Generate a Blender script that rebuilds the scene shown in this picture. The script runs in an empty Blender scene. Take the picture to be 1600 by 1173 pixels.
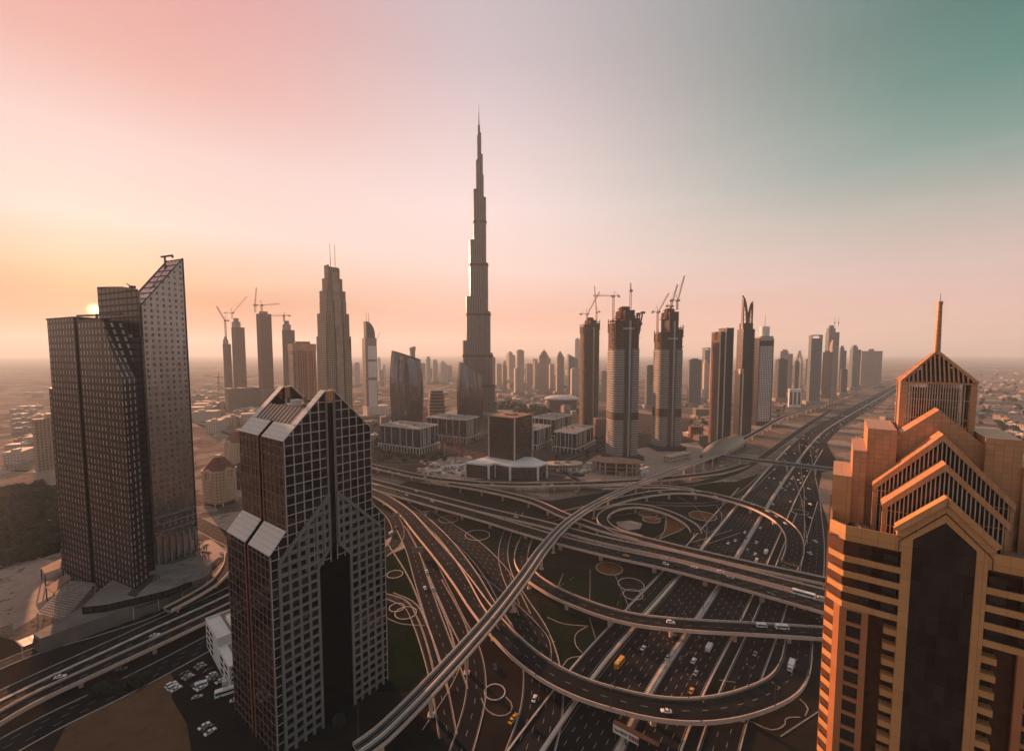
import bpy, bmesh, math, random
from mathutils import Vector, Matrix
R = math.radians
rnd = random.Random(7)
sc = bpy.context.scene
COL = sc.collection
PI = math.pi

# ------------------------------------------------------------ camera
H, F, YH, PITCH = 168.0, 680.0, 551.0, R(4.0)        # eye height (m), focal length and horizon row in the 1600 px wide photograph
PY = YH + F * math.tan(PITCH)
cam = bpy.data.cameras.new('camera')
cam.sensor_fit = 'HORIZONTAL'; cam.sensor_width = 36.0
cam.lens = 36.0 * F / 1600
cam.shift_y = (PY - 586.5) / 1600
cam.clip_start = 1.0; cam.clip_end = 60000
co = bpy.data.objects.new('camera', cam); COL.objects.link(co)
co.location = (0, 0, H); co.rotation_euler = (R(90) - PITCH, 0, 0)
sc.camera = co

# ------------------------------------------------------------ light
SKY, HORIZON = 0.405, 0.25
SUN_AZ, SUN_EL = R(-44), R(11.0)                        # azimuth from +Y, positive to the right
sd = Vector((math.sin(SUN_AZ) * math.cos(SUN_EL), math.cos(SUN_AZ) * math.cos(SUN_EL), math.sin(SUN_EL)))
sun = bpy.data.lights.new('sun', 'SUN'); sun.energy = 5.0; sun.angle = R(0.5); sun.color = (1.0, 0.45, 0.235)
so = bpy.data.objects.new('sun', sun); COL.objects.link(so)
so.rotation_euler = sd.to_track_quat('Z', 'Y').to_euler(); so.location = (-500, 500, 900)

def lin(c):
    return tuple((x / 255 / 12.92) if x / 255 <= .04045 else ((x / 255 + .055) / 1.055) ** 2.4 for x in c) + (1,)

w = bpy.data.worlds.new('World'); sc.world = w; w.use_nodes = True
nt = w.node_tree; nt.nodes.clear()
def N(t, **k):
    n = nt.nodes.new(t)
    for a, b in k.items(): setattr(n, a, b)
    return n
def MM(op, a, b=None, c=None, clamp=False):
    n = nt.nodes.new('ShaderNodeMath'); n.operation = op; n.use_clamp = clamp
    for i, s in enumerate((a, b, c)):
        if s is None: continue
        if isinstance(s, (int, float)): n.inputs[i].default_value = s
        else: nt.links.new(s, n.inputs[i])
    return n.outputs[0]
def ramp(fac, stops):
    n = nt.nodes.new('ShaderNodeValToRGB'); cr = n.color_ramp
    while len(cr.elements) > 1: cr.elements.remove(cr.elements[-1])
    cr.elements[0].position = stops[0][0]; cr.elements[0].color = stops[0][1]
    for p, c in stops[1:]:
        e = cr.elements.new(p); e.color = c
    nt.links.new(fac, n.inputs[0]); return n.outputs[0]
def mixc(f, a, b):
    n = nt.nodes.new('ShaderNodeMix'); n.data_type = 'RGBA'
    for i, s in ((0, f), (6, a), (7, b)):
        if isinstance(s, (int, float)): n.inputs[i].default_value = s
        elif isinstance(s, tuple): n.inputs[i].default_value = s
        else: nt.links.new(s, n.inputs[i])
    return n.outputs[2]
tc = N('ShaderNodeTexCoord'); sep = N('ShaderNodeSeparateXYZ'); nt.links.new(tc.outputs['Generated'], sep.inputs[0])
az = MM('ARCTAN2', sep.outputs[0], sep.outputs[1])
el = MM('MAXIMUM', sep.outputs[2], 0.0)
# the dawn sky: pink and orange round the sun, teal to the right, dusk behind
SKY_L = [(0, lin((166, 50, 10))), (.05, lin((176, 60, 10))), (.09, lin((184, 94, 36))), (.14, lin((220, 176, 144))), (.22, lin((242, 218, 210))), (.34, lin((242, 208, 204))), (.44, lin((237, 178, 171))), (.56, lin((230, 162, 160))), (.8, lin((190, 170, 172)))]
SKY_C = [(0, lin((222, 134, 112))), (.08, lin((236, 170, 150))), (.18, lin((253, 220, 210))), (.30, lin((254, 230, 228))), (.42, lin((236, 214, 216))), (.54, lin((210, 194, 200))), (.8, lin((180, 176, 184)))]
SKY_R = [(0, lin((222, 168, 158))), (.07, lin((224, 182, 176))), (.14, lin((214, 188, 184))), (.22, lin((180, 180, 174))), (.31, lin((112, 156, 149))), (.40, lin((58, 134, 126))), (.48, lin((34, 118, 111))), (.7, lin((70, 124, 122)))]
SKY_B = [(0, lin((150, 146, 146))), (.2, lin((140, 150, 154))), (.6, lin((136, 150, 158)))]
fl = MM('MULTIPLY_ADD', az, 1 / R(40), 1.0, clamp=True)       # 0 at -40 deg, 1 straight ahead
fr = MM('MULTIPLY_ADD', az, 1 / R(60), R(8) / R(60), clamp=True)
def ease(f): return MM('MULTIPLY', MM('MULTIPLY', f, f), MM('MULTIPLY_ADD', f, -2.0, 3.0))
fl, fr = ease(fl), ease(fr)
c1 = mixc(fl, ramp(el, SKY_L), ramp(el, SKY_C))
c2 = mixc(fr, c1, ramp(el, SKY_R))
fb = MM('MULTIPLY', MM('SUBTRACT', MM('ABSOLUTE', az), R(55)), 1 / R(60), clamp=True)
c3 = mixc(fb, c2, ramp(el, SKY_B))
dot = N('ShaderNodeVectorMath', operation='DOT_PRODUCT'); nt.links.new(tc.outputs['Generated'], dot.inputs[0])
SG = Vector((math.sin(R(-43.5)) * math.cos(R(4.0)), math.cos(R(-43.5)) * math.cos(R(4.0)), math.sin(R(4.0))))
dot.inputs[1].default_value = SG
dd = MM('MAXIMUM', dot.outputs['Value'], 0.0)
g1 = MM('MULTIPLY', MM('POWER', dd, 160.0), 0.30); g2 = MM('MULTIPLY', MM('POWER', dd, 60000.0), 40.0)
glow = mixc(1.0, (0, 0, 0, 1), (1.0, 0.42, 0.10, 1))
gm = N('ShaderNodeMix', data_type='RGBA', blend_type='ADD'); gm.inputs[0].default_value = 1
gs = N('ShaderNodeVectorMath', operation='SCALE'); nt.links.new(glow, gs.inputs[0]); nt.links.new(MM('ADD', g1, g2), gs.inputs['Scale'])
nt.links.new(c3, gm.inputs[6]); nt.links.new(gs.outputs[0], gm.inputs[7])
mp = N('ShaderNodeMapping'); mp.inputs['Scale'].default_value = (2.2, 2.2, 16.0); mp.inputs['Rotation'].default_value = (0.05, 0.10, 0.0); nt.links.new(tc.outputs['Generated'], mp.inputs[0])
cn = N('ShaderNodeTexNoise'); cn.inputs['Scale'].default_value = 1.6; cn.inputs['Detail'].default_value = 7; cn.inputs['Roughness'].default_value = .62; nt.links.new(mp.outputs[0], cn.inputs['Vector'])
cl = MM('MULTIPLY', MM('SUBTRACT', cn.outputs['Fac'], .47), 5.0, clamp=True)
cl = MM('MULTIPLY', cl, MM('MULTIPLY', MM('SUBTRACT', 0.50, el), .22, clamp=True))
streak = mixc(cl, gm.outputs[2], (1.0, .86, .80, 1))
bg = N('ShaderNodeBackground'); nt.links.new(streak, bg.inputs[0])
nt.links.new(MM('MULTIPLY', MM('MULTIPLY_ADD', MM('POWER', 2.718, MM('MULTIPLY', el, -11.0)), HORIZON, 1.0), SKY), bg.inputs[1])
sky = N('ShaderNodeTexSky'); sky.sky_type = 'NISHITA'; sky.sun_disc = False; sky.sun_elevation = SUN_EL; sky.sun_rotation = SUN_AZ
sky.dust_density = 3.0
bg2 = N('ShaderNodeBackground'); bg2.inputs[1].default_value = 0.05; nt.links.new(sky.outputs[0], bg2.inputs[0])
# the clear-sky term only gives its even share of light on top of the dawn colours
bg2.inputs[1].default_value = 0.0010
add = N('ShaderNodeAddShader'); nt.links.new(bg.outputs[0], add.inputs[0]); nt.links.new(bg2.outputs[0], add.inputs[1])
out = N('ShaderNodeOutputWorld'); nt.links.new(add.outputs[0], out.inputs[0])
sc.view_settings.view_transform = 'Standard'; sc.view_settings.look = 'None'
sc.view_settings.gamma = 1.0; sc.view_settings.exposure = 1.25; sc.view_settings.use_curve_mapping = False
cy = sc.cycles
cy.use_denoising = True; cy.max_bounces = 6; cy.diffuse_bounces = 2; cy.glossy_bounces = 3; cy.volume_bounces = 2; cy.transparent_max_bounces = 6
cy.sample_clamp_indirect = 8.0; cy.use_adaptive_sampling = True; cy.adaptive_threshold = 0.02

# ------------------------------------------------------------ pixel of the photograph -> place on the ground (or on a level z, or at a depth y)
_ct, _st = math.cos(PITCH), math.sin(PITCH)
def ray(px, py):
    a, b = (px - 800) / F, -(py - PY) / F
    return Vector((a, _ct + b * _st, -_st + b * _ct))
def at(px, py, z=0.0):
    r = ray(px, py); t = (z - H) / r.z
    return Vector((r.x * t, r.y * t, z))
def aty(px, py, y):
    r = ray(px, py); t = y / r.y
    return Vector((r.x * t, y, H + r.z * t))

# ------------------------------------------------------------ mesh building
class MB:
    def __init__(s): s.v = []; s.f = []; s.m = []; s.uv = []
    def face(s, pts, m=0, uvs=None):
        pts = [Vector(p) for p in pts]
        n0 = len(s.v)
        if uvs is None:
            n = Vector((0, 0, 0))
            for i in range(len(pts)):
                a, b = pts[i], pts[(i + 1) % len(pts)]
                n += a.cross(b)
            n = n.normalized() if n.length > 1e-9 else Vector((0, 0, 1))
            if abs(n.z) < .85:
                u = Vector((-n.y, n.x, 0)).normalized()
                us = [p.dot(u) for p in pts]; u0 = min(us)
                uvs = [(a - u0, p.z) for a, p in zip(us, pts)]
            else: uvs = [(p.x, p.y) for p in pts]
        s.v += pts; s.f.append(tuple(range(n0, n0 + len(pts)))); s.m.append(m); s.uv.append(uvs)
    def box(s, x0, x1, y0, y1, z0, z1, m=0, mt=None, bottom=True):
        mt = m if mt is None else mt
        P = [(x0, y0), (x1, y0), (x1, y1), (x0, y1)]
        s.prism(P, z0, z1, m, mt, bottom)
    def prism(s, P, z0, z1, m=0, mt=None, bottom=True):
        mt = m if mt is None else mt
        n = len(P); zt = z1 if isinstance(z1, (list, tuple)) else [z1] * n
        for i in range(n):
            j = (i + 1) % n
            s.face([(P[i][0], P[i][1], z0), (P[j][0], P[j][1], z0), (P[j][0], P[j][1], zt[j]), (P[i][0], P[i][1], zt[i])], m)
        s.face([(p[0], p[1], z) for p, z in zip(P, zt)], mt)
        if bottom: s.face([(p[0], p[1], z0) for p in reversed(P)], m)
    def loop_prism(s, P, z0, z1, m=0, mt=None, bottom=False):      # like prism, u runs on round the outline
        mt = m if mt is None else mt; u = 0; n = len(P)
        for i in range(n):
            a, b = P[i], P[(i + 1) % n]; L = math.hypot(b[0] - a[0], b[1] - a[1])
            s.face([(a[0], a[1], z0), (b[0], b[1], z0), (b[0], b[1], z1), (a[0], a[1], z1)], m, [(u, z0), (u + L, z0), (u + L, z1), (u, z1)]); u += L
        s.face([(p[0], p[1], z1) for p in P], mt)
        if bottom: s.face([(p[0], p[1], z0) for p in reversed(P)], m)
    def beam(s, a, b, w, h=None, m=0):
        a, b = Vector(a), Vector(b); h = w if h is None else h
        d = (b - a).normalized(); up = Vector((0, 0, 1)) if abs(d.z) < .95 else Vector((0, 1, 0))
        r = d.cross(up).normalized() * w / 2; u = r.cross(d).normalized() * h / 2
        A = [a - r - u, a + r - u, a + r + u, a - r + u]; B = [p + (b - a) for p in A]
        for i in range(4):
            j = (i + 1) % 4; s.face([A[i], A[j], B[j], B[i]], m)
        s.face(A[::-1], m); s.face(B, m)
    def tube(s, a, b, r0, r1=None, n=10, m=0, caps=True):
        a, b = Vector(a), Vector(b); r1 = r0 if r1 is None else r1
        d = (b - a).normalized(); up = Vector((0, 0, 1)) if abs(d.z) < .95 else Vector((0, 1, 0))
        x = d.cross(up).normalized(); y = d.cross(x)
        A = [a + (x * math.cos(2 * PI * i / n) + y * math.sin(2 * PI * i / n)) * r0 for i in range(n)]
        B = [b + (x * math.cos(2 * PI * i / n) + y * math.sin(2 * PI * i / n)) * r1 for i in range(n)]
        for i in range(n):
            j = (i + 1) % n; s.face([A[j], A[i], B[i], B[j]], m)
        if caps:
            s.face(A, m); s.face(B[::-1], m)
    def loft(s, rings, m=0, close=True):
        for A, B in zip(rings, rings[1:]):
            n = len(A)
            for i in range(n if close else n - 1):
                j = (i + 1) % n; s.face([A[i], A[j], B[j], B[i]], m)
    def mesh(s, name, mats, off=None, smooth=False):
        me = bpy.data.meshes.new(name)
        vs = [p - off for p in s.v] if off is not None else s.v
        me.from_pydata([tuple(p) for p in vs], [], s.f)
        for x in (mats if isinstance(mats, (list, tuple)) else [mats]): me.materials.append(x)
        me.polygons.foreach_set('material_index', s.m)
        ul = me.uv_layers.new(name='UVMap'); flat = []
        for q in s.uv:
            for t in q: flat += [t[0], t[1]]
        ul.data.foreach_set('uv', flat)
        if smooth:
            bm = bmesh.new(); bm.from_mesh(me)
            bmesh.ops.remove_doubles(bm, verts=bm.verts, dist=.002)
            bm.to_mesh(me); bm.free()
            me.polygons.foreach_set('use_smooth', [True] * len(me.polygons))
            me.set_sharp_from_angle(angle=R(38))
        me.update(); return me

def tag(o, label=None, cat=None, group=None, kind=None):
    if label: o['label'] = label
    if cat: o['category'] = cat
    if group: o['group'] = group
    if kind: o['kind'] = kind
    return o
def thing(name, label, cat, loc=(0, 0, 0), rz=0.0, group=None):
    o = bpy.data.objects.new(name, None); COL.objects.link(o)
    o.location = loc; o.rotation_euler = (0, 0, rz); o.empty_display_size = 2
    return tag(o, label, cat, group)
def part(name, mb, mats, parent, label=None, world=False, smooth=False, kind=None):
    off = None
    if world: off = Vector(parent.location) if parent is not None else None
    me = mb.mesh(name, mats, off, smooth) if isinstance(mb, MB) else mb
    o = bpy.data.objects.new(name, me); COL.objects.link(o); o.parent = parent
    return tag(o, label, kind=kind)
def single(name, mb, mats, label, cat, loc=(0, 0, 0), rz=0.0, group=None, smooth=False):
    me = mb.mesh(name, mats, None, smooth) if isinstance(mb, MB) else mb
    o = bpy.data.objects.new(name, me); COL.objects.link(o)
    o.location = loc; o.rotation_euler = (0, 0, rz)
    return tag(o, label, cat, group)
def struct(name, mb, mats, kind='structure', smooth=False):
    o = bpy.data.objects.new(name, mb.mesh(name, mats, None, smooth)); COL.objects.link(o)
    return tag(o, kind=kind)
def copy_tree(src, loc=None, rz=None, label=None, group=None, parent=None):
    c = src.copy(); COL.objects.link(c)
    if parent is not None: c.parent = parent
    if loc is not None: c.location = loc
    if rz is not None: c.rotation_euler = (0, 0, rz)
    if label: c['label'] = label
    if group: c['group'] = group
    for ch in list(src.children): copy_tree(ch, parent=c)
    return c

# ------------------------------------------------------------ materials
def new_mat(name):
    global nt
    m = bpy.data.materials.new(name); m.use_nodes = True; nt = m.node_tree
    b = nt.nodes['Principled BSDF']; return m, b
def noise(scale, detail=4, coord='Object', rough=.6, vec=None):
    n = nt.nodes.new('ShaderNodeTexNoise'); n.inputs['Scale'].default_value = scale; n.inputs['Detail'].default_value = detail; n.inputs['Roughness'].default_value = rough
    if vec is None:
        t = nt.nodes.new('ShaderNodeTexCoord'); vec = t.outputs[coord]
    nt.links.new(vec, n.inputs['Vector']); return n.outputs['Fac']
def plain(name, c, rough=.85, metal=0.0, var=.25, scale=.15, spec=.18, scale2=None, bump=0.0):
    m, b = new_mat(name)
    f = noise(scale, 5)
    if scale2:
        f = MM('MULTIPLY', MM('ADD', f, noise(scale2, 4)), .5)
    f = MM('MULTIPLY_ADD', MM('SUBTRACT', f, .5), 2.2, .5, clamp=True)
    lo = tuple(x * (1 - var) for x in c) + (1,); hi = tuple(min(1, x * (1 + var)) for x in c) + (1,)
    nt.links.new(mixc(f, lo, hi), b.inputs['Base Color'])
    b.inputs['Roughness'].default_value = rough; b.inputs['Metallic'].default_value = metal
    b.inputs['Specular IOR Level'].default_value = spec
    if bump:
        bn = nt.nodes.new('ShaderNodeBump'); bn.inputs['Strength'].default_value = bump; nt.links.new(f, bn.inputs['Height']); nt.links.new(bn.outputs[0], b.inputs['Normal'])
    return m
def uvxy():
    t = nt.nodes.new('ShaderNodeTexCoord'); s = nt.nodes.new('ShaderNodeSeparateXYZ'); nt.links.new(t.outputs['UV'], s.inputs[0]); return s.outputs[0], s.outputs[1]
def facade(name, wall, glass, pu, pv, fu, fv, rg=.12, rw=.75, var=.6, mg=0.0, lit=0, band=None, wvar=.2, mw=0.0):
    """wall with a grid of windows, in metres of the wall: period pu x pv, share fu x fv is glass; each pane its own tone"""
    m, b = new_mat(name); u, v = uvxy()
    uu, vv = MM('DIVIDE', u, pu), MM('DIVIDE', v, pv)
    a = MM('LESS_THAN', MM('ABSOLUTE', MM('SUBTRACT', MM('FRACT', uu), .5)), fu / 2)
    c = MM('LESS_THAN', MM('ABSOLUTE', MM('SUBTRACT', MM('FRACT', vv), .5)), fv / 2)
    k = MM('MULTIPLY', a, c)
    if band:                                   # dark plant floors every `band` metres
        k2 = MM('LESS_THAN', MM('FRACT', MM('DIVIDE', v, band[0])), band[1]); 
    wn = nt.nodes.new('ShaderNodeTexWhiteNoise'); wn.noise_dimensions = '2D'
    cb = nt.nodes.new('ShaderNodeCombineXYZ'); nt.links.new(MM('FLOOR', uu), cb.inputs[0]); nt.links.new(MM('FLOOR', vv), cb.inputs[1]); nt.links.new(cb.outputs[0], wn.inputs['Vector'])
    g = mixc(wn.outputs['Value'], tuple(x * (1 - var) for x in glass) + (1,), tuple(x * (1 + var) for x in glass) + (1,))
    wl = mixc(noise(.05, 5), tuple(x * (1 - wvar) for x in wall) + (1,), tuple(x * (1 + wvar) for x in wall) + (1,))
    col = mixc(k, wl, g)
    if band: col = mixc(k2, col, tuple(x * .25 for x in wall) + (1,))
    nt.links.new(col, b.inputs['Base Color'])
    nt.links.new(MM('MULTIPLY_ADD', k, rg - rw, rw), b.inputs['Roughness']); nt.links.new(MM('MULTIPLY_ADD', k, .38, .10), b.inputs['Specular IOR Level'])
    if mg or mw: nt.links.new(MM('MULTIPLY_ADD', k, mg - mw, mw), b.inputs['Metallic'])
    # every pane tilts a little, as glazing does
    if mg >= 0:
        nm = nt.nodes.new('ShaderNodeNewGeometry'); va = nt.nodes.new('ShaderNodeVectorMath'); va.operation = 'MULTIPLY_ADD'
        vs = nt.nodes.new('ShaderNodeVectorMath'); vs.operation = 'SUBTRACT'; nt.links.new(wn.outputs['Color'], vs.inputs[0]); vs.inputs[1].default_value = (.5, .5, .5)
        nt.links.new(vs.outputs[0], va.inputs[0]); va.inputs[1].default_value = (.03, .03, .03); nt.links.new(nm.outputs['Normal'], va.inputs[2])
        vn = nt.nodes.new('ShaderNodeVectorMath'); vn.operation = 'NORMALIZE'; nt.links.new(va.outputs[0], vn.inputs[0]); nt.links.new(vn.outputs[0], b.inputs['Normal'])
    return m
# ------------------------------------------------------------ shared materials
M = {}
M['concrete'] = plain('concrete', (.58, .47, .40), .8, var=.18, scale=.08, scale2=1.1)
M['deck_edge'] = plain('deck_edge', (.64, .48, .38), .75, var=.22, scale=.05, scale2=.8)
M['girder'] = plain('girder', (.30, .24, .20), .85, var=.2)
M['asphalt'] = plain('asphalt', (.016, .015, .016), .8, var=.30, scale=.03, scale2=.5, spec=.03)
M['asphalt_worn'] = plain('asphalt_worn', (.040, .037, .036), .8, var=.35, scale=.02, scale2=.4, spec=.03)
M['paint'] = plain('road_paint', (.72, .70, .66), .7, var=.25, scale=.9)
M['kerb'] = plain('kerb', (.48, .40, .35), .8, var=.3, scale=.3)
M['lawn'] = plain('lawn', (.010, .016, .007), .95, var=.55, scale=.04, scale2=.5, spec=0)
M['bed'] = plain('flower_bed', (.16, .060, .026), .95, var=.6, scale=.5, scale2=.08, spec=0)
M['earth'] = plain('earth', (.026, .020, .016), .95, var=.5, scale=.012, scale2=.11, spec=0)
M['sand'] = plain('sand', (.30, .20, .145), .95, var=.3, scale=.03, scale2=.3, spec=0, bump=.3)
M['plaza'] = plain('plaza', (.34, .25, .20), .85, var=.25, scale=.1)
M['sandlot'] = plain('sandlot', (.13, .075, .042), .95, var=.35, scale=.03, scale2=.2, spec=0)
M['white'] = plain('white_paint', (.72, .68, .64), .55, var=.12)
M['whitewall'] = plain('white_wall', (.62, .56, .52), .7, var=.15, scale=.1)
M['metal'] = plain('grey_metal', (.34, .33, .32), .4, .7, var=.15)
M['dark'] = plain('dark_metal', (.05, .045, .042), .5, .3, var=.2)
M['black'] = plain('black_glass', (.012, .012, .013), .12, var=.2, spec=.3)
M['cream'] = plain('cream_stone', (.52, .40, .29), .8, var=.2, scale=.1)
M['ochre'] = plain('ochre_panel', (.56, .27, .095), .5, var=.12, scale=.15, spec=.5)
M['terracotta'] = plain('terracotta', (.17, .065, .045), .8, var=.25, scale=.3)
M['crane'] = plain('crane_paint', (.30, .13, .06), .6, var=.3)
M['cranered'] = plain('crane_red', (.33, .05, .04), .6, var=.2)
M['rooflight'] = plain('pale_roof', (.66, .57, .51), .8, var=.15, scale=.1)
M['roofgrey'] = plain('grey_roof', (.26, .23, .21), .85, var=.3, scale=.12)
M['roofbrown'] = plain('brown_roof', (.30, .18, .12), .85, var=.3, scale=.1)
M['trunk'] = plain('bark', (.10, .07, .05), .9, var=.3)
M['leaf'] = plain('leaf', (.030, .040, .020), .9, var=.6, scale=.8, spec=.15)
M['leafdry'] = plain('leaf_dry', (.055, .048, .026), .9, var=.5, scale=.8, spec=.15)
M['yellow'] = plain('yellow_paint', (.75, .36, .03), .4, var=.1)
M['tyre'] = plain('tyre', (.015, .015, .015), .9, var=.1)
M['carwhite'] = plain('car_white', (.80, .79, .77), .25, var=.04, spec=.6)
M['carsilver'] = plain('car_silver', (.42, .42, .42), .3, .5, var=.05)
M['cardark'] = plain('car_dark', (.05, .05, .055), .25, var=.1, spec=.6)
M['carred'] = plain('car_red', (.30, .03, .02), .3, var=.1, spec=.6)
M['glassdark'] = plain('car_glass', (.015, .017, .02), .08, var=.1, spec=.7)

_LM = {}
def lanes_mat(o0, lw, lanes, edges, pw=.24, on=3, gap=6):
    """asphalt with its painted lines: u is the offset from the road's axis, v the run along it, in metres"""
    key = (round(o0, 1), round(lw, 1), lanes, tuple(round(e, 1) for e in edges))
    if key in _LM: return _LM[key]
    m, b = new_mat('asphalt_lanes'); u, v = uvxy()
    t = MM('DIVIDE', MM('SUBTRACT', u, o0), lw)
    d = MM('MULTIPLY', MM('ABSOLUTE', MM('SUBTRACT', MM('FRACT', MM('ADD', t, .5)), .5)), lw)
    k = MM('MULTIPLY', MM('LESS_THAN', d, pw / 2), MM('MULTIPLY', MM('GREATER_THAN', t, .5), MM('LESS_THAN', t, lanes - .5)))
    k = MM('MULTIPLY', k, MM('LESS_THAN', MM('FRACT', MM('DIVIDE', MM('MULTIPLY_ADD', MM('FLOOR', MM('ADD', t, .5)), 3.37, v), on + gap)), on / (on + gap)))
    for e in edges: k = MM('MAXIMUM', k, MM('LESS_THAN', MM('ABSOLUTE', MM('SUBTRACT', u, e)), pw / 2 * .8))
    tr = MM('ABSOLUTE', MM('SUBTRACT', MM('ABSOLUTE', MM('SUBTRACT', MM('FRACT', t), .5)), .23))       # wheel tracks
    wear = MM('MULTIPLY', MM('SUBTRACT', 1.0, MM('MULTIPLY', tr, 6.0), clamp=True), .35)
    pat = MM('GREATER_THAN', noise(.045, 2), .60)
    f = MM('MULTIPLY_ADD', MM('SUBTRACT', MM('ADD', MM('MULTIPLY', noise(.03, 5), .5), MM('MULTIPLY', noise(.6, 4), .5)), .5), 2.0, .5, clamp=True)
    a = mixc(f, (.010, .0095, .010, 1), (.022, .020, .020, 1))
    a = mixc(wear, a, (.007, .007, .007, 1)); a = mixc(MM('MULTIPLY', pat, .5), a, (.030, .027, .026, 1))
    a = mixc(MM('MULTIPLY', MM('LESS_THAN', MM('FRACT', MM('DIVIDE', v, 34.0)), .018), .8), a, (.008, .008, .008, 1))
    a = mixc(MM('MULTIPLY', k, MM('MULTIPLY_ADD', noise(.9, 3), .9, .2, clamp=True)), a, (.46, .43, .40, 1))
    nt.links.new(a, b.inputs['Base Color']); b.inputs['Roughness'].default_value = .85; b.inputs['Specular IOR Level'].default_value = .03
    _LM[key] = m; return m
def road_mat(width, lanes):
    lw = (width - 1.6) / lanes; return lanes_mat(-width / 2 + .8, lw, lanes, (-(width / 2 - .55), width / 2 - .55))
# ------------------------------------------------------------ the ground
def far_ground():
    m, b = new_mat('far_ground')
    t = nt.nodes.new('ShaderNodeTexCoord')
    big = noise(.0012, 6, vec=t.outputs['Object']); mid = noise(.012, 5, vec=t.outputs['Object']); fine = noise(.12, 4, vec=t.outputs['Object'])
    vo = nt.nodes.new('ShaderNodeTexVoronoi'); vo.inputs['Scale'].default_value = .021; nt.links.new(t.outputs['Object'], vo.inputs['Vector'])
    f = MM('ADD', MM('MULTIPLY', big, .5), MM('MULTIPLY', mid, .5))
    c = ramp(f, [(.32, (.06, .05, .038, 1)), (.43, (.13, .095, .072, 1)), (.54, (.24, .175, .135, 1)), (.68, (.36, .27, .21, 1))])
    sv = nt.nodes.new('ShaderNodeSeparateColor'); nt.links.new(vo.outputs['Color'], sv.inputs[0])
    c = mixc(MM('MULTIPLY', MM('GREATER_THAN', sv.outputs[0], .72), .6), c, (.42, .33, .27, 1))
    c = mixc(MM('MULTIPLY', MM('GREATER_THAN', fine, .58), .55), c, (.035, .032, .026, 1))
    nt.links.new(c, b.inputs['Base Color']); b.inputs['Roughness'].default_value = .95; b.inputs['Specular IOR Level'].default_value = 0
    return m
mb = MB(); NG = 40
xs = [-20000 + 40000 * i / NG for i in range(NG + 1)]; ys = [-1500 + 24500 * i / NG for i in range(NG + 1)]
for i in range(NG):
    for j in range(NG):
        mb.face([(xs[i], ys[j], 0), (xs[i + 1], ys[j], 0), (xs[i + 1], ys[j + 1], 0), (xs[i], ys[j + 1], 0)])
struct('ground', mb, far_ground())

def area(name, pix, mat, z, kind='structure'):
    mb = MB(); P = [at(p[0], p[1], 0) for p in pix]
    if sum(a.x * b.y - b.x * a.y for a, b in zip(P, P[1:] + P[:1])) < 0: P = P[::-1]
    mb.face([(p.x, p.y, z) for p in P]); return struct(name, mb, mat, kind)
# the planted ground inside the interchange
area('interchange_ground', [(560, 1500), (560, 772), (640, 752), (760, 768), (860, 782), (960, 766), (1050, 757), (1150, 752), (1215, 730), (1290, 690), (1330, 760), (1330, 1500)], M['earth'], .02)
area('city_ground', [(555, 655), (700, 640), (780, 636), (960, 640), (1115, 660), (1112, 712), (1040, 738), (880, 752), (760, 752), (640, 748), (555, 735)], plain('city_ground', (.085, .062, .050), .95, var=.5, scale=.02, scale2=.15, spec=0), .03)
area('waste_ground', [(-120, 960), (40, 1005), (140, 975), (262, 935), (330, 900), (372, 870), (440, 800), (559, 772), (559, 1500), (-400, 1500)], M['earth'], .015)
area('grass', [(590, 870), (628, 845), (655, 905), (700, 1010), (640, 1080), (590, 1080)], M['lawn'], .05)
area('grass', [(650, 790), (735, 822), (840, 850), (815, 880), (795, 895), (745, 850)], M['lawn'], .05)
area('grass', [(935, 826), (925, 806), (960, 796), (1010, 794), (1060, 804), (1085, 825), (1078, 848), (1040, 842), (985, 835)], M['lawn'], .05)
area('grass', [(1060, 796), (1125, 788), (1132, 800), (1128, 815), (1104, 833), (1090, 815)], M['lawn'], .05)
area('grass', [(1060, 763), (1130, 752), (1165, 772), (1150, 782)], M['lawn'], .05)
area('grass', [(850, 885), (1040, 900), (975, 955), (900, 950), (845, 915)], M['lawn'], .05)
area('grass', [(840, 940), (950, 975), (888, 1046), (862, 1025), (850, 985)], M['lawn'], .05)
area('grass', [(1150, 1010), (1180, 1000), (1125, 1088), (1100, 1088)], M['lawn'], .05)
area('grove_ground', [(-140, 762), (96, 758), (94, 862), (58, 874), (-140, 900)], M['earth'], .04)
area('sand_verge', [(1284, 738), (1304, 735), (1330, 700), (1338, 672), (1352, 655), (1392, 618), (1400, 622), (1372, 655), (1362, 680), (1340, 712), (1326, 745), (1330, 790), (1300, 850), (1292, 810), (1278, 770)], M['sand'], .05)
area('sand_lot', [(80, 1180), (110, 1120), (200, 1070), (262, 1040), (272, 1062), (268, 1090), (292, 1130), (300, 1180)], M['sandlot'], .05)
area('building_site_ground', [(650, 738), (690, 715), (735, 712), (760, 748), (720, 752)], M['plaza'], .06)
area('building_site_ground', [(880, 748), (930, 712), (1000, 700), (1090, 690), (1110, 715), (1040, 742), (960, 750)], M['plaza'], .06)
area('paved_plaza', [(600, 846), (628, 826), (640, 842), (632, 856), (600, 870)], M['plaza'], .06)
area('paved_plaza', [(20, 905), (60, 870), (100, 880), (110, 905), (70, 955), (20, 985)], M['plaza'], .05)
area('paved_plaza', [(296, 850), (330, 842), (365, 870), (368, 905), (330, 900)], M['plaza'], .05)

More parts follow.
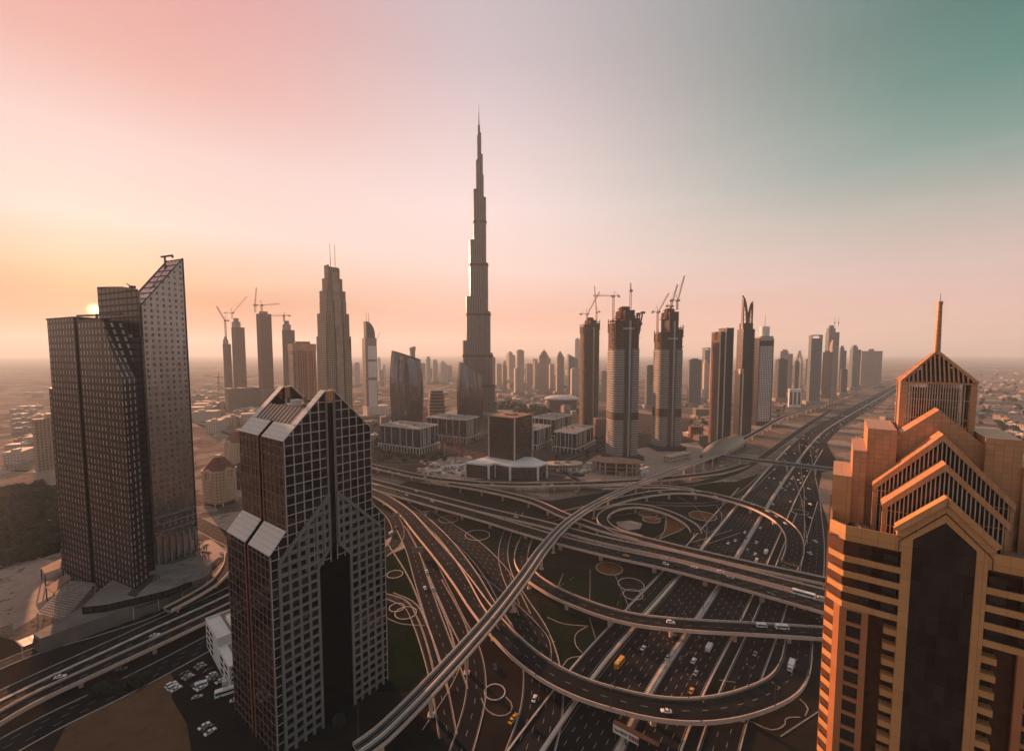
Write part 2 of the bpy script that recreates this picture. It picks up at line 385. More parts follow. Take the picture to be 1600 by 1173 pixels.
# ------------------------------------------------------------ roads
def smooth_path(P, step=6.0):
    """Catmull-Rom through world points, resampled evenly"""
    P = [Vector(p) for p in P]
    if len(P) == 2: Q = [P[0].lerp(P[1], i / 40) for i in range(41)]
    else:
        Q = []; E = [P[0] * 2 - P[1]] + P + [P[-1] * 2 - P[-2]]
        for i in range(1, len(E) - 2):
            p0, p1, p2, p3 = E[i - 1:i + 3]
            t0 = 0; t1 = max((p1 - p0).length, .01) ** .5; t2 = t1 + max((p2 - p1).length, .01) ** .5; t3 = t2 + max((p3 - p2).length, .01) ** .5
            for k in range(24):
                t = t1 + (t2 - t1) * k / 24
                a1 = p0 * ((t1 - t) / (t1 - t0)) + p1 * ((t - t0) / (t1 - t0)); a2 = p1 * ((t2 - t) / (t2 - t1)) + p2 * ((t - t1) / (t2 - t1)); a3 = p2 * ((t3 - t) / (t3 - t2)) + p3 * ((t - t2) / (t3 - t2))
                b1 = a1 * ((t2 - t) / (t2 - t0)) + a2 * ((t - t0) / (t2 - t0)); b2 = a2 * ((t3 - t) / (t3 - t1)) + a3 * ((t - t1) / (t3 - t1))
                Q.append(b1 * ((t2 - t) / (t2 - t1)) + b2 * ((t - t1) / (t2 - t1)))
        Q.append(P[-1])
    out = [Q[0]]; acc = 0
    for a, b in zip(Q, Q[1:]):
        L = (b - a).length
        while L > 1e-9 and acc + L >= step:
            f = (step - acc) / L; a = a.lerp(b, f); out.append(a.copy()); L = (b - a).length; acc = 0
        acc += L
    if (out[-1] - Q[-1]).length > step * .3: out.append(Q[-1])
    return out
def sides(path):
    S = []
    for i, p in enumerate(path):
        d = path[min(i + 1, len(path) - 1)] - path[max(i - 1, 0)]; d.z = 0; d.normalize()
        S.append(Vector((d.y, -d.x, 0)))           # to the right of travel
    return S
def strip(mb, path, S, o0, o1, dz0, dz1, m=0):
    u = 0
    for i in range(len(path) - 1):
        a, b = path[i], path[i + 1]; L = (b - a).length
        q = [a + S[i] * o0 + Vector((0, 0, dz0)), a + S[i] * o1 + Vector((0, 0, dz1)), b + S[i + 1] * o1 + Vector((0, 0, dz1)), b + S[i + 1] * o0 + Vector((0, 0, dz0))]
        mb.face(q, m, [(o0, u), (o1, u), (o1, u + L), (o0, u + L)]); u += L
def rail(mb, path, S, o0, o1, z0, z1, m=0):
    """a solid bar along the path from offset o0 to o1 (o0 < o1), from z0 to z1"""
    strip(mb, path, S, o0, o1, z1, z1, m)
    strip(mb, path, S, o0, o0, z0, z1, m); strip(mb, path, S, o1, o1, z1, z0, m); strip(mb, path, S, o1, o0, z0, z0, m)
    for i, s in ((0, 1), (len(path) - 1, -1)):
        a = path[i]; q = [a + S[i] * o + Vector((0, 0, z)) for o, z in ((o0, z0), (o1, z0), (o1, z1), (o0, z1))]
        mb.face(q if s > 0 else q[::-1], m)
def dashes(mb, path, S, off, on, gap, w, dz, m=0):
    """painted dashes along the path"""
    acc = 0; tot = on + gap; cur = None
    fine = smooth_path(path, 1.5) if len(path) > 2 else path
    FS = sides(fine)
    for i in range(len(fine) - 1):
        L = (fine[i + 1] - fine[i]).length
        if acc % tot < on or gap == 0:
            a, b = fine[i], fine[i + 1]; z = Vector((0, 0, dz))
            mb.face([a + FS[i] * (off - w / 2) + z, a + FS[i] * (off + w / 2) + z, b + FS[i + 1] * (off + w / 2) + z, b + FS[i + 1] * (off - w / 2) + z], m)
        acc += L
ROADS = {}
def markings(mb, path, S, width, lanes, dz, edge=True, dash=(3, 6), pw=.22):
    if edge:
        for s in (-1, 1): strip(mb, path, S, s * (width / 2 - .55) - pw / 2, s * (width / 2 - .55) + pw / 2, dz, dz)
    lw = (width - 1.6) / lanes
    for k in range(1, lanes): dashes(mb, path, S, -width / 2 + .8 + k * lw, dash[0], dash[1], pw, dz)
def pix_path(pts, step=6.0):
    return smooth_path([at(p[0], p[1], p[2] if len(p) > 2 else 0) for p in pts], step)
def ground_road(name, pts, width, lanes=2, mat=None, dz=.12, kerbs=True, marks=True, world=None):
    path = world or pix_path(pts); S = sides(path)
    mb = MB(); strip(mb, path, S, -width / 2, width / 2, dz, dz); o = struct(name, mb, mat or (road_mat(width, lanes) if marks else M['asphalt']))
    if kerbs:
        mb = MB()
        for s in (-1, 1): rail(mb, path, S, s * width / 2 - .18, s * width / 2 + .18, 0, dz + .16)
        struct('kerb', mb, M['kerb'])
    return path, S
def columns(root, path, S, every, first, under, w, ground=0.0, skip=(), head=True):
    acc = 0; nxt = first; k = 0
    for i in range(len(path) - 1):
        acc += (path[i + 1] - path[i]).length
        if acc >= nxt:
            p = path[i]; nxt += every; k += 1
            if p.z - under < 2.0 or k in skip: continue
            mb = MB(); r = w * .11
            mb.tube((p.x, p.y, ground), (p.x, p.y, p.z - under - 1.4), r, r, 12)
            if head:
                s = S[i]; d = Vector((-s.y, s.x, 0)); n = w * .30; t = 1.1
                A = [Vector((p.x, p.y, p.z - under - 1.4)) + s * (a * r * 1.1) + d * (b * t) for a, b in ((-1, -1), (1, -1), (1, 1), (-1, 1))]
                B = [Vector((p.x, p.y, p.z - under + .03)) + s * (a * n) + d * (b * t) for a, b in ((-1, -1), (1, -1), (1, 1), (-1, 1))]
                mb.loft([[*A], [*B]]); mb.face(A[::-1]); mb.face(B)
            part('column', mb, M['deck_edge'], root, world=True, smooth=True)
def flyover(key, name, label, pts, width, lanes=2, cat='flyover', every=32, first=18, skip=(), depth=1.9, ph=1.05, marks=True, solid=(), dz=0.0, pr=True, pl=True, mat=None, cols=True):
    path = pix_path([(p[0], p[1], p[2] + dz) for p in pts]); S = sides(path); ROADS[key] = (path, S, width)
    mid = path[len(path) // 2]
    root = thing(name, label, cat, (mid.x, mid.y, 0))
    hw = width / 2
    mb = MB(); strip(mb, path, S, -hw + .3, hw - .3, 0, 0); part('road_surface', mb, mat or road_mat(width - .6, lanes), root, world=True)
    for s, on in ((-1, pl), (1, pr)):
        mb = MB(); a, b = (s * hw - .22, s * hw + .22)
        rail(mb, path, S, a, b, -depth * .55, ph if on else .12)
        part('parapet', mb, M['deck_edge'], root, world=True)
    mb = MB()
    rail(mb, path, S, -hw + .25, hw - .25, -.5, -.06); rail(mb, path, S, -hw * .62, hw * .62, -depth, -.52)
    part('girder', mb, M['girder'], root, world=True)
    if cols: columns(root, path, S, every, first, depth, width, skip=skip)
    return root

# the twelve lane highway, traced along its middle barrier
HW = smooth_path([at(850, 1420), at(1013, 1084), at(1111, 935), at(1231, 742), at(1285, 676), at(1325, 650), at(1360, 630), at(1392, 611), at(1425, 594), at(1470, 580)], 12)
HS = sides(HW)
mb = MB(); strip(mb, HW, HS, -25.0, -1.6, .12, .12); struct('highway', mb, lanes_mat(-24.2, 3.7, 6, (-24.3, -2.1), on=3, gap=5))
mb = MB(); strip(mb, HW, HS, 1.6, 21.0, .12, .12); struct('highway', mb, lanes_mat(2.0, 3.7, 5, (2.0, 20.4), on=3, gap=5))
mb = MB(); rail(mb, HW, HS, -1.6, 1.6, 0, .35, 0); rail(mb, HW, HS, -.3, .3, .35, 1.1, 0); struct('median_strip', mb, M['kerb'])
HWL = [p for p in HW if p.y < 760]; HLS = HS[:len(HWL)]
w_ = thing('retaining_wall', 'long straight concrete wall along the left edge of the wide highway', 'wall', HWL[len(HWL) // 2])
mb = MB(); rail(mb, HWL, HLS, -27.0, -25.6, 0, 1.5); part('wall_body', mb, M['deck_edge'], w_, world=True)
mb = MB(); rail(mb, HWL, HLS, -27.1, -25.5, 1.52, 1.75); part('coping', mb, M['concrete'], w_, world=True)
w_ = thing('barrier_wall', 'low concrete barrier between the highway and its right service road', 'wall', HWL[len(HWL) // 2])
mb = MB(); rail(mb, HWL, HLS, 21.2, 22.0, 0, .9); part('wall_body', mb, M['deck_edge'], w_, world=True)
mb = MB(); rail(mb, HWL[:int(len(HWL) * .55)], HLS[:int(len(HWL) * .55)], 27.0, 27.6, 0, .7); part('kerb_wall', mb, M['kerb'], w_, world=True)
# service roads beside it
mb = MB(); sv = HWL[:int(len(HWL) * .62)]; ss = HLS[:len(sv)]
strip(mb, sv, ss, 27.6, 41.5, .12, .12); struct('service_road', mb, lanes_mat(28.0, 4.4, 3, (28.1, 41.0)))
mb = MB(); rail(mb, sv, ss, 41.5, 42.0, 0, .8); struct('kerb', mb, M['kerb'])
mb = MB(); sl = HWL[:int(len(HWL) * .62)]; ss = HLS[:len(sl)]
strip(mb, sl, ss, -38.5, -28.5, .12, .12); struct('service_road', mb, lanes_mat(-38.3, 4.8, 2, (-38.1, -29.0)))
mb = MB(); rail(mb, sl, ss, -39.3, -38.5, 0, .6); struct('kerb', mb, M['kerb'])
# ground level roads of the interchange
ground_road('right_slip_road', [(1256, 690), (1262, 735), (1268, 770), (1270, 800), (1272, 850), (1268, 900), (1262, 960)], 15, 3)
ground_road('slip_road', [(588, 784), (612, 806), (622, 828), (616, 850), (596, 868)], 11, 2)
ground_road('slip_road', [(628, 826), (644, 860), (658, 905), (676, 960), (700, 1030), (716, 1080)], 10, 2, dz=.14)
ground_road('slip_road', [(640, 820), (664, 862), (686, 910), (712, 965), (738, 1020), (744, 1080), (728, 1150), (700, 1230)], 10, 2, dz=.16)
ground_road('through_road', [(600, 772), (640, 790), (690, 820), (740, 856), (775, 895), (806, 945), (830, 985), (846, 1040), (846, 1110), (820, 1200)], 20, 5, dz=.18)
ground_road('slip_road', [(608, 930), (640, 945), (656, 975), (672, 1020), (688, 1080), (700, 1150)], 8, 2, dz=.13)
ground_road('slip_road', [(812, 800), (792, 835), (786, 865), (790, 890), (804, 925), (820, 960)], 8, 2, dz=.20)
ground_road('loop_slip', [(1052, 804), (1078, 817), (1094, 833), (1086, 851), (1060, 880), (1030, 912), (990, 955)], 11, 2, dz=.17)
ground_road('slip_road', [(1150, 830), (1105, 845), (1085, 850)], 8, 1, dz=.15, marks=False)
ground_road('slip_road', [(860, 812), (920, 794), (990, 786), (1060, 788), (1120, 786), (1160, 770), (1190, 745), (1220, 715)], 9, 2, dz=.14)
ground_road('slip_road', [(1000, 762), (1080, 756), (1140, 742), (1180, 722), (1225, 690), (1262, 664), (1300, 640)], 12, 3, dz=.15)
ground_road('city_road', [(560, 716), (600, 722), (650, 722), (700, 712), (760, 700)], 12, 3)
ground_road('city_road', [(690, 716), (690, 690), (686, 664), (690, 645)], 9, 2)
ground_road('city_road', [(575, 668), (640, 660), (700, 664), (760, 672)], 9, 2)
ground_road('city_road', [(850, 700), (870, 690), (930, 684), (960, 668), (1000, 655)], 9, 2, dz=.14)
ground_road('city_road', [(840, 735), (900, 715), (960, 690), (1020, 670)], 10, 2)
ground_road('city_road', [(855, 722), (885, 740), (905, 752)], 9, 2)
# bottom left boulevard
BL = [(-60, 1125), (60, 1066), (160, 1020), (250, 978), (330, 942), (390, 912)]
ground_road('boulevard', BL, 20, 5, dz=.12)
ground_road('boulevard', [(-60, 1205), (80, 1128), (180, 1080), (270, 1034), (330, 1002), (390, 970)], 16, 4, dz=.13)
mb = MB(); BP = pix_path(BL); rail(mb, BP, sides(BP), -.9, .9, .13, .55); struct('median_strip', mb, M['kerb'])
ground_road('boulevard_slip', [(-60, 1065), (60, 1015), (160, 985), (240, 958), (300, 925), (325, 892), (350, 870)], 9, 2, dz=.14)
ground_road('side_road', [(300, 812), (345, 836), (390, 860), (420, 890)], 16, 4, dz=.12)
ground_road('side_road', [(20, 770), (90, 758), (180, 742), (300, 722), (380, 700)], 14, 3)
ground_road('side_road', [(298, 660), (340, 672), (385, 690)], 12, 2)
ground_road('side_road', [(20, 735), (80, 738), (140, 744)], 10, 2)

# ------------------------------------------------------------ flyovers
flyover('R1', 'flyover', 'topmost flyover, sweeping level past the white-roofed podium', [(560, 722, 8), (590, 730, 8), (664, 745.5, 8), (725, 753, 8), (800, 757, 8), (870, 756.5, 8), (925, 755, 8), (965, 753, 8), (1015, 750, 7), (1065, 745, 6), (1122, 738, 3), (1165, 726, .6)], 12.5, 3)
flyover('R2', 'flyover', 'curved flyover branching down from the topmost one towards the viaduct', [(700, 755.5, 8), (760, 765.5, 8.1), (832, 783, 8.2), (880, 804, 8.2), (940, 826, 8.2), (1037, 851, 8.2), (1150, 877.5, 8.2), (1300, 910, 8.2)], 10.5, 2, dz=.02)
flyover('B1', 'flyover', 'upper deck of the long straight flyover pair crossing above the highway', [(560, 746, 8), (583, 752, 8), (664, 773, 8), (757, 797, 8), (850, 819, 8), (940, 843, 8), (1050, 867, 8), (1150, 892, 8), (1320, 936, 8)], 12.5, 3, dz=.04, first=30, every=38)
flyover('B2', 'flyover', 'lower deck of the long straight flyover pair, carrying a white bus', [(560, 755, 8), (583, 760.5, 8), (664, 783, 8), (757, 809, 8), (850, 837, 8), (940, 860, 8), (1050, 884, 8), (1150, 910, 8), (1320, 958, 8)], 15, 4, dz=.06, every=38)
flyover('C1', 'flyover', 'right hand curving flyover that bends round above the twelve lane highway', [(880, 803, .8), (936, 790, 4), (981, 778, 7), (1019, 771, 8), (1056, 768, 8), (1094, 770, 8), (1128, 777, 8), (1181, 793, 8), (1219, 813, 7.4), (1238, 834, 6), (1242, 856, 4), (1236, 880, 1.5)], 13, 3, every=30)
flyover('C2', 'flyover', 'short flyover joining the right hand curve from under the viaduct', [(940, 762, 8), (1000, 760, 8), (1040, 760, 8.0), (1085, 766, 8.0)], 8, 2, dz=.03, cols=False)
flyover('LP', 'loop_ramp', 'tight oval loop ramp round the brown flower beds', [(1088, 832, .6), (1082, 822, 1.2), (1062, 809, 3), (1035, 798, 5), (1000, 790.5, 7), (970, 792, 7.8), (950, 799, 8), (941, 808, 8), (945, 818, 8), (962, 829, 8), (1000, 840.5, 8)], 10, 2, cat='ramp', dz=.03)
flyover('L1', 'flyover', 'big curved ramp sweeping round the bottom of the interchange', [(1250, 985, .5), (1247, 1015, 1.5), (1241, 1045, 4), (1224, 1070, 6), (1186, 1090, 7.5), (1138, 1104, 8), (1081, 1110, 8), (1019, 1105, 8), (962, 1092, 8), (911, 1076, 8), (864, 1054, 8), (820, 1023, 8), (780, 984, 8), (750, 948, 8), (722, 908, 8), (694, 872, 8), (660, 832, 8), (632, 800, 8), (600, 778, 8), (570, 764, 8)], 13, 2, every=40, solid=(1.6,))
flyover('L2', 'flyover', 'narrow flyover merging into the big bottom ramp from the upper left', [(630, 785, .8), (650, 800, 2), (672, 819, 4), (694, 841, 6), (716, 868, 7.5), (740, 903, 8), (762, 941, 8), (790, 980, 8)], 9, 2, dz=.04, pl=False)
flyover('D1', 'flyover', 'lower flyover passing under the viaduct with a white van and minibus on it', [(824, 838, .8), (816, 858, 1.6), (815, 878, 3), (830, 900, 5), (862, 922, 7), (898, 939, 8), (948, 957, 8), (1000, 969, 8), (1080, 977, 8), (1173, 982, 8), (1330, 992, 8)], 11, 2, every=34)

flyover('BR', 'flyover', 'low elevated ramp along the boulevard at bottom left', [(-80, 1170, 2), (40, 1098, 4), (150, 1046, 5.5), (250, 1000, 6), (330, 962, 6), (400, 928, 6)], 9, 2, every=30, first=12)
flyover('BQ', 'flyover', 'short curved ramp dropping beside the conference podium', [(262, 952, 5), (300, 932, 5), (335, 910, 4.5), (356, 884, 3), (360, 862, 1)], 7, 1, every=30, first=10)
# ------------------------------------------------------------ metro viaduct and station
path = pix_path([(560, 1175, 14), (598, 1147, 14), (753, 984, 14), (818, 902, 14), (850, 856.5, 14), (883, 820, 14), (928, 789, 14), (975, 766, 14), (1019, 748.5, 14), (1062, 732, 14), (1100, 718, 14), (1132, 706, 14)], 5)
S = sides(path); ROADS['METRO'] = (path, S, 9)
mv = thing('metro_viaduct', 'tall slender rail viaduct running diagonally above every flyover', 'viaduct', (path[40].x, path[40].y, 0))
mb = MB(); rail(mb, path, S, -4.6, 4.6, -.55, 0); rail(mb, path, S, -2.4, 2.4, -2.0, -.57); part('girder', mb, M['concrete'], mv, world=True)
for s in (-1, 1):
    mb = MB(); rail(mb, path, S, s * 4.6 - .2, s * 4.6 + .2, -.3, 1.15); part('parapet', mb, M['concrete'], mv, world=True)
mb = MB(); rail(mb, path, S, -.45, .45, .02, .7); part('cable_walkway', mb, M['concrete'], mv, world=True)
for s in (-1, 1):
    mb = MB(); strip(mb, path, S, s * 2.5 - 1.6, s * 2.5 + 1.6, .03, .03); tb = part('track_bed', mb, M['asphalt'], mv, world=True)
    for q in (-.72, .72):
        mb = MB(); rail(mb, path, S, s * 2.5 + q - .09, s * 2.5 + q + .09, .04, .24)
        r_ = MB(); r_.v, r_.f, r_.m, r_.uv = mb.v, mb.f, mb.m, mb.uv
        o = part('rail', r_, M['metal'], None); o.parent = tb; o.location = (-mv.location[0], -mv.location[1], 0)
acc = 0; nxt = 12
for i in range(len(path) - 1):
    acc += (path[i + 1] - path[i]).length
    if acc > nxt:
        nxt += 30; p = path[i]; mb = MB(); mb.tube((p.x, p.y, 0), (p.x, p.y, 9.6), .95, .95, 14)
        s = S[i]; d = Vector((-s.y, s.x, 0))
        A = [Vector((p.x, p.y, 9.6)) + s * a + d * b for a, b in ((-.95, -.9), (.95, -.9), (.95, .9), (-.95, .9))]; B = [Vector((p.x, p.y, 12.0)) + s * a + d * b for a, b in ((-2.3, -1), (2.3, -1), (2.3, 1), (-2.3, 1))]
        mb.loft([A, B]); mb.face(B); mb.box(p.x - 1.6, p.x + 1.6, p.y - 1.6, p.y + 1.6, 0, .5); part('column', mb, M['concrete'], mv, world=True, smooth=True)
# the line beyond the station
path = pix_path([(1150, 692, 12), (1184, 674, 12), (1223, 652, 12), (1285, 632, 12), (1342, 611, 12), (1385, 598, 12), (1420, 588, 12)], 14); S = sides(path)
mv2 = thing('metro_viaduct', 'distant stretch of rail viaduct following the left side of the far highway', 'viaduct', (path[5].x, path[5].y, 0))
mb = MB(); rail(mb, path, S, -4.6, 4.6, -2.0, 0); part('girder', mb, M['concrete'], mv2, world=True)
for s in (-1, 1):
    mb = MB(); rail(mb, path, S, s * 4.6 - .2, s * 4.6 + .2, -.3, 1.2); part('parapet', mb, M['concrete'], mv2, world=True)
mb = MB(); strip(mb, path, S, -4, 4, .03, .03); part('track_bed', mb, M['asphalt'], mv2, world=True)
for i in range(2, len(path) - 2, 3):
    p = path[i]
    if p.y > 1700: break
    mb = MB(); mb.tube((p.x, p.y, 0), (p.x, p.y, 10), 1.1, 1.1, 10); part('column', mb, M['concrete'], mv2, world=True, smooth=True)
# station: a long shell roof over glazed flanks
a, b = at(1102, 716, 10), at(1158, 688, 10); ax = (b - a); ax.z = 0; L = ax.length * 1.0; rz = math.atan2(ax.y, ax.x)
c = (a + b) / 2
st = thing('metro_station', 'shell-roofed metro station with a golden curved roof beside the highway', 'station', (c.x, c.y, 0), rz)
rings = []; n = 24
for i in range(n + 1):
    t = -1 + 2 * i / n; wd = 18 * (max(0, 1 - abs(t) ** 2.4)) ** .5 + .4; hg = 16 * (max(0, 1 - abs(t) ** 2.6)) ** .5 + .4
    rings.append([Vector((t * L / 2, wd * math.cos(PI * k / 16), 10 + hg * math.sin(PI * k / 16))) for k in range(17)])
mb = MB(); mb.loft(rings, 0, close=False)
sm, bb = new_mat('station_shell'); u, v = uvxy()
nt.links.new(mixc(noise(.3, 5), (.15, .105, .075, 1), (.25, .18, .125, 1)), bb.inputs['Base Color']); bb.inputs['Metallic'].default_value = .15; bb.inputs['Roughness'].default_value = .38
part('shell_roof', mb, sm, st, smooth=True)
mb = MB(); mb.box(-L * .42, L * .42, -13, 13, 4, 11); part('concourse', mb, M['black'], st)
mb = MB()
for i in range(9):
    x = -L * .4 + L * .8 * i / 8; mb.box(x - .6, x + .6, -13.4, 13.4, 3.2, 11.2)
part('frame', mb, M['concrete'], st)
for x in (-L * .3, 0, L * .3):
    mb = MB(); mb.box(x - 1.5, x + 1.5, -5, 5, 0, 4); part('column', mb, M['concrete'], st)
mb = MB()
for i in range(-4, 5):
    for q in (-.5, 0, .5):
        mb.box(i * L * .08 - 1.2, i * L * .08 + 1.2, q * 12 - 1.0, q * 12 + 1.0, 23.6 - abs(q) * 5, 24.6 - abs(q) * 4.4 - abs(i) * .25)
part('skylight', mb, M['glassdark'], st)
# footbridge tube across the highway
a, b = at(1128, 714, 9), at(1322, 738, 9)
fb_ = thing('footbridge', 'enclosed grey tubular footbridge from the station over the highway', 'footbridge', (a.x, a.y, 0))
mb = MB(); mb.tube(a + Vector((0, 0, 2.4)), b + Vector((0, 0, 2.4)), 2.6, 2.6, 16); part('tube', mb, plain('bridge_cladding', (.20, .20, .20), .45, .4), fb_, world=True, smooth=True)
mb = MB(); d = (b - a).normalized(); s = Vector((d.y, -d.x, 0))
for q in (-1, 1): mb.beam(a + s * q * 2.62 + Vector((0, 0, 2.9)), b + s * q * 2.62 + Vector((0, 0, 2.9)), .1, 1.3)
part('window_band', mb, M['glassdark'], fb_, world=True)
mb = MB(); mb.beam(a + Vector((0, 0, -.35)), b + Vector((0, 0, -.35)), 4.4, .5); part('floor_beam', mb, M['concrete'], fb_, world=True)
for t in (.16, .36, .56, .78):
    p = a.lerp(b, t); mb = MB(); mb.tube((p.x, p.y, 0), (p.x, p.y, 8.2), .9, .9, 12); mb.beam(Vector((p.x, p.y, 7.9)) - s * 2.6, Vector((p.x, p.y, 7.9)) + s * 2.6, 1.4, 1.0); part('pier', mb, M['concrete'], fb_, world=True, smooth=True)
# ------------------------------------------------------------ the dark gabled glass tower in the middle foreground
M['glassgrid'] = facade('dark_curtain_wall', (.02, .02, .02), (.016, .016, .018), 4.2, 4.6, 1.0, 1.0, rg=.07, var=.7)
M['mullion'] = plain('mullion', (.40, .375, .36), .55, .2, var=.12)
M['mullionbrown'] = plain('mullion_brown', (.26, .15, .11), .55, .2, var=.15)
M['lattice'] = plain('lattice_concrete', (.20, .19, .183), .7, var=.18, scale=.1, scale2=.9)
M['needleblack'] = plain('black_matt', (.012, .011, .010), .95, spec=0)
M['pane'] = plain('window_pane', (.014, .014, .016), .08, var=.4, spec=.6, scale=.3)
c0, c1 = at(442.5, 690, 128), at(579.4, 668, 128)
rzD = math.atan2(c1.y - c0.y, c1.x - c0.x)
DT = thing('gabled_glass_tower', 'dark glass tower with twin pointed gables and pale grid lines, standing in the left foreground', 'skyscraper', (c0.x * .9, c0.y * .9, 16.8), rzD); DT.scale = (.9, .9, .9); ZB = -18.6
W, D = 46.0, 46.0
def prof(x):                      # outline of the main shaft above the shoulders
    t = min(x, W - x); return 128 + min(t, 21.0) / 21.0 * 21.5
# main shaft: two halves with a slot between them
def gable_poly(xa, xb, y0, y1, mb, m=0, cut=None, z0=80):
    for side in (0, 1):
        P = [(xa, z0), (xb, z0), (xb, prof(xb)), (xa, prof(xa))] if side == 0 else [(W - xb, z0), (W - xa, z0), (W - xa, prof(xa)), (W - xb, prof(xb))]
        if cut:
            if side == 0: xc = 21.0 * (cut - 128) / 21.5; P = [(xa, z0), (xb, z0), (xb, cut), (xc, cut), (xa, prof(xa))]
            else: xc = W - 21.0 * (cut - 128) / 21.5; P = [(W - xb, z0), (W - xa, z0), (W - xa, prof(xa)), (xc, cut), (W - xb, cut)]
        A = [Vector((x, y0, z)) for x, z in P]; B = [Vector((x, y1, z)) for x, z in P]
        mb.face(A, m); mb.face(B[::-1], m)
        n = len(P)
        for i in range(n): mb.face([A[(i + 1) % n], A[i], B[i], B[(i + 1) % n]], m)
mb = MB(); gable_poly(0, 21.2, 0, 5, mb); gable_poly(0, 21.2, 5, 21.6, mb, cut=140); gable_poly(0, 21.2, 24.4, 41, mb, cut=140); gable_poly(0, 21.2, 41, 46, mb)
A = [Vector((x, 21.6, z)) for x, z in ((1.2, 80), (W - 1.2, 80), (W - 1.2, 127.2), (W - 13.4, 138.9), (13.4, 138.9), (1.2, 127.2))]; B = [p + Vector((0, 2.8, 0)) for p in A]
for i in range(6): mb.face([A[(i + 1) % 6], A[i], B[i], B[(i + 1) % 6]])
mb.box(21.2, 24.8, 1.2, 44.8, 80, 139)
part('shaft', mb, M['glassgrid'], DT)
# lower body with sloping shoulders
mb = MB(); SH = 7.8
P = [(-SH, ZB), (W + SH, ZB), (W + SH, 77.5), (W, 86.5), (0, 86.5), (-SH, 77.5)]
for y0, y1 in ((0, 21.6), (24.4, 46)):
    A = [Vector((x, y0, z)) for x, z in P]; B = [Vector((x, y1, z)) for x, z in P]
    mb.face(A); mb.face(B[::-1])
    for i in range(6): mb.face([A[(i + 1) % 6], A[i], B[i], B[(i + 1) % 6]])
mb.box(-SH + 1.4, W + SH - 1.4, 21.6, 24.4, ZB, 79)
part('lower_body', mb, M['glassgrid'], DT)
# grid of pale bars on the front, brown ones on the side
def lower_w(z):                   # half spread of the lower outline at height z
    return SH if z < 77.5 else SH * max(0, (86.5 - z) / 9.0)
mb = MB(); b = .26
for k in range(6):
    for x in ((.3 + 4.18 * k), W - (.3 + 4.18 * k)):
        mb.box(x - b, x + b, -.22, 0.0, 64, prof(min(max(x, .3), W - .3)) - .1)
z = 66.0
while z < 148:
    x0 = max(0, (z - 128) / 21.5 * 21.0) if z > 128 else -lower_w(z)
    mb.box(x0, 21.2, -.20, 0.0, z - .24, z + .24); mb.box(24.8, W - x0, -.20, 0.0, z - .24, z + .24); z += 4.6
for x in (-SH + .3, W + SH - .3, -SH + 3.9, W + SH - 3.9):
    mb.box(x - b, x + b, -.22, 0.0, ZB, 77.0 if abs(x - 23) > 29 else 81)
z = 2.0 - 4 * 4.6
while z < 66:
    mb.box(-SH, -2.8, -.2, 0, z - .22, z + .22); mb.box(W + 2.8, W + SH, -.2, 0, z - .22, z + .22); z += 4.6
part('front_grid', mb, M['mullion'], DT)
mb = MB()
for xs_, z0, z1 in ((0, 86, 128), (-SH, ZB, 77.5)):
    for ya, yb in ((.2, 21.4), (24.6, 45.8)):
        for k in range(6):
            y = ya + (yb - ya) * k / 5; mb.box(xs_ - .18, xs_, y - .17, y + .17, z0, z1)
        z = z0 + (2.2 if z0 < 0 else 2.4)
        while z < z1:
            mb.box(xs_ - .16, xs_, ya, yb, z - .16, z + .16); z += 4.6
part('side_grid', mb, M['mullionbrown'], DT)
# edges of the slots
mb = MB()
for x in (20.4, 24.8): mb.box(x, x + .8, -.5, .0, 98, 148.5)
part('slot_trim', mb, M['lattice'], DT)
mb = MB(); mb.box(21.2, 24.8, .6, 1.18, 72, 146); part('slot_glass', mb, M['black'], DT)
mb = MB()
for y in (20.9, 24.4):
    mb.box(-.45, 0, y, y + .7, 86, 127.6); mb.box(-SH - .45, -SH, y, y + .7, ZB, 77)
part('slot_trim', mb, plain('slot_trim_red', (.28, .13, .09), .6, var=.2), DT)
# roof: sunlit metal panels along the eaves, louvres above, gable copings
def slope_panel(mb, za, zb, y0, y1, t=.28, m=0, side=0):
    xa, xb = 21.0 * (za - 128) / 21.5, 21.0 * (zb - 128) / 21.5
    if side: xa, xb = W - xa, W - xb
    q = [Vector((xa, y0, za)), Vector((xb, y0, zb)), Vector((xb, y1, zb)), Vector((xa, y1, za))]
    nrm = Vector((-21.5, 0, 21.0)).normalized() if not side else Vector((21.5, 0, 21.0)).normalized()
    r_ = [p + nrm * t for p in q]; q2 = [p + nrm * .02 for p in q]
    mb.face(r_ if side == 0 else r_[::-1], m)
    for i in range(4): mb.face([q2[i], q2[(i + 1) % 4], r_[(i + 1) % 4], r_[i]] if side else [q2[(i + 1) % 4], q2[i], r_[i], r_[(i + 1) % 4]], m)
def metal_panels(name):
    m, b_ = new_mat(name); u, v = uvxy()
    a = MM('LESS_THAN', MM('FRACT', MM('MULTIPLY', v, 1 / 1.9)), .06); c = MM('LESS_THAN', MM('FRACT', MM('MULTIPLY', u, 1 / 2.6)), .04)
    k = MM('MAXIMUM', a, c)
    base = mixc(noise(.5, 5), (.58, .50, .45, 1), (.76, .68, .62, 1))
    nt.links.new(mixc(k, base, (.32, .26, .23, 1)), b_.inputs['Base Color']); b_.inputs['Roughness'].default_value = .6; b_.inputs['Metallic'].default_value = .0
    return m
M['panels'] = metal_panels('roof_panels')
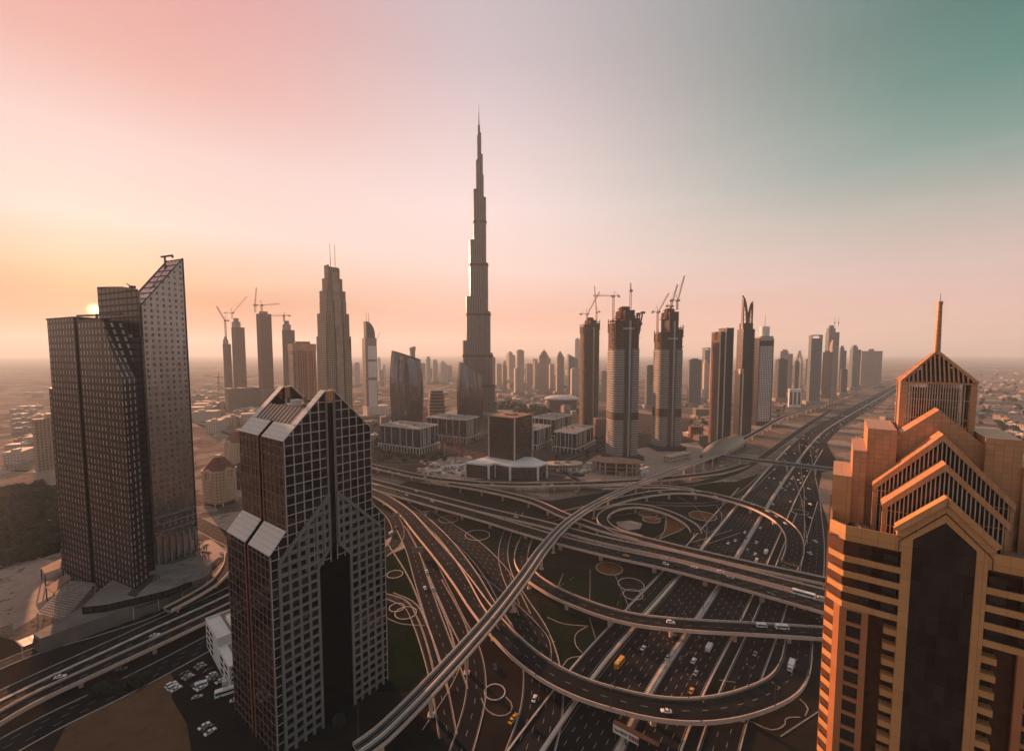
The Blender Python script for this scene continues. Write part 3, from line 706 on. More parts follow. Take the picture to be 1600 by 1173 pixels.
for side in (0, 1):
    for y0, y1 in ((0, 21.4), (24.6, 46)):
        mb = MB(); slope_panel(mb, 128, 134.4, y0, y1, side=side); part('roof_panel', mb, M['panels'], DT)
    for y0, y1 in ((-.1, 4.6), (41.4, 46.1)):
        mb = MB(); slope_panel(mb, 134.5, 149.6, y0, y1, .35, side=side); part('gable_coping', mb, M['panels'], DT)
    mb = MB(); zz = 134.9; k = 0
    for k in range(20):
        y = 5.9 + 34.2 * k / 19; slope_panel(mb, 134.6, 141.4, y - .48, y + .48, .22, k % 2, side=side)
    part('louvre', mb, [M['rooflight'], M['roofbrown']], DT)
    mb = MB(); slope_panel(mb, 134.5, 141.5, 5.1, 40.9, .06, side=side); part('louvre_gap_shade', mb, M['needleblack'], DT)  # matt black sheet: the shade between the louvres put into its colour
for y0, y1, s in ((0, 21.4, -1), (24.6, 46, -1), (0, 46, 1)):
    mb = MB()
    if s < 0: q = [Vector((-SH, y0, 77.5)), Vector((0, y0, 86.5)), Vector((0, y1, 86.5)), Vector((-SH, y1, 77.5))]; nn = Vector((-9, 0, SH)).normalized()
    else: q = [Vector((W, y0, 86.5)), Vector((W + SH, y0, 77.5)), Vector((W + SH, y1, 77.5)), Vector((W, y1, 86.5))]; nn = Vector((9, 0, SH)).normalized()
    t_ = [p + nn * .35 for p in q]; mb.face(t_)
    for i in range(4): mb.face([q[(i + 1) % 4], q[i], t_[i], t_[(i + 1) % 4]])
    part('shoulder_panel', mb, M['panels'], DT)
mb = MB(); mb.box(5.0 + 8, W - 13, 5.1, 40.9, 140.05, 140.5); part('roof_deck', mb, M['roofgrey'], DT)
for y in (-.3, 42):
    mb = MB(); mb.box(21.3, 24.7, y, y + 4.2, 143.5, 149.4); part('ridge_block', mb, plain('ridge_block', (.42, .23, .12), .7, var=.2), DT)
mb = MB(); mb.tube((14, 8, 143.2), (30, 38, 144.2), .35, .35, 8); mb.box(13.2, 15.2, 7.2, 9, 140.5, 143.2); mb.box(29, 31, 37, 39, 140.5, 144); part('window_cleaning_boom', mb, M['roofbrown'], DT)
mb = MB(); mb.box(26, 30, 12, 18, 140.5, 144.5); mb.box(19, 23, 25, 31, 140.5, 143.5); part('plant_room', mb, M['rooflight'], DT)
# the pale lattice standing proud of the lower front, with a tall dark opening
OPL, OPR, OZ, OA = 14.0, 32.0, 64.0, 73.0
mb = MB(); y0, y1 = -1.1, -.02
def lat_top(x): t = min(x + 4.0, 50.0 - x); return min(99.5, 73.5 + max(0, t) * 1.0)
LX0, LX1 = -4.0, 50.0
def bar(xa, za, xb, zb, wd): mb.beam((xa, -.62, za), (xb, -.62, zb), 1.15, wd, 0)
for xa, xb, s in ((LX0, OPL, 0), (OPR, LX1, 1)):
    nx = 4
    for k in range(nx + 1):
        x = xa + (xb - xa) * k / nx
        mb.box(x - .62, x + .62, y0, y1, ZB, lat_top(x) - .1)
    z = 3.0 - 4 * 4.6
    while z < 97:
        if z < 73.5: a_, b_ = xa, xb
        elif s == 0: a_, b_ = LX0 + (z - 73.5), 21.2
        else: a_, b_ = 24.8, LX1 - (z - 73.5)
        if z > OZ and z < OA + 4:
            f = min(1, (z - OZ) / (OA - OZ))
            if s == 0: b_ = OPL + (21.2 - OPL) * f
            else: a_ = OPR - (OPR - 24.8) * f
        elif z >= OA + 4:
            if s == 0: b_ = 21.2
            else: a_ = 24.8
        if b_ - a_ > 1: mb.box(a_, b_, y0 + .04, y1, z - .62, z + .62)
        z += 4.6
# inner bars beside the slot, outline bars
for x in (17.8, 28.2):
    mb.box(x - .6, x + .6, y0, y1, OZ + 6.3, lat_top(x) - .1)
for x in (20.6, 25.4): mb.box(x - .6, x + .6, y0 - .05, y1, OA - 1, 98.8)
mb.beam((LX0, -.7, 73.5), (21.0, -.7, 98.5), 1.3, 1.5); mb.beam((LX1, -.7, 73.5), (25.0, -.7, 98.5), 1.3, 1.5)
mb.beam((OPL, -.72, OZ), (21.0, -.72, OA), 1.3, 1.3); mb.beam((OPR, -.72, OZ), (25.0, -.72, OA), 1.3, 1.3)
part('lattice', mb, M['lattice'], DT)
mb = MB(); mb.face([(OPL, -.05, ZB), (OPR, -.05, ZB), (OPR, -.05, OZ), (24.8, -.05, OA), (21.2, -.05, OA), (OPL, -.05, OZ)]); mb.f[-1] = mb.f[-1]
part('atrium_glass', mb, M['needleblack'], DT)
cells = []
for xa, xb, s in ((LX0, OPL, 0), (OPR, LX1, 1)):
    for k in range(4):
        x0, x1 = xa + (xb - xa) * k / 4 + .62, xa + (xb - xa) * (k + 1) / 4 - .62
        z = 3.62 - 4 * 4.6
        while z + 3.36 < min(lat_top(x0), lat_top(x1)) - 1:
            cells.append((x0, x1, z, z + 3.36)); z += 4.6
cells.sort(key=lambda c: -c[2])
for i, (x0, x1, z0, z1) in enumerate(cells[:100]):
    mb = MB(); mb.box(x0, x1, -.16, -.03, z0, z1); part('window', mb, M['pane'], DT)
mb = MB()
for x0, x1, z0, z1 in cells[100:]: mb.box(x0, x1, -.16, -.03, z0, z1)
if cells[100:]: part('window', mb, M['pane'], DT, kind='stuff')
mb = MB(); mb.tube((20, -5, ZB), (20, -5, ZB + 3.6), 3.2, 3.2, 24); part('entrance_canopy', mb, M['dark'], DT, smooth=True)

# ------------------------------------------------------------ the ochre tower on the right
o = (677 / 680 * 80, 80); rzO = R(-37)
cc, ss_ = math.cos(rzO), math.sin(rzO); OX = 1.5
OT = thing('ochre_tower', 'orange-ochre tower with stacked pointed gables and a mast, close at the right edge', 'skyscraper', (o[0] + OX * cc, o[1] + OX * ss_, 0), rzO)
def ochre_panels(name, pu_, pv_, lo, hi):
    m, b_ = new_mat(name); u, v = uvxy()
    k = MM('MAXIMUM', MM('LESS_THAN', MM('FRACT', MM('DIVIDE', u, pu_)), .04 / pu_), MM('LESS_THAN', MM('FRACT', MM('DIVIDE', v, pv_)), .04 / pv_))
    wn = nt.nodes.new('ShaderNodeTexWhiteNoise'); wn.noise_dimensions = '2D'; cb = nt.nodes.new('ShaderNodeCombineXYZ')
    nt.links.new(MM('FLOOR', MM('DIVIDE', u, pu_)), cb.inputs[0]); nt.links.new(MM('FLOOR', MM('DIVIDE', v, pv_)), cb.inputs[1]); nt.links.new(cb.outputs[0], wn.inputs['Vector'])
    f = MM('ADD', MM('MULTIPLY', wn.outputs['Value'], .45), MM('MULTIPLY', noise(.35, 5), .55))
    nt.links.new(mixc(k, mixc(f, lo, hi), (.14, .055, .022, 1)), b_.inputs['Base Color']); b_.inputs['Roughness'].default_value = .42
    return m
M['ochrepan'] = ochre_panels('ochre_cladding', 1.25, 1.08, (.40, .19, .088, 1), (.58, .30, .150, 1))
M['ochrewall'] = ochre_panels('ochre_wall', 2.6, 3.26, (.44, .225, .085, 1), (.58, .305, .125, 1))
M['ochrered'] = ochre_panels('ochre_red', 2.4, 3.26, (.34, .135, .055, 1), (.46, .19, .08, 1))
M['fin'] = plain('pale_fin', (.55, .42, .32), .5, .2, var=.1)
M['browndark'] = plain('brown_infill', (.085, .036, .020), .6, var=.3, scale=.5)
FH = 3.26
# core
mb = MB(); mb.prism([(-14.8, .9), (-10.2, .9), (-10.2, 2.6), (-5.8, 2.6), (-5.8, 1.2), (5.8, 1.2), (5.8, 2.6), (10.2, 2.6), (10.2, .9), (14.8, .9), (17.6, 4), (17.6, 34), (-17.6, 34), (-17.6, 4)], 0, 129.2); part('core', mb, M['browndark'], OT)
mb = MB(); mb.box(-10.15, -7.6, 2.2, 2.58, 0, 116); mb.box(7.6, 10.15, 2.2, 2.58, 0, 116); part('dark_recess', mb, M['browndark'], OT)
# great dark recess with its pointed head, framed in ochre
mb = MB(); mb.prism([(-4.4, .5), (4.4, .5), (4.4, 1.19), (-4.4, 1.19)], 0, 136.2); part('atrium_glass', mb, facade('ochre_atrium', (.028, .020, .016), (.012, .012, .013), 1.47, 3.26, .95, .94, rg=.12, var=.7), OT)
mb = MB()
def fr_face(y, P, m=0): mb.face([Vector((x, y, z)) for x, z in P], m)
for s in (-1, 1):
    P = [(s * 4.3, 0), (s * 5.8, 0), (s * 5.8, 132.0), (s * 6.6, 132.0), (s * 6.6, 133.4), (0, 140.4), (0, 136.4), (s * 4.3, 132.1)]
    A = [Vector((x, 0, z)) for x, z in P]; B = [Vector((x, 4.0, z)) for x, z in P]
    if s < 0: A, B = A[::-1], B[::-1]
    mb.face(A); n = len(A)
    for i in range(n): mb.face([A[(i + 1) % n], A[i], B[i], B[(i + 1) % n]])
part('facade_frame', mb, M['ochrewall'], OT)
mb = MB()
for s in (-1, 1): mb.beam((s * 6.9, -.25, 133.5), (0, -.25, 140.75), .9, 1.0)
for s in (-1, 1): mb.beam((s * 6.9, .9, 133.9), (s * .02, .9, 141.1), 2.6, .25)
part('gable_coping', mb, M['ochrewall'], OT)
mb = MB()
for s in (-1, 1):
    mb.beam((s * 6.3, -.12, 131.3), (0, -.12, 138.2), .09, .16); mb.beam((s * 6.3, -.12, 131.3), (s * 6.3, -.12, 128.9), .09, .16); mb.beam((s * 6.3, -.12, 128.9), (s * 14.6, -.12, 128.9), .09, .16)
part('cornice_line', mb, M['browndark'], OT)
# balcony floors
for s in (-1, 1):
    for k in range(40):
        zt = 129.2 - k * FH
        if zt < 4: break
        mb = MB()
        h = 3.1 if k == 0 else 1.2
        z1 = 132.3 if k == 0 else zt
        if k <= 4: P = [(s * 5.8, 0), (s * 14.6, 0), (s * 17.3, 2.8), (s * 17.3, 12), (s * 16.9, 12), (s * 16.9, 3.0), (s * 14.4, .35), (s * 5.8, .35)]
        else: P = [(s * 5.8, .25), (s * 7.8, .25), (s * 7.8, 2.2), (s * 5.8, 2.2)]
        if s > 0: P = P
        else: P = P[::-1]
        mb.prism(P, z1 - h if k else 129.2, z1)
        part('balcony_band', mb, M['ochrewall'], OT)
        if k > 4:
            mb = MB(); P = [(s * 14.9, .55), (s * 17.4, 3.2), (s * 17.4, 9), (s * 17.55, 9), (s * 17.55, 3.1), (s * 15.0, .45)]
            P = P[::-1] if s > 0 else P
            mb.prism(P, zt - 1.3, zt); part('balcony_band', mb, M['ochrewall'], OT)
        if k < 4:
            for x0, x1 in ((6.2, 8.4), (10.2, 12.2)):
                mb = MB(); a_, b_ = sorted((s * x0, s * x1)); mb.box(a_, b_, .75, .88, zt - 3.2, zt - 1.3); part('window', mb, M['pane'], OT)
            mb = MB(); mb.beam((s * 5.8, .1, zt - FH + .35), (s * 14.5, .1, zt - FH + .35), .06); mb.beam((s * 14.5, .1, zt - FH + .35), (s * 17.1, 2.8, zt - FH + .35), .06)
            for q in range(12): mb.beam((s * (5.9 + .78 * q), .1, zt - FH), (s * (5.9 + .78 * q), .1, zt - FH + .35), .04)
            part('railing', mb, M['dark'], OT)
    # plain window bay below
    mb = MB(); a_, b_ = sorted((s * 10.2, s * 14.9)); zz = 129.2 - 4 * FH - 1.2
    xs_ = [a_, (s * 11.3 if s < 0 else s * 11.3), s * 13.7, b_]; xs_ = sorted(xs_)
    mb.box(xs_[0], xs_[1], .25, .89, 0, zz); mb.box(xs_[2], xs_[3], .25, .89, 0, zz)
    k = 0
    while True:
        z1 = zz - k * FH - .55; z0 = z1 - 2.55
        mb.box(xs_[1], xs_[2], .25, .89, z1, zz - k * FH)
        if z0 < 3: break
        mb.box(xs_[1], xs_[2], .25, .89, zz - (k + 1) * FH, z0)
        if k < 14 or s < 0:
            w_ = MB(); w_.box(xs_[1] + .02, xs_[2] - .02, .66, .885, z0 + .02, z1 - .02); part('window', w_, M['pane'], OT)
        k += 1
    part('window_bay', mb, M['ochrered'], OT)
    mb = MB(); P = [(s * 14.9, .25), (s * 15.9, 1.2), (s * 15.9, 2.2), (s * 14.9, 1.3)]; mb.prism(P if s > 0 else P[::-1], 0, zz); part('corner_strip', mb, M['ochrered'], OT)
# terrace behind the parapet
mb = MB(); mb.box(-17.2, 17.2, 1.25, 33, 129.25, 129.7); part('terrace', mb, M['plaza'], OT)
# stepped gables: glazed bodies with pale fins and ochre copings
def stepped(d, hwid, ze, za, depth, zb, name):
    mb = MB(); P = [(-hwid, zb), (hwid, zb), (hwid, ze), (0, za), (-hwid, ze)]
    A = [Vector((x, d, z)) for x, z in P]; B = [Vector((x, d + depth, z)) for x, z in P]
    mb.face(A); mb.face(B[::-1]); mb.face([A[1], B[1], B[2], A[2]]); mb.face([A[4], B[4], B[0], A[0]])
    part('glazed_gable', mb, M['black'], OT)
    mb = MB()
    sl = (za - ze) / hwid
    for s in (-1, 1):
        L_ = math.hypot(hwid + .7, (hwid + .7) * sl)
        q = [Vector((s * (hwid + .7), d - .7, ze - .7 * sl)), Vector((0, d - .7, za)), Vector((0, d + depth, za)), Vector((s * (hwid + .7), d + depth, ze - .7 * sl))]
        t_ = [p + Vector((0, 0, .45)) for p in q]
        uv = [(0, 0), (L_, 0), (L_, depth + .7), (0, depth + .7)]
        mb.face(t_ if s < 0 else t_[::-1], 0, uv if s < 0 else uv[::-1])
        for i in range(4): mb.face([q[(i + 1) % 4], q[i], t_[i], t_[(i + 1) % 4]] if s < 0 else [q[i], q[(i + 1) % 4], t_[(i + 1) % 4], t_[i]])
        u1 = [Vector((s * (hwid + .7), d - .72, ze - .7 * sl - .95)), Vector((0, d - .72, za - .95)), Vector((0, d - .72, za + .5)), Vector((s * (hwid + .7), d - .72, ze - .7 * sl + .5))]
        u2 = [p + Vector((0, .55, 0)) for p in u1]
        mb.face(u1 if s < 0 else u1[::-1], 0, [(0, 0), (L_, 0), (L_, 1.0), (0, 1.0)] if s < 0 else [(0, 1.0), (L_, 1.0), (L_, 0), (0, 0)])
        mb.face([u1[1], u1[0], u2[0], u2[1]] if s < 0 else [u1[0], u1[1], u2[1], u2[0]])
    part('gable_roof', mb, M['ochrepan'], OT)
    mb = MB(); n = int(hwid * 2 / .62)
    for k in range(n + 1):
        x = -hwid + .15 + (2 * hwid - .3) * k / n
        mb.box(x - .085, x + .085, d - .34, d - .01, zb, za - abs(x) * sl - .3)
    part('fins', mb, M['fin'], OT)
    mb = MB()
    for zz in (ze - 1.5, ze - 4.6): mb.box(-hwid, hwid, d - .2, d - .02, zz - .06, zz + .06)
    for s in (-1, 1): a_, b_ = sorted((s * hwid, s * (hwid + .6))); mb.box(a_, b_, d - .4, d + .7, zb, ze - .75 * sl)
    part('edge_posts', mb, M['ochrepan'], OT)
stepped(4.0, 8.2, 137.4, 146.4, 6.0, 129.7, 'middle')
stepped(8.4, 9.6, 140.2, 151.4, 13.0, 129.7, 'rear')
# crown pavilion with its pyramid roof and mast
cx0, cx1, cy0, cy1 = -5.8, 6.4, 20.2, 28.2; zE, zA = 161.4, 168.4
mb = MB(); mb.box(cx0 + .5, cx1 - .5, cy0 + .5, cy1 - .5, 150.5, 152); part('pavilion_floor', mb, M['ochrepan'], OT)
mb = MB()
P = [(-7.0, 141), (7.0, 141), (7.0, 149.2), (0, 156), (-7.0, 149.2)]
A = [Vector((x, 14, z + .1)) for x, z in P]; B = [Vector((x, 20.2, z + .1)) for x, z in P]
mb.face(A); mb.face(B[::-1])
for i in range(5): mb.face([A[(i + 1) % 5], A[i], B[i], B[(i + 1) % 5]])
part('hip_roof', mb, M['ochrepan'], OT)
for x in (cx0, cx1 - 1.0):
    for y in (cy0, cy1 - 1.0):
        mb = MB(); mb.box(x, x + 1.0, y, y + 1.0, 143, zE); part('corner_pier', mb, M['ochrepan'], OT)
for face in range(4):
    mb = MB(); n = 24
    for k in range(1, n):
        t = -5.0 + 10.0 * k / n
        if face == 0: mb.box(t - .08, t + .08, cy0 + .2, cy0 + .5, 146, zE - .3)
        if face == 1: mb.box(t - .08, t + .08, cy1 - .5, cy1 - .2, 146, zE - .3)
        if face == 2: mb.box(cx0 + .2, cx0 + .5, 24.2 + t * .66 - .08, 24.2 + t * .66 + .08, 146, zE - .3)
        if face == 3: mb.box(cx1 - .5, cx1 - .2, 24.2 + t * .66 - .08, 24.2 + t * .66 + .08, 146, zE - .3)
    for zz in (157.6, 153.5):
        if face == 0: mb.box(cx0 + 1, cx1 - 1, cy0 + .28, cy0 + .42, zz, zz + .12)
        if face == 1: mb.box(cx0 + 1, cx1 - 1, cy1 - .42, cy1 - .28, zz, zz + .12)
        if face == 2: mb.box(cx0 + .28, cx0 + .42, cy0 + 1, cy1 - 1, zz, zz + .12)
        if face == 3: mb.box(cx1 - .42, cx1 - .28, cy0 + 1, cy1 - 1, zz, zz + .12)
    part('screen_fins', mb, M['fin'], OT)
mb = MB()
for y in (cy0, cy1 - .5): mb.box(cx0, cx1, y + .1, y + .5, zE - .25, zE + .15)
for x in (cx0, cx1 - .5): mb.box(x + .1, x + .5, cy0 + .5, cy1 - .5, zE - .25, zE + .15)
part('eaves_beam', mb, M['ochrepan'], OT)
# pyramid: louvred gable front, solid slopes at the sides
mb = MB(); ap = Vector((.3, 24.2, zA))
cor = [Vector((cx0, cy0, zE + .2)), Vector((cx1, cy0, zE + .2)), Vector((cx1, cy1, zE + .2)), Vector((cx0, cy1, zE + .2))]
for a_ in cor: mb.beam(a_, ap, .7, .45)
for k in range(1, 17):
    t = k / 17
    for i in range(4):
        a_ = cor[i].lerp(cor[(i + 1) % 4], t)
        top = ap.lerp(cor[i], 1 - min(t, 1 - t) * 2) if False else None
        m_ = 1 - abs(2 * t - 1); ctr = (cor[i] + cor[(i + 1) % 4]) / 2
        e_ = a_.lerp(a_ + (ap - ctr), m_)
        mb.beam(a_, e_, .30, .34)
part('pyramid_louvres', mb, M['ochrepan'], OT)
mb = MB(); mb.box(cx0 + 2.2, cx1 - 2.2, cy0 + 2.0, cy1 - 2.0, 146, 160.2); part('lantern_core', mb, facade('lantern_glass', (.20, .14, .10), (.055, .045, .04), 1.1, 3.0, .8, .85, rg=.2, var=.6), OT)
mb = MB(); mb.loft([[c.lerp(ap, .06) - Vector((0, 0, .7)) for c in cor], [ap - Vector((0, 0, 1.6))] * 4]); part('pyramid_glazing', mb, facade('pyramid_glass', (.16, .09, .05), (.04, .035, .032), .8, 2.0, .8, .9, rg=.2), OT)
mb = MB(); mb.face([cor[3] * .5 + ap * .5, cor[2] * .5 + ap * .5, ap]); 
mb.tube((.3, 24.2, 155), (.3, 24.2, 165.6), 1.6, .8, 14); part('water_tank', mb, M['rooflight'], OT, smooth=True)
mb = MB(); mb.tube((.3, 24.2, 167.6), (.3, 24.2, 178.6), .62, .42, 14); mb.tube((.3, 24.2, 178.6), (.3, 24.2, 179.4), .5, .5, 14)
for zz in range(169, 179): mb.tube((.3, 24.2, zz), (.3, 24.2, zz + .1), .66 - .02 * (zz - 169), None, 14)
part('mast', mb, M['ochrepan'], OT, smooth=True)
mb = MB(); mb.tube((.3, 24.2, 179.4), (.3, 24.2, 181.2), .06, .04, 6); part('aerial', mb, M['dark'], OT)
# stepped side blocks
for x0, x1, y0, y1, z1, wl in ((-11.4, -6.5, 12, 30, 151.3, 0), (-13.8, -11.4, 11, 28, 146.3, 0), (-17.2, -13.8, 10, 26, 140.4, 1), (6.6, 11.6, 12, 30, 151.3, 0), (11.6, 14.0, 11, 28, 146.3, 0), (14.0, 17.2, 10, 26, 140.4, 1)):
    mb = MB(); mb.box(x0, x1, y0, y1, 129.7, z1); part('side_block', mb, M['ochrewall'] if wl else M['ochrepan'], OT)
# roof equipment on its terrace
def dish(loc, r, label, rz, el, m):
    t = thing('satellite_dish', label, 'satellite dish', loc, rz)
    mb = MB(); mb.tube((0, 0, 0), (0, 0, r * .9), .12, .12, 8); mb.box(-.5, .5, -.5, .5, 0, .12); part('stand', mb, M['dark'], t)
    rings = []
    for i in range(6):
        q = i / 5; rings.append([Vector((q * r * math.cos(2 * PI * k / 20), q * r * math.sin(2 * PI * k / 20), .35 * r * q * q)) for k in range(20)])
    mb = MB(); mb.loft(rings); mb.loft([[p + Vector((0, 0, -.05)) for p in g] for g in rings][::-1]); b_ = part('bowl', mb, m, t, smooth=True)
    b_.location = (0, 0, r * 1.0); b_.rotation_euler = (R(90 - el), 0, 0)
    mb = MB(); mb.beam((0, 0, .1), (0, 0, r * .8), .06)
    for k in range(3): mb.beam((r * .9 * math.cos(k * 2.09), r * .9 * math.sin(k * 2.09), .28 * r), (0, 0, r * .8), .04)
    f_ = part('feed_arm', mb, M['dark'], t); f_.location = b_.location; f_.rotation_euler = b_.rotation_euler
    return t
def ol(x, y, z): return Vector((OT.location[0] + cc * x - ss_ * y, OT.location[1] + ss_ * x + cc * y, z))
dish(ol(-13.2, 2.6, 129.7), 1.35, 'large dark satellite dish on the terrace of the ochre tower', R(-60), 35, M['dark'])
dish(ol(-10.2, 2.4, 129.7), .6, 'small white satellite dish on the terrace of the ochre tower', R(-40), 40, M['white'])
for x, y, lb in ((-14.9, 2.2, 'white cylinder drum left of the large dark dish'), (-12.0, 2.2, 'white cylinder drum right of the large dark dish')):
    mb = MB(); mb.tube((0, 0, 0), (0, 0, 1.5), .28, .28, 12); tag(single('vent_drum', mb, M['white'], lb, 'vent', ol(x, y, 129.7), smooth=True))

# ------------------------------------------------------------ the dark tower group on the left
lo = at(97, 898); rzL = R(-25)
LT = thing('dark_tower_complex', 'dark brown hotel tower group with a sail-shaped peak, against the sun at the left', 'skyscraper', (lo.x, lo.y, 0), rzL)
M['darkwin'] = facade('dark_wing_facade', (.016, .013, .012), (.30, .245, .215), 4.4, 4.6, .30, .60, rg=.4, rw=.3, var=.5, wvar=.35, mw=.35)  # pale panes: reflected light put into the glass colour
M['darkplain'] = facade('dark_plain_facade', (.012, .010, .009), (.012, .010, .010), 6, 4.6, .8, .7, rg=.3, rw=.45, var=.5)
M['sailwall'] = facade('sail_facade', (.34, .32, .32), (.20, .185, .175), 4.3, 4.6, .36, .50, rg=.45, rw=.22, var=.45, mg=.0, mw=.85, wvar=.15)
mb = MB()
P = [(6, 0), (46, 0), (46, 20), (6, 20)]; mb.prism(P, 0, 191.5)
mb.prism([(46, 1.6), (51, 1.6), (51, 20), (46, 20)], 0, 187)
mb.prism([(51, 0), (83, 0), (83, 13), (51, 20)], 0, 189)
A = [(83, 0), (104, 0), (96, 11.5), (83, 13)]
mb.prism(A, 0, [189, 150, 150, 189])
part('left_wing', mb, M['darkwin'], LT)
mb = MB(); mb.box(5.4, 46.2, -.4, 20.2, 191.5, 192.6); mb.box(50.8, 83, -.4, .5, 189, 190.2); part('parapet', mb, M['dark'], LT)
mb = MB(); mb.box(-11, 6, 4, 22, 0, 141.5); part('annex', mb, M['darkwin'], LT)
mb = MB(); mb.prism([(37, 20.05), (83, 14), (86, 20), (50, 38), (37, 38)], 0, 178.4); part('low_wing', mb, M['darkplain'], LT)
mb = MB(); mb.prism([(20, 24), (55, 24), (75, 24.5), (47, 38), (20, 40)], 178, [217.5, 215.5, 212.5, 213, 217.5]); mb.box(20, 37, 22, 40, 0, 178); part('central_wing', mb, M['darkplain'], LT)
mb = MB(); mb.prism([(28, 37.5), (50, 37.5), (50, 67.5), (28, 67.5)], 0, [203.5, 203.5, 244, 244]); part('sail_wing', mb, M['sailwall'], LT)
mb = MB(); mb.beam((50.2, 37.2, 203.8), (50.2, 67.7, 244.4), .7, .7); mb.beam((27.8, 37.2, 203.8), (27.8, 67.7, 244.4), .7, .7); mb.beam((50.2, 67.7, 0), (50.2, 67.7, 244), .7); mb.beam((50.2, 37.2, 0), (50.2, 37.2, 203), .7)
for k in range(9): y = 38 + 29 * k / 8; mb.beam((27.8, y, 204.2 + 40.2 * (y - 37.5) / 30), (50.2, y, 204.2 + 40.2 * (y - 37.5) / 30), .4)
part('sail_edge', mb, M['dark'], LT)
mb = MB(); mb.prism([(38, 30.5), (49.5, 33), (49.5, 37.4), (38, 37.4)], 178.4, 213.8); part('stair_tower', mb, M['metal'], LT)
for z in (26, 32, 38):
    mb = MB(); mb.box(50.0, 50.6, 37.6, 67.4, z, z + 1.0); part('cornice', mb, M['roofgrey'], LT)
mb = MB()
for k in range(7): y = 38.6 + 28 * k / 6; mb.box(50.0, 51.2, y - .6, y + .6, 0, 22)
part('pilaster', mb, M['roofgrey'], LT)
mb = MB(); mb.beam((40, 40, 204), (44, 60, 238), .5); mb.beam((46, 57, 234), (46, 57, 243.5), 1.0); mb.beam((46, 54.5, 243.2), (46, 62.5, 246), 1.6, 1.4); mb.beam((46, 62.5, 246), (46, 62.5, 244), 1.0); part('facade_crane', mb, M['dark'], LT)
mb = MB(); mb.box(52, 55, 8, 11, 189, 192); mb.beam((53.5, 9.5, 192), (53.5, 9.5, 195.2), 1.2); mb.beam((26, 9.5, 194.4), (86, 9.5, 193.6), 1.4, 1.3); mb.beam((26, 9.5, 194.4), (26, 9.5, 192.7), .6); part('facade_crane', mb, M['dark'], LT)
mb = MB(); mb.box(60, 64, 26, 28.5, 214.2, 216); mb.beam((60, 27, 216), (55, 27, 218), .5); part('plant_room', mb, M['dark'], LT)
mb = MB(); mb.box(60, 66, 21, 24, 178.4, 181); part('plant_room', mb, M['rooflight'], LT)
# ------------------------------------------------------------ helpers for towers placed by their outline in the photograph
def floors_mat(name, wall, glass, ph=3.6, fv=.55, pu=3.0, fu=.8, **k): return facade(name, wall, glass, pu, ph, fu, fv, **k)
def text_part(s, size, mat, parent, loc, rot, depth=.15, name='lettering', align='CENTER'):
    cu = bpy.data.curves.new(name, 'FONT'); cu.body = s; cu.size = size; cu.extrude = depth; cu.align_x = align; cu.align_y = 'CENTER'
    t = bpy.data.objects.new(name, cu); COL.objects.link(t)
    dg = bpy.context.evaluated_depsgraph_get(); me = bpy.data.meshes.new_from_object(t.evaluated_get(dg)); bpy.data.objects.remove(t)
    me.materials.clear(); me.materials.append(mat)
    o = bpy.data.objects.new(name, me); COL.objects.link(o); o.parent = parent; o.location = loc; o.rotation_euler = rot; return o
def place(px0, px1, top, y, turn=20, ratio=1.0):
    """centre on the ground, width, depth, height and turn of a block seen between columns px0 and px1 with its roof at row `top`"""
    xm = (px0 + px1) / 2; p = aty(xm, top, y); az_ = math.atan2(p.x, p.y)
    a = R(turn); proj = (px1 - px0) * y / F * math.cos(az_)
    w = proj / (abs(math.cos(a)) + ratio * abs(math.sin(a)))
    return Vector((p.x, p.y + w * .4, 0)), w, w * ratio, p.z, -az_ + a
def rect(w, d): return [(-w / 2, -d / 2), (w / 2, -d / 2), (w / 2, d / 2), (-w / 2, d / 2)]
def oval(a, b, n=24, p=2.0):
    out = []
    for i in range(n):
        t = 2 * PI * i / n; c, s = math.cos(t), math.sin(t)
        out.append((a * math.copysign(abs(c) ** (2 / p), c), b * math.copysign(abs(s) ** (2 / p), s)))
    return out
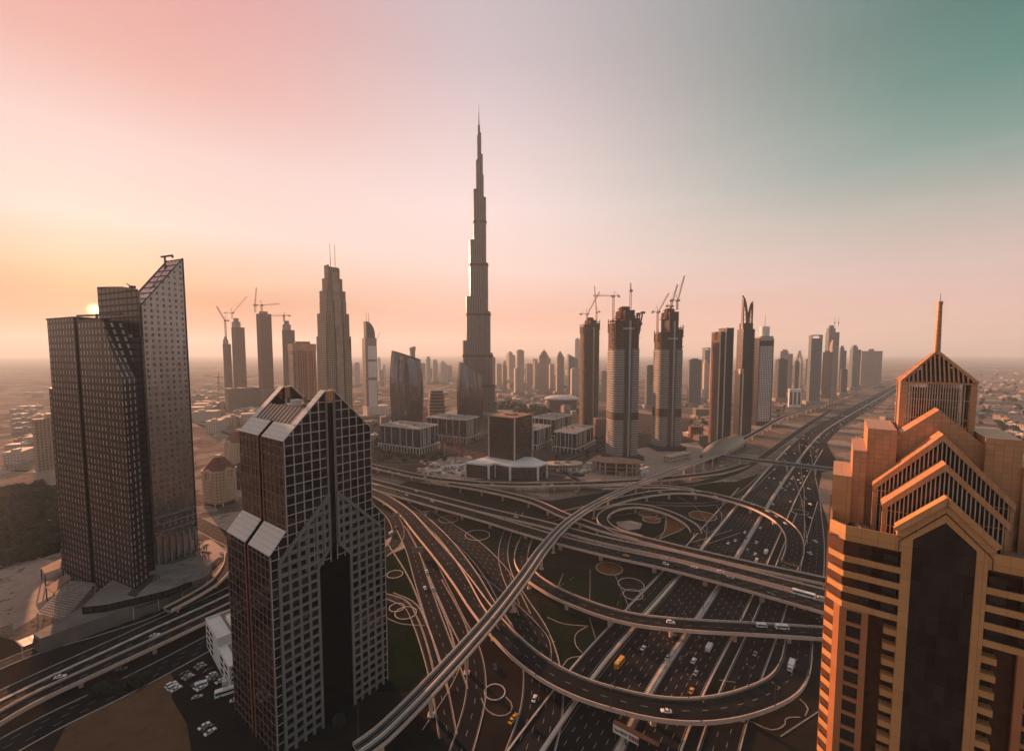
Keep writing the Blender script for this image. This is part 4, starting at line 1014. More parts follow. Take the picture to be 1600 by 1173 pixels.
def tower_crane(label, loc, h, jib, rz, luff=0, parent=None, cat='crane', group=None, m=None, sc_=1.0):
    """lattice mast, cab, jib (luffing by `luff` degrees), counter jib and weight"""
    m = m or M['crane']; t = thing('tower_crane', label, cat, loc, rz, group)
    def lattice(mb, a, b, w, n):
        a, b = Vector(a), Vector(b); d = (b - a).normalized(); up = Vector((0, 0, 1)) if abs(d.z) < .9 else Vector((1, 0, 0)); r = d.cross(up).normalized(); u = r.cross(d)
        cs = [r * w / 2 + u * w / 2, -r * w / 2 + u * w / 2, -r * w / 2 - u * w / 2, r * w / 2 - u * w / 2]; th = w * .16
        for c in cs: mb.beam(a + c, b + c, th)
        for k in range(n):
            p, q = a.lerp(b, k / n), a.lerp(b, (k + 1) / n)
            for i in range(4): mb.beam(p + cs[i], q + cs[(i + 1) % 4], th * .7)
    mb = MB(); lattice(mb, (0, 0, 0), (0, 0, h), 2.2 * sc_, max(3, int(h / 4))); part('mast', mb, m, t)
    mb = MB(); mb.box(-1.6 * sc_, 1.6 * sc_, -1.6 * sc_, 1.6 * sc_, h, h + 1.6 * sc_); mb.box(1.2 * sc_, 3.2 * sc_, -2.6 * sc_, -.8 * sc_, h + .4, h + 2.8 * sc_); part('cab', mb, M['dark'], t)
    l = R(luff); tip = Vector((jib * math.cos(l), 0, h + 2 + jib * math.sin(l)))
    mb = MB(); lattice(mb, (1, 0, h + 2), tip, 1.5 * sc_, max(5, int(jib / 3))); part('jib', mb, m, t)
    mb = MB(); lattice(mb, (-1, 0, h + 2), (-jib * .28, 0, h + 2.4), 1.5 * sc_, 4); part('counter_jib', mb, m, t)
    mb = MB(); mb.box(-jib * .30, -jib * .22, -1.2 * sc_, 1.2 * sc_, h - .6, h + 2.4); part('counterweight', mb, M['roofgrey'], t)
    mb = MB(); ap = Vector((-2, 0, h + 2 + (9 if luff else 6) * sc_)); mb.beam((0, 0, h + 2), ap, .5 * sc_); mb.beam(ap, tip, .14 * sc_); mb.beam(ap, (-jib * .27, 0, h + 2.6), .14 * sc_); part('pendant', mb, M['dark'], t)
    return t

# ------------------------------------------------------------ the needle skyscraper
M['needle'] = facade('needle_facade', (.19, .17, .16), (.040, .038, .038), 4.6, 14.0, .50, .97, rg=.30, rw=.5, var=.5, mg=.25, mw=.15)
M['needledark'] = plain('needle_band', (.055, .045, .042), .6, .3, var=.2)
yB = 1157.0
bp = aty(750.5, 640, yB)
BK = thing('needle_skyscraper', 'tallest needle-like skyscraper with stepped tiers and a thin spire, in the middle distance', 'skyscraper', (bp.x, yB, 0), 0)
def zrow(row, y=yB): return aty(750.5, row, y).z
PXM = yB / F
def lobe(mb, x0, y0, x1, y1, wd, z0, z1, m=0):
    """a wing from the axis out to (x1, y1) with a rounded end"""
    d = Vector((x1 - x0, y1 - y0)); L = d.length; d.normalize(); n = Vector((-d.y, d.x)); r = wd / 2
    P = [Vector((x0, y0)) - n * r]
    e = Vector((x1, y1)) - d * r
    for k in range(9): t = -PI / 2 + PI * k / 8; P.append(e + d * (r * math.cos(t)) + n * (r * math.sin(t)))
    P.append(Vector((x0, y0)) + n * r)
    mb.loop_prism([(p.x, p.y) for p in P], z0, z1, m, 1)
LEFT = [(35, 640, 590), (26.5, 532, 30), (21, 464, 28), (15.5, 376.5, 25), (9.0, 297, 20), (4.8, 251.6, 14)]
RIGHT = [(26, 640, 600), (22.5, 600, 30), (19.5, 551, 30), (16.2, 487, 28), (12.8, 411.5, 25), (10.2, 309.6, 20), (6.8, 274, 16), (5.6, 242, 13), (3.4, 208, 10)]
FRONT = [(22, 620, 26), (16, 575, 26), (12, 520, 26), (10, 440, 24), (7, 345, 20), (4.5, 262, 14)]
def wing(name, dirx, diry, tiers, width0):
    mb = MB(); z0 = 0
    for i, (hw_, row, _) in enumerate(tiers):
        z1 = zrow(row) if i or row < 630 else 40
        L = hw_ * PXM; k = L / abs(dirx) if abs(dirx) > .3 else L
        w_ = max(5.0, min(width0, L * 1.05))
        lobe(mb, 0, 0, dirx * k, diry * k, w_, z0 if i == 0 else z0 - .0, z1)
        z0 = z1
    return mb
for nm, dx, dy, tr in (('left_wing', -1.0, -.25, LEFT), ('right_wing', 1.0, -.35, RIGHT), ('rear_wing', .12, 1.0, FRONT)):
    part(nm, wing(nm, dx, dy, tr, 30), [M['needle'], M['roofgrey']], BK, smooth=False)
mb = MB()
for r_, z0, z1 in ((12, 0, zrow(345)), (9, zrow(345), zrow(300)), (7.0, zrow(300), zrow(250)), (4.8, zrow(250), zrow(212)), (3.0, zrow(212), zrow(196))):
    P = [(r_ * math.cos(2 * PI * k / 12 + .26), r_ * math.sin(2 * PI * k / 12 + .26)) for k in range(12)]; mb.loop_prism(P, z0, z1, 0, 1)
part('core', mb, [M['needle'], M['roofgrey']], BK)
mb = MB(); mb.tube((0, 0, zrow(196)), (0, 0, zrow(180)), 1.7, 1.1, 10); mb.tube((0, 0, zrow(180)), (0, 0, zrow(163)), .8, .3, 8); part('spire', mb, M['metal'], BK, smooth=True)
for row, LL, RR in ((348, 9.6, 10.8), (415, 16.0, 13.2), (492, 21.5, 16.8), (556, 27, 20), (602, 35.4, 23)):
    z = zrow(row); mb = MB()
    lobe(mb, 0, 0, -LL * PXM - .4, -.25 * LL * PXM, min(30, LL * PXM * 1.05) + .8, z - 3, z + 3); lobe(mb, 0, 0, RR * PXM + .4, -.35 * RR * PXM, min(30, RR * PXM * 1.05) + .8, z - 3.05, z + 3.05)
    part('plant_floor_band', mb, [M['needledark'], M['needledark']], BK)
mb = MB(); mb.prism([(-95, -60), (70, -70), (90, 20), (-80, 40)], 0, 12); part('podium', mb, M['roofgrey'], BK)

# ------------------------------------------------------------ stepped stone hotel tower with twin masts
yA = 700.0
M['stonefac'] = facade('stone_facade', (.36, .265, .205), (.060, .045, .038), 3.4, 3.5, .42, .55, rg=.25, var=.5)
M['stoneplain'] = plain('stone_plain', (.38, .28, .22), .75, var=.2, scale=.1)
ap_, wA, dA, hA, rA = place(483, 540, 415, yA, 24, .9)
AD = thing('stepped_hotel_tower', 'tall stepped stone tower with two thin masts rising behind the gabled glass tower', 'skyscraper', ap_, rA)
def za(row): return aty(511, row, yA).z
steps = [(1.0, 525), (.92, 489), (.75, 453), (.58, 433), (.40, 415)]
mb = MB(); z0 = 0
for k, (f, row) in enumerate(steps):
    z1 = za(row); w_, d_ = wA * f, dA * f
    mb.box(-w_ / 2, w_ / 2, -d_ / 2 * .9, d_ / 2 * .9, z0, z1, 0, 1); z0 = z1 - .0
part('shaft', mb, [M['stonefac'], M['roofgrey']], AD)
for sx in (-1, 1):
    mb = MB(); z0 = 0
    for f, row, wd in ((1.06, 545, .24), (.98, 505, .2), (.86, 470, .16)):
        z1 = za(row); x = sx * wA * f * .30; mb.box(x - wA * wd / 2, x + wA * wd / 2, -dA * .53 * f, dA * .53 * f, z0, z1, 0, 1); z0 = z1
    part('buttress', mb, [M['stonefac'], M['roofgrey']], AD)
mb = MB(); z0 = 0
for f, row in ((1.0, 515), (.86, 470), (.66, 440)):
    z1 = za(row); mb.box(-wA * .13, wA * .13, -dA * .56 * f, dA * .56 * f, z0, z1, 0, 1); z0 = z1
part('central_bay', mb, [M['stoneplain'], M['roofgrey']], AD)
for sx in (-1, 1):
  mb = MB()
  for k in range(60):
    z = 8 + k * 3.5
    if z > za(525): break
    mb.box(sx * wA * .3 - wA * .13, sx * wA * .3 + wA * .13, -dA * .56, -dA * .53, z, z + 1.0)
  part('balcony_stack', mb, M['stoneplain'], AD)
mb = MB(); mb.box(-wA * .12, wA * .12, -dA * .30, -dA * .24, za(440), za(424)); mb.box(-wA * .22, -wA * .19, -dA * .2, dA * .2, za(433), za(412)); mb.box(wA * .19, wA * .22, -dA * .2, dA * .2, za(433), za(417)); part('crown_screen', mb, M['stoneplain'], AD)
for sx in (-.05, .13):
    mb = MB(); mb.tube((wA * sx, 0, za(418)), (wA * sx, 0, za(377)), .55, .3, 8); part('mast', mb, M['dark'], AD, smooth=True)
mb = MB(); mb.box(wA * .34, wA * .49, -dA * .47, -dA * .455, za(605), za(530)); bn = part('banner', mb, plain('banner_dark', (.05, .04, .04), .7, var=.1), AD)
ap_, w_, d_, h_, r_ = place(443, 487, 536, 745, 16, .7)
HB = thing('hotel_block', 'brown hotel block with a flat crown beside the stepped tower', 'hotel', ap_, r_)
mb = MB(); mb.box(-w_ / 2, w_ / 2, -d_ / 2, d_ / 2, 0, h_ - 14, 0, 1); part('body', mb, [facade('hotel_facade', (.34, .24, .18), (.07, .05, .04), 3.6, 3.5, .5, .6, var=.4), M['roofgrey']], HB)
mb = MB(); mb.box(-w_ / 2 - .6, w_ / 2 + .6, -d_ / 2 - .6, d_ / 2 + .6, h_ - 14, h_ - 1); part('crown', mb, M['stoneplain'], HB)
mb = MB(); mb.box(-w_ * .3, w_ * .3, -d_ * .3, d_ * .3, h_ - 1, h_ + 3); part('roof_plant', mb, M['roofgrey'], HB)
for k in range(4):
    mb = MB(); x = -w_ / 2 + w_ * (k + .5) / 4; mb.box(x - 1, x + 1, -d_ / 2 - .9, -d_ / 2 - .3, 0, h_ - 14); part('pier', mb, M['stoneplain'], HB)

# ------------------------------------------------------------ twin curved glass towers
M['finglass'] = facade('finned_glass', (.05, .045, .045), (.19, .20, .225), 2.3, 3.8, .82, .92, rg=.07, rw=.3, var=.55, mg=.9, mw=.6)
def curved_tower(name, label, px0, px1, rowl, rowr, y, turn, dep, shear):
    c, w_, d_, h_, r_ = place(px0, px1, min(rowl, rowr), y, turn, dep)
    zl, zr = aty((px0 + px1) / 2, rowl, y).z, aty((px0 + px1) / 2, rowr, y).z
    t = thing(name, label, 'office tower', c, r_)
    mb = MB(); rings = []; n = 36; base = oval(w_ / 2, d_ / 2, n, 2.6)
    for k in range(21):
        f = k / 20; bulge = .90 + .12 * math.sin(PI * (f * .75 + .08)); s = bulge * (1 - .16 * max(0, f - .55) ** 1.5 * 2)
        ring = []
        for (x, yy) in base:
            zt = zl + (zr - zl) * (x / w_ + .5); ring.append(Vector((x * s + shear * w_ * f * f, yy * s, zt * f)))
        rings.append(ring)
    for A, B in zip(rings, rings[1:]):
        u = 0
        for i in range(n):
            j = (i + 1) % n; L = (A[j] - A[i]).length; mb.face([A[i], A[j], B[j], B[i]], 0, [(u, A[i].z), (u + L, A[j].z), (u + L, B[j].z), (u, B[i].z)]); u += L
    mb.face([p - Vector((0, 0, 5)) for p in rings[-1]], 1)
    part('glass_shell', mb, [M['finglass'], M['roofgrey']], t, smooth=True)
    mb = MB()
    for i in range(0, n, 1):
        o_ = Vector((base[i][0], base[i][1], 0)).normalized()
        for A, B in zip(rings, rings[1:]): mb.beam(A[i] + o_ * .12, B[i] + o_ * .12, .16, .26)
    part('fins', mb, M['dark'], t)
    mb = MB(); R_ = rings[-1]
    for i in range(n): mb.beam(R_[i], R_[(i + 1) % n], .9, 1.2)
    part('rim', mb, M['dark'], t)
    return t
curved_tower('curved_tower', 'larger of the two curved dark glass towers, its top slanting down to the right', 600, 659, 548, 563, 960, -14, .55, 0.0)
curved_tower('curved_tower', 'smaller leaning curved glass tower just in front of the tallest skyscraper', 707, 758, 566, 590, 1030, 28, .6, .02)

# ------------------------------------------------------------ black office blocks with white frames
M['officeglass'] = facade('office_glass', (.040, .035, .033), (.018, .016, .016), 3.0, 4.0, .92, .72, rg=.12, rw=.5, var=.6)
def corner_block(lp, fp, rp, z, name='', pad=0):
    L, Fp, Rp = at(*lp, z), at(*fp, z), at(*rp, z); return L, Fp, Rp
def office(label, L, Fp, Rp, z, rows=(0, 1), group='black office blocks with white frames', roof=None):
    vx = Rp - Fp; w_ = vx.length; vx.normalize(); vy = L - Fp; d_ = vy.length
    rz = math.atan2(vx.y, vx.x); nrm = Vector((-vx.y, vx.x, 0)); d_ = max(12, vy.dot(nrm))
    t = thing('office_block', label, 'office building', (Fp.x, Fp.y, 0), rz, group)
    mb = MB(); mb.box(1.5, w_ - 1.5, 1.5, d_ - 1.5, 0, z - 1.2); part('body', mb, M['officeglass'], t)
    mb = MB(); mb.box(-1, w_ + 1, -1, d_ + 1, z - 1.2, z - .2); mb.box(0, w_, 0, .8, z - .2, z + .9); mb.box(0, .8, .8, d_, z - .2, z + .9); mb.box(w_ - .8, w_, .8, d_, z - .2, z + .9); mb.box(.8, w_ - .8, d_ - .8, d_, z - .2, z + .9); part('roof_slab', mb, M['whitewall'], t)
    mb = MB(); mb.box(3, w_ - 3, 3, d_ - 3, z - .15, z + .3); part('roof_deck', mb, M['roofgrey'], t)
    for k in range(5):
        mb = MB(); x, y = rnd.uniform(.15, .8) * w_, rnd.uniform(.2, .8) * d_; a = rnd.uniform(2, 5); mb.box(x, x + a, y, y + a * rnd.uniform(.6, 1.6), z + .3, z + rnd.uniform(1.5, 3.5)); part('roof_plant', mb, rnd.choice([M['metal'], M['roofgrey'], M['rooflight']]), t)
    zb = z * .27
    fins = []
    for f in (.12, .24, .36, .48, .60, .86): fins.append(('x', f * w_))
    for f in (.16, .32, .48, .7, .88): fins.append(('y', f * d_))
    for ax_, v in fins:
        mb = MB()
        if ax_ == 'x': mb.box(v - .45, v + .45, .4, 1.5, zb, z - 1.2)
        else: mb.box(.4, 1.5, v - .45, v + .45, zb, z - 1.2)
        part('fin', mb, M['whitewall'], t)
    for f in (.30, .54):
        mb = MB(); x0 = f * w_ - w_ * .05
        zz = zb + 2
        while zz < z - 3: mb.box(x0, x0 + w_ * .10, .8, 1.45, zz, zz + 1.2); zz += 3.4
        part('balcony_stack', mb, M['whitewall'], t)
    mb = MB()
    mb.box(-3, w_ + 3, -3, -1.4, zb - 1.4, zb); mb.box(-3, -1.4, -1.4, d_ + 3, zb - 1.4, zb); mb.box(w_ + 1.4, w_ + 3, -1.4, d_ + 3, zb - 1.4, zb); part('arcade_beam', mb, M['whitewall'], t)
    n = max(4, int(w_ / 6)); m_ = max(4, int(d_ / 6))
    for k in range(n + 1):
        mb = MB(); x = -2.2 + (w_ + 4.4) * k / n; mb.box(x - .6, x + .6, -2.9, -1.6, 0, zb - 1.4); part('arcade_column', mb, M['whitewall'], t)
    for k in range(1, m_ + 1):
        mb = MB(); y = -2.2 + (d_ + 4.4) * k / m_; mb.box(-2.9, -1.6, y - .6, y + .6, 0, zb - 1.4); part('arcade_column', mb, M['whitewall'], t)
    return t
office('black office block with a white colonnade, left of the others beneath the large curved tower', *corner_block((602, 662), (654.4, 670), (684, 663), 42.7), 42.7)
office('black white-framed office block standing below the small curved tower', *corner_block((677, 648.8), (727.5, 656), (748, 650.6), 44), 44)
office('low black office block with white fins just left of the construction towers', *corner_block((864.7, 674), (899, 677), (927.5, 665.6), 34), 34)
office('narrow black office block beside the dark glass cube', *corner_block((812, 668), (838, 671.5), (861, 664.5), 35), 35)
office('black office block half hidden behind two lower white-finned ones', *corner_block((836, 650.5), (866, 655), (893, 648), 42), 42)
# the dark glass cube on its white-roofed podium
L, Fp, Rp = at(764, 648.7, 79.6), at(804, 652.5, 79.6), at(831.5, 646, 79.6)
vx = (Rp - Fp); w_ = vx.length; rz = math.atan2(vx.y, vx.x); d_ = (L - Fp).length
CB = thing('cube_office', 'dark glass cube office rising from a low white-roofed podium', 'office building', (Fp.x, Fp.y, 0), rz)
mb = MB(); mb.box(0, w_, 0, d_, 15, 78.4); part('glass_box', mb, facade('cube_glass', (.055, .042, .036), (.040, .032, .028), 1.8, 3.9, .86, .8, rg=.14, rw=.5, var=.7, mg=.3), CB)
mb = MB(); mb.box(-.5, w_ + .5, -.5, d_ + .5, 78.4, 79.4); part('roof', mb, M['roofbrown'], CB)
for x, y in ((0, 0), (w_, 0), (0, d_)):
    mb = MB(); mb.box(x - .8, x + .8, y - .8, y + .8, 15, 78.4); part('corner_trim', mb, M['concrete'], CB)
mb = MB(); mb.box(w_ * .35, w_ * .65, d_ * .35, d_ * .65, 79.4, 81.5); part('roof_plant', mb, M['roofbrown'], CB)
mb = MB(); mb.box(-.15, 0, 1, d_ - 1, 68.5, 71); mb.box(1, w_ - 1, -.15, 0, 68.5, 71); part('sky_slot', mb, M['needledark'], CB)
zp = 20.0
def inv(p): q = Vector((p.x - Fp.x, p.y - Fp.y)); return (q.x * math.cos(rz) + q.y * math.sin(rz), -q.x * math.sin(rz) + q.y * math.cos(rz))
PP = [inv(at(a, b, zp)) for a, b in ((728.4, 722), (764, 725.6), (774, 722.8), (797, 727.5), (840, 727.5), (853.5, 722.8), (832, 714), (764, 712.5))]
mb = MB(); mb.loop_prism(PP, 0, zp - 2.2, 0); part('podium_glass', mb, facade('podium_glass', (.10, .07, .055), (.030, .022, .018), 2.2, 3.6, .9, .7, rg=.18, var=.5), CB)
def outset(P, k):
    cx = sum(p[0] for p in P) / len(P); cy_ = sum(p[1] for p in P) / len(P)
    return [(cx + (p[0] - cx) * k, cy_ + (p[1] - cy_) * k) for p in P]
mb = MB(); mb.prism(outset(PP, 1.03), zp - 2.2, zp); part('podium_roof', mb, M['white'], CB)
for p in outset(PP, 1.015):
    mb = MB(); mb.box(p[0] - 1.1, p[0] + 1.1, p[1] - 1.1, p[1] + 1.1, 0, zp - 2.2); part('podium_pier', mb, M['white'], CB)

# ------------------------------------------------------------ three towers under construction with their cranes
def bare_floors():
    return facade('bare_concrete_frame', (.085, .064, .054), (.014, .012, .011), 3.4, 3.7, .62, .68, rg=.8, rw=.9, var=.6, wvar=.4)
M['bare'] = bare_floors()
M['spandrel'] = facade('glazed_bands', (.26, .24, .23), (.075, .082, .082), 9.0, 3.7, 1.0, .58, rg=.12, rw=.5, var=.35, wvar=.15)
M['slabedge'] = plain('slab_edge', (.36, .34, .325), .7, var=.25, scale=.2)
M['rust'] = plain('formwork', (.13, .055, .035), .9, var=.5, scale=.3)
M['net'] = plain('safety_net', (.065, .050, .045), .9, var=.4, scale=.4)
def construction_tower(label, px0, px1, top, y, glazed, n_top, sign=False, band=None, group='towers under construction'):
    c, w_, d_, h_, r_ = place(px0, px1, top, y, 24, .85)
    t = thing('unfinished_tower', label, 'tower under construction', c, r_, group)
    zg = aty((px0 + px1) / 2, glazed, y).z if glazed else 0
    zn = aty((px0 + px1) / 2, n_top, y).z
    a, b = w_ / 2, d_ / 2
    mb = MB(); mb.box(-a * .30, a * .42, -b * .98, b * .98, 0, h_ - 4); part('core', mb, M['net'], t)
    # two rounded residential stacks either side of the dark core
    for sx, sc2, zt in ((-1, 1.0, zn), (1, .72, zn + 3.7 * 2)):
        cxx = sx * a * .52; rad = a * .48
        P = [(cxx + p[0], p[1]) for p in oval(rad * (1.05 if sx < 0 else .95), b, 22, 3.2)]
        if glazed:
            mb = MB(); mb.loop_prism(P, 0, zg); part('glazed_floors', mb, M['spandrel'], t)
            mb = MB(); k = 0
            while 6 + k * 3.7 < zg:
                z = 6 + k * 3.7; k += 1
                Q = [(cxx + (p[0] - cxx) * 1.035, p[1] * 1.03) for p in P]; mb.loop_prism(Q, z, z + .9)
            part('floor_edges', mb, M['slabedge'], t)
            if band:
                z0, z1 = [aty((px0 + px1) / 2, q, y).z for q in band]
                mb = MB(); mb.loop_prism([(cxx + (p[0] - cxx) * 1.05, p[1] * 1.05) for p in P], z0, z1); part('plant_floors', mb, M['needledark'], t)
        mb = MB(); mb.loop_prism([(cxx + (p[0] - cxx) * .93, p[1] * .93) for p in P], zg, zt - 3.7); part('bare_floors', mb, M['bare'], t)
        mb = MB(); z = zg + 3.7
        while z <= zt:
            j = rnd.uniform(.97, 1.03); mb.loop_prism([(cxx + (p[0] - cxx) * j, p[1] * j) for p in P], z - .45, z, 0, None, True); z += 3.7
        part('floor_slabs', mb, M['roofbrown'], t)
        mb = MB()
        for q in P[::2]:
            zz = max(zg, zt - 18); mb.box(q[0] - .35, q[0] + .35, q[1] - .35, q[1] + .35, zz, zt + rnd.uniform(.5, 3.5))
        part('starter_bars', mb, M['rust'], t)
    mb = MB(); zz = h_ - 16; k = 0
    while zz < h_:
        f = .50 - .045 * k + rnd.uniform(-.03, .03); mb.box(-a * f - 1, a * f + 1, -b * f * 1.3, b * f * 1.3, zz, zz + 1.2); mb.box(-a * f * .8, a * f * .8, -b * f, b * f, zz + 1.2, zz + 3.7); zz += 3.7; k += 1
    part('climbing_formwork', mb, M['rust'], t)
    mb = MB()
    for k in range(14):
        z = zg + (zn - zg) * rnd.random() if glazed else h_ * rnd.uniform(.3, .9); x = rnd.choice([-1, 1]) * a * 1.02; mb.box(x - 1.8, x + 1.8, -b * .5, -b * .1, z, z + .5)
    part('loading_platforms', mb, M['roofbrown'], t)
    mb = MB(); mb.box(a * .02, a * .16, -b * 1.06, -b * .99, 0, h_ - 20); part('hoist_track', mb, M['metal'], t)
    if sign: text_part('DAMAC', 5.2, M['white'], t, (-a * .02, -b * 1.06, zn - 13), (R(90), 0, 0))
    mb = MB(); mb.box(-a * 1.2, a * 1.2, -b * 1.3, b * 1.2, 0, 7); part('podium', mb, M['bare'], t)
    return t, c, w_, h_, r_
T1 = construction_tower('slim bare concrete tower under construction, leftmost of the three with cranes', 906, 942, 497, 960, None, 507)
T2 = construction_tower('middle crane-topped tower under construction, glazed to two thirds of its height', 951, 1009, 480, 670, 546, 500, True, (655, 645))
T3 = construction_tower('rightmost crane-topped tower under construction with white floor edges', 1025, 1078, 483, 740, 546, 517, True, (651, 638))
def crane_at(px, row_base, row_top, y, jib, rz, luff, label, s=1.0, m=None):
    a_, b_ = aty(px, row_base, y), aty(px, row_top, y); return tower_crane(label, (a_.x, a_.y, a_.z), max(4, b_.z - a_.z), jib, rz, luff, m=m, sc_=s, group=None)
crane_at(917, 500, 492, 975, 60, R(20), 58, 'luffing crane on the left edge of the slim bare tower', 1.2)
crane_at(932, 500, 489, 985, 62, R(100), 75, 'nearly upright luffing crane on the right of the slim bare tower', 1.2)
crane_at(958, 502, 464, 690, 32, R(178), 0, 'flat-jib crane with its arm pointing left above the middle unfinished tower', 1.1)
crane_at(985, 482, 456, 690, 15, R(80), 60, 'upright red-masted crane on the peak of the middle unfinished tower', 1.2)
crane_at(1027, 520, 489, 745, 38, R(12), 58, 'luffing crane at the left edge of the rightmost unfinished tower', 1.1)
crane_at(1048, 492, 480, 760, 42, R(35), 66, 'leaning crane on the middle of the rightmost unfinished tower', 1.2)
crane_at(1058, 484, 471, 760, 44, R(10), 74, 'tallest steep-jib crane on top of the rightmost unfinished tower', 1.1)
# boom placers beside the middle tower
for px, row, lb in ((991, 492, 'dark concrete pump mast left of the pair on the middle tower'), (998, 490, 'dark concrete pump mast right of the pair on the middle tower')):
    b_ = aty(px, 522, 690); t_ = aty(px, row, 690)
    mb = MB(); mb.beam((0, 0, 0), (3, 0, (t_.z - b_.z) * .6), 2.4); mb.beam((3, 0, (t_.z - b_.z) * .6), (5, 0, t_.z - b_.z), 2.0); mb.box(2.5, 9, -2, 2, t_.z - b_.z, t_.z - b_.z + 3.2); mb.box(-3, 5, -2, 2, (t_.z - b_.z) * .45, (t_.z - b_.z) * .55)
    single('concrete_pump_mast', mb, M['dark'], lb, 'pump mast', b_)
# podium works at the foot of the middle tower
p0 = at(962, 738)
PW = thing('unfinished_podium', 'two-storey concrete podium frame under construction at the foot of the middle tower', 'building site', (p0.x, p0.y, 0), R(-12))
for z in (0, 6, 12):
    mb = MB(); P = oval(34, 17, 20, 3.0); mb.loop_prism(P, z + 4.9, z + 5.9, 0, None, True); part('floor_slab', mb, M['roofbrown'], PW)
for k in range(20):
    q = oval(31, 15, 20, 3.0)[k]; mb = MB(); mb.box(q[0] - .7, q[0] + .7, q[1] - .7, q[1] + .7, 0, 17); part('column', mb, M['concrete'], PW)
crane_at(712, 748, 690, 640, 30, R(200), 30, 'thin red-masted crane standing between the black office blocks', .8, M['cranered'])
crane_at(722, 735, 700, 690, 24, R(120), 40, 'shorter red crane right behind the thin red-masted one', .8, M['cranered'])

# ------------------------------------------------------------ towers right of the construction site
c, w_, d_, h_, r_ = place(1117, 1152, 518, 790, 40, .7)
SL = thing('slab_tower', 'dark slab tower with a rust-coloured side face and pale vertical edges', 'skyscraper', c, r_)
mb = MB(); mb.box(-w_ / 2, w_ / 2, -d_ / 2, d_ / 2, 0, h_, 0, 1); part('body', mb, [M['darkplain'], M['roofgrey']], SL)
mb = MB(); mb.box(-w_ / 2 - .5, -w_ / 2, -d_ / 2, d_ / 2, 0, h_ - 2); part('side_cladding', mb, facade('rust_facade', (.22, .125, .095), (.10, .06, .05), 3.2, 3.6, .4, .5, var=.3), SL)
for x in (-w_ / 2 + 1, -w_ / 2 + w_ * .42):
    mb = MB(); mb.box(x - 1.2, x + 1.2, -d_ / 2 - .8, -d_ / 2, 0, h_ + (0 if x < 0 else 0)); part('edge_strip', mb, M['concrete'], SL)
mb = MB(); mb.box(0, w_ / 2, -d_ / 2, d_ / 2, h_, h_ + 7); part('roof_plant', mb, M['dark'], SL)
mb = MB(); mb.beam((-w_ * .1, 0, h_), (-w_ * .1, 0, h_ + 5), .6); mb.beam((-w_ * .35, 0, h_ + 5), (w_ * .1, 0, h_ + 4), .6); part('cleaning_davit', mb, M['dark'], SL)

yS = 880; c, w_, d_, h_, r_ = place(1156, 1184, 503, yS, 30, 1.0)
SP = thing('horned_tower', 'black tower with two curved horn-like spires at its top', 'skyscraper', c, r_)
mb = MB(); mb.box(-w_ / 2, w_ / 2, -d_ / 2, d_ / 2, 0, h_ - 14, 0, 1); mb.prism(oval(w_ * .46, d_ * .46, 16, 4), h_ - 14, h_ - 2, 0, 1); part('shaft', mb, [M['darkplain'], M['dark']], SP)
def zS(row): return aty(1170, row, yS).z
for xe, row, s, amp in ((-w_ * .34, 461, 1, .40), (w_ * .44, 470, -1, .30)):
    mb = MB(); pts = []; zt = zS(row); zb = h_ - 13
    for k in range(13):
        f = k / 12; pts.append((Vector((xe - s * w_ * .05 * f ** 4 + s * w_ * amp * (1 - f ** 2.2) ** .75, 0, zb + (zt - zb) * f)), w_ * .13 * (1 - f * .7) + .3))
    for (p, a_), (q, b_) in zip(pts, pts[1:]): mb.beam(p, q, d_ * .34 * (1 - .5 * p.z / zt), a_)
    mb.beam((xe, 0, zb), (xe, 0, zb + (zt - zb) * .93), w_ * .09, d_ * .3)
    for k in range(5): z = zb + (zt - zb) * (k + 1) / 7; f = (k + 1) / 7; mb.beam((xe, 0, z), (xe + s * w_ * amp * (1 - f ** 2.2) ** .75, 0, z), .9)
    part('horn_spire', mb, M['dark'], SP)
for sx in (-1, 1):
    mb = MB()
    for k in range(26): z = 40 + k * (h_ - 70) / 26; mb.box(sx * w_ * .5 - .9, sx * w_ * .5 + .9, -d_ * .55, d_ * .3, z, z + 4.0)
    part('balcony_stack', mb, M['dark'], SP)
mb = MB(); mb.box(-w_ * .62, -w_ * .5, -d_ * .5, d_ * .4, 0, zS(579)); part('side_wing', mb, M['darkplain'], SP)
mb = MB(); mb.box(-w_ * .7, -w_ * .4, -d_ * .58, -d_ * .3, zS(584), zS(576)); part('terrace_box', mb, M['cream'], SP)
mb = MB(); mb.box(-w_ * .5, -w_ * .36, -d_ * .56, -d_ * .5, 0, zS(584)); part('edge_strip', mb, M['concrete'], SP)

c, w_, d_, h_, r_ = place(1185, 1213, 525, 1000, 24, .9)
WG = thing('white_grid_tower', 'tower with a white grid front and a pale cylindrical top with a mast', 'skyscraper', c, r_)
mb = MB(); mb.box(-w_ / 2, w_ / 2, -d_ / 2, d_ / 2, 0, h_, 0, 1); part('shaft', mb, [facade('white_grid', (.56, .53, .50), (.035, .032, .030), 3.6, 4.2, .60, .60, var=.4), M['roofgrey']], WG)
mb = MB(); mb.box(w_ * .5, w_ * .56, -d_ * .5, d_ * .5, 0, h_ - 6); mb.box(-w_ * .56, -w_ * .5, -d_ * .5, d_ * .5, 0, h_ - 4); part('dark_flank', mb, M['darkplain'], WG)
mb = MB(); mb.tube((0, 0, h_), (0, 0, h_ + 22), w_ * .36, w_ * .36, 24); part('roof_drum', mb, M['white'], WG, smooth=True)
mb = MB(); mb.box(-w_ * .5, w_ * .5, -d_ * .52, -d_ * .5, h_ - 22, h_ - 10); part('upper_recess', mb, M['needledark'], WG)
mb = MB(); mb.tube((0, 0, h_ + 22), (0, 0, aty(1199, 492, 1000).z), .7, .3, 8); part('mast', mb, M['dark'], WG, smooth=True)
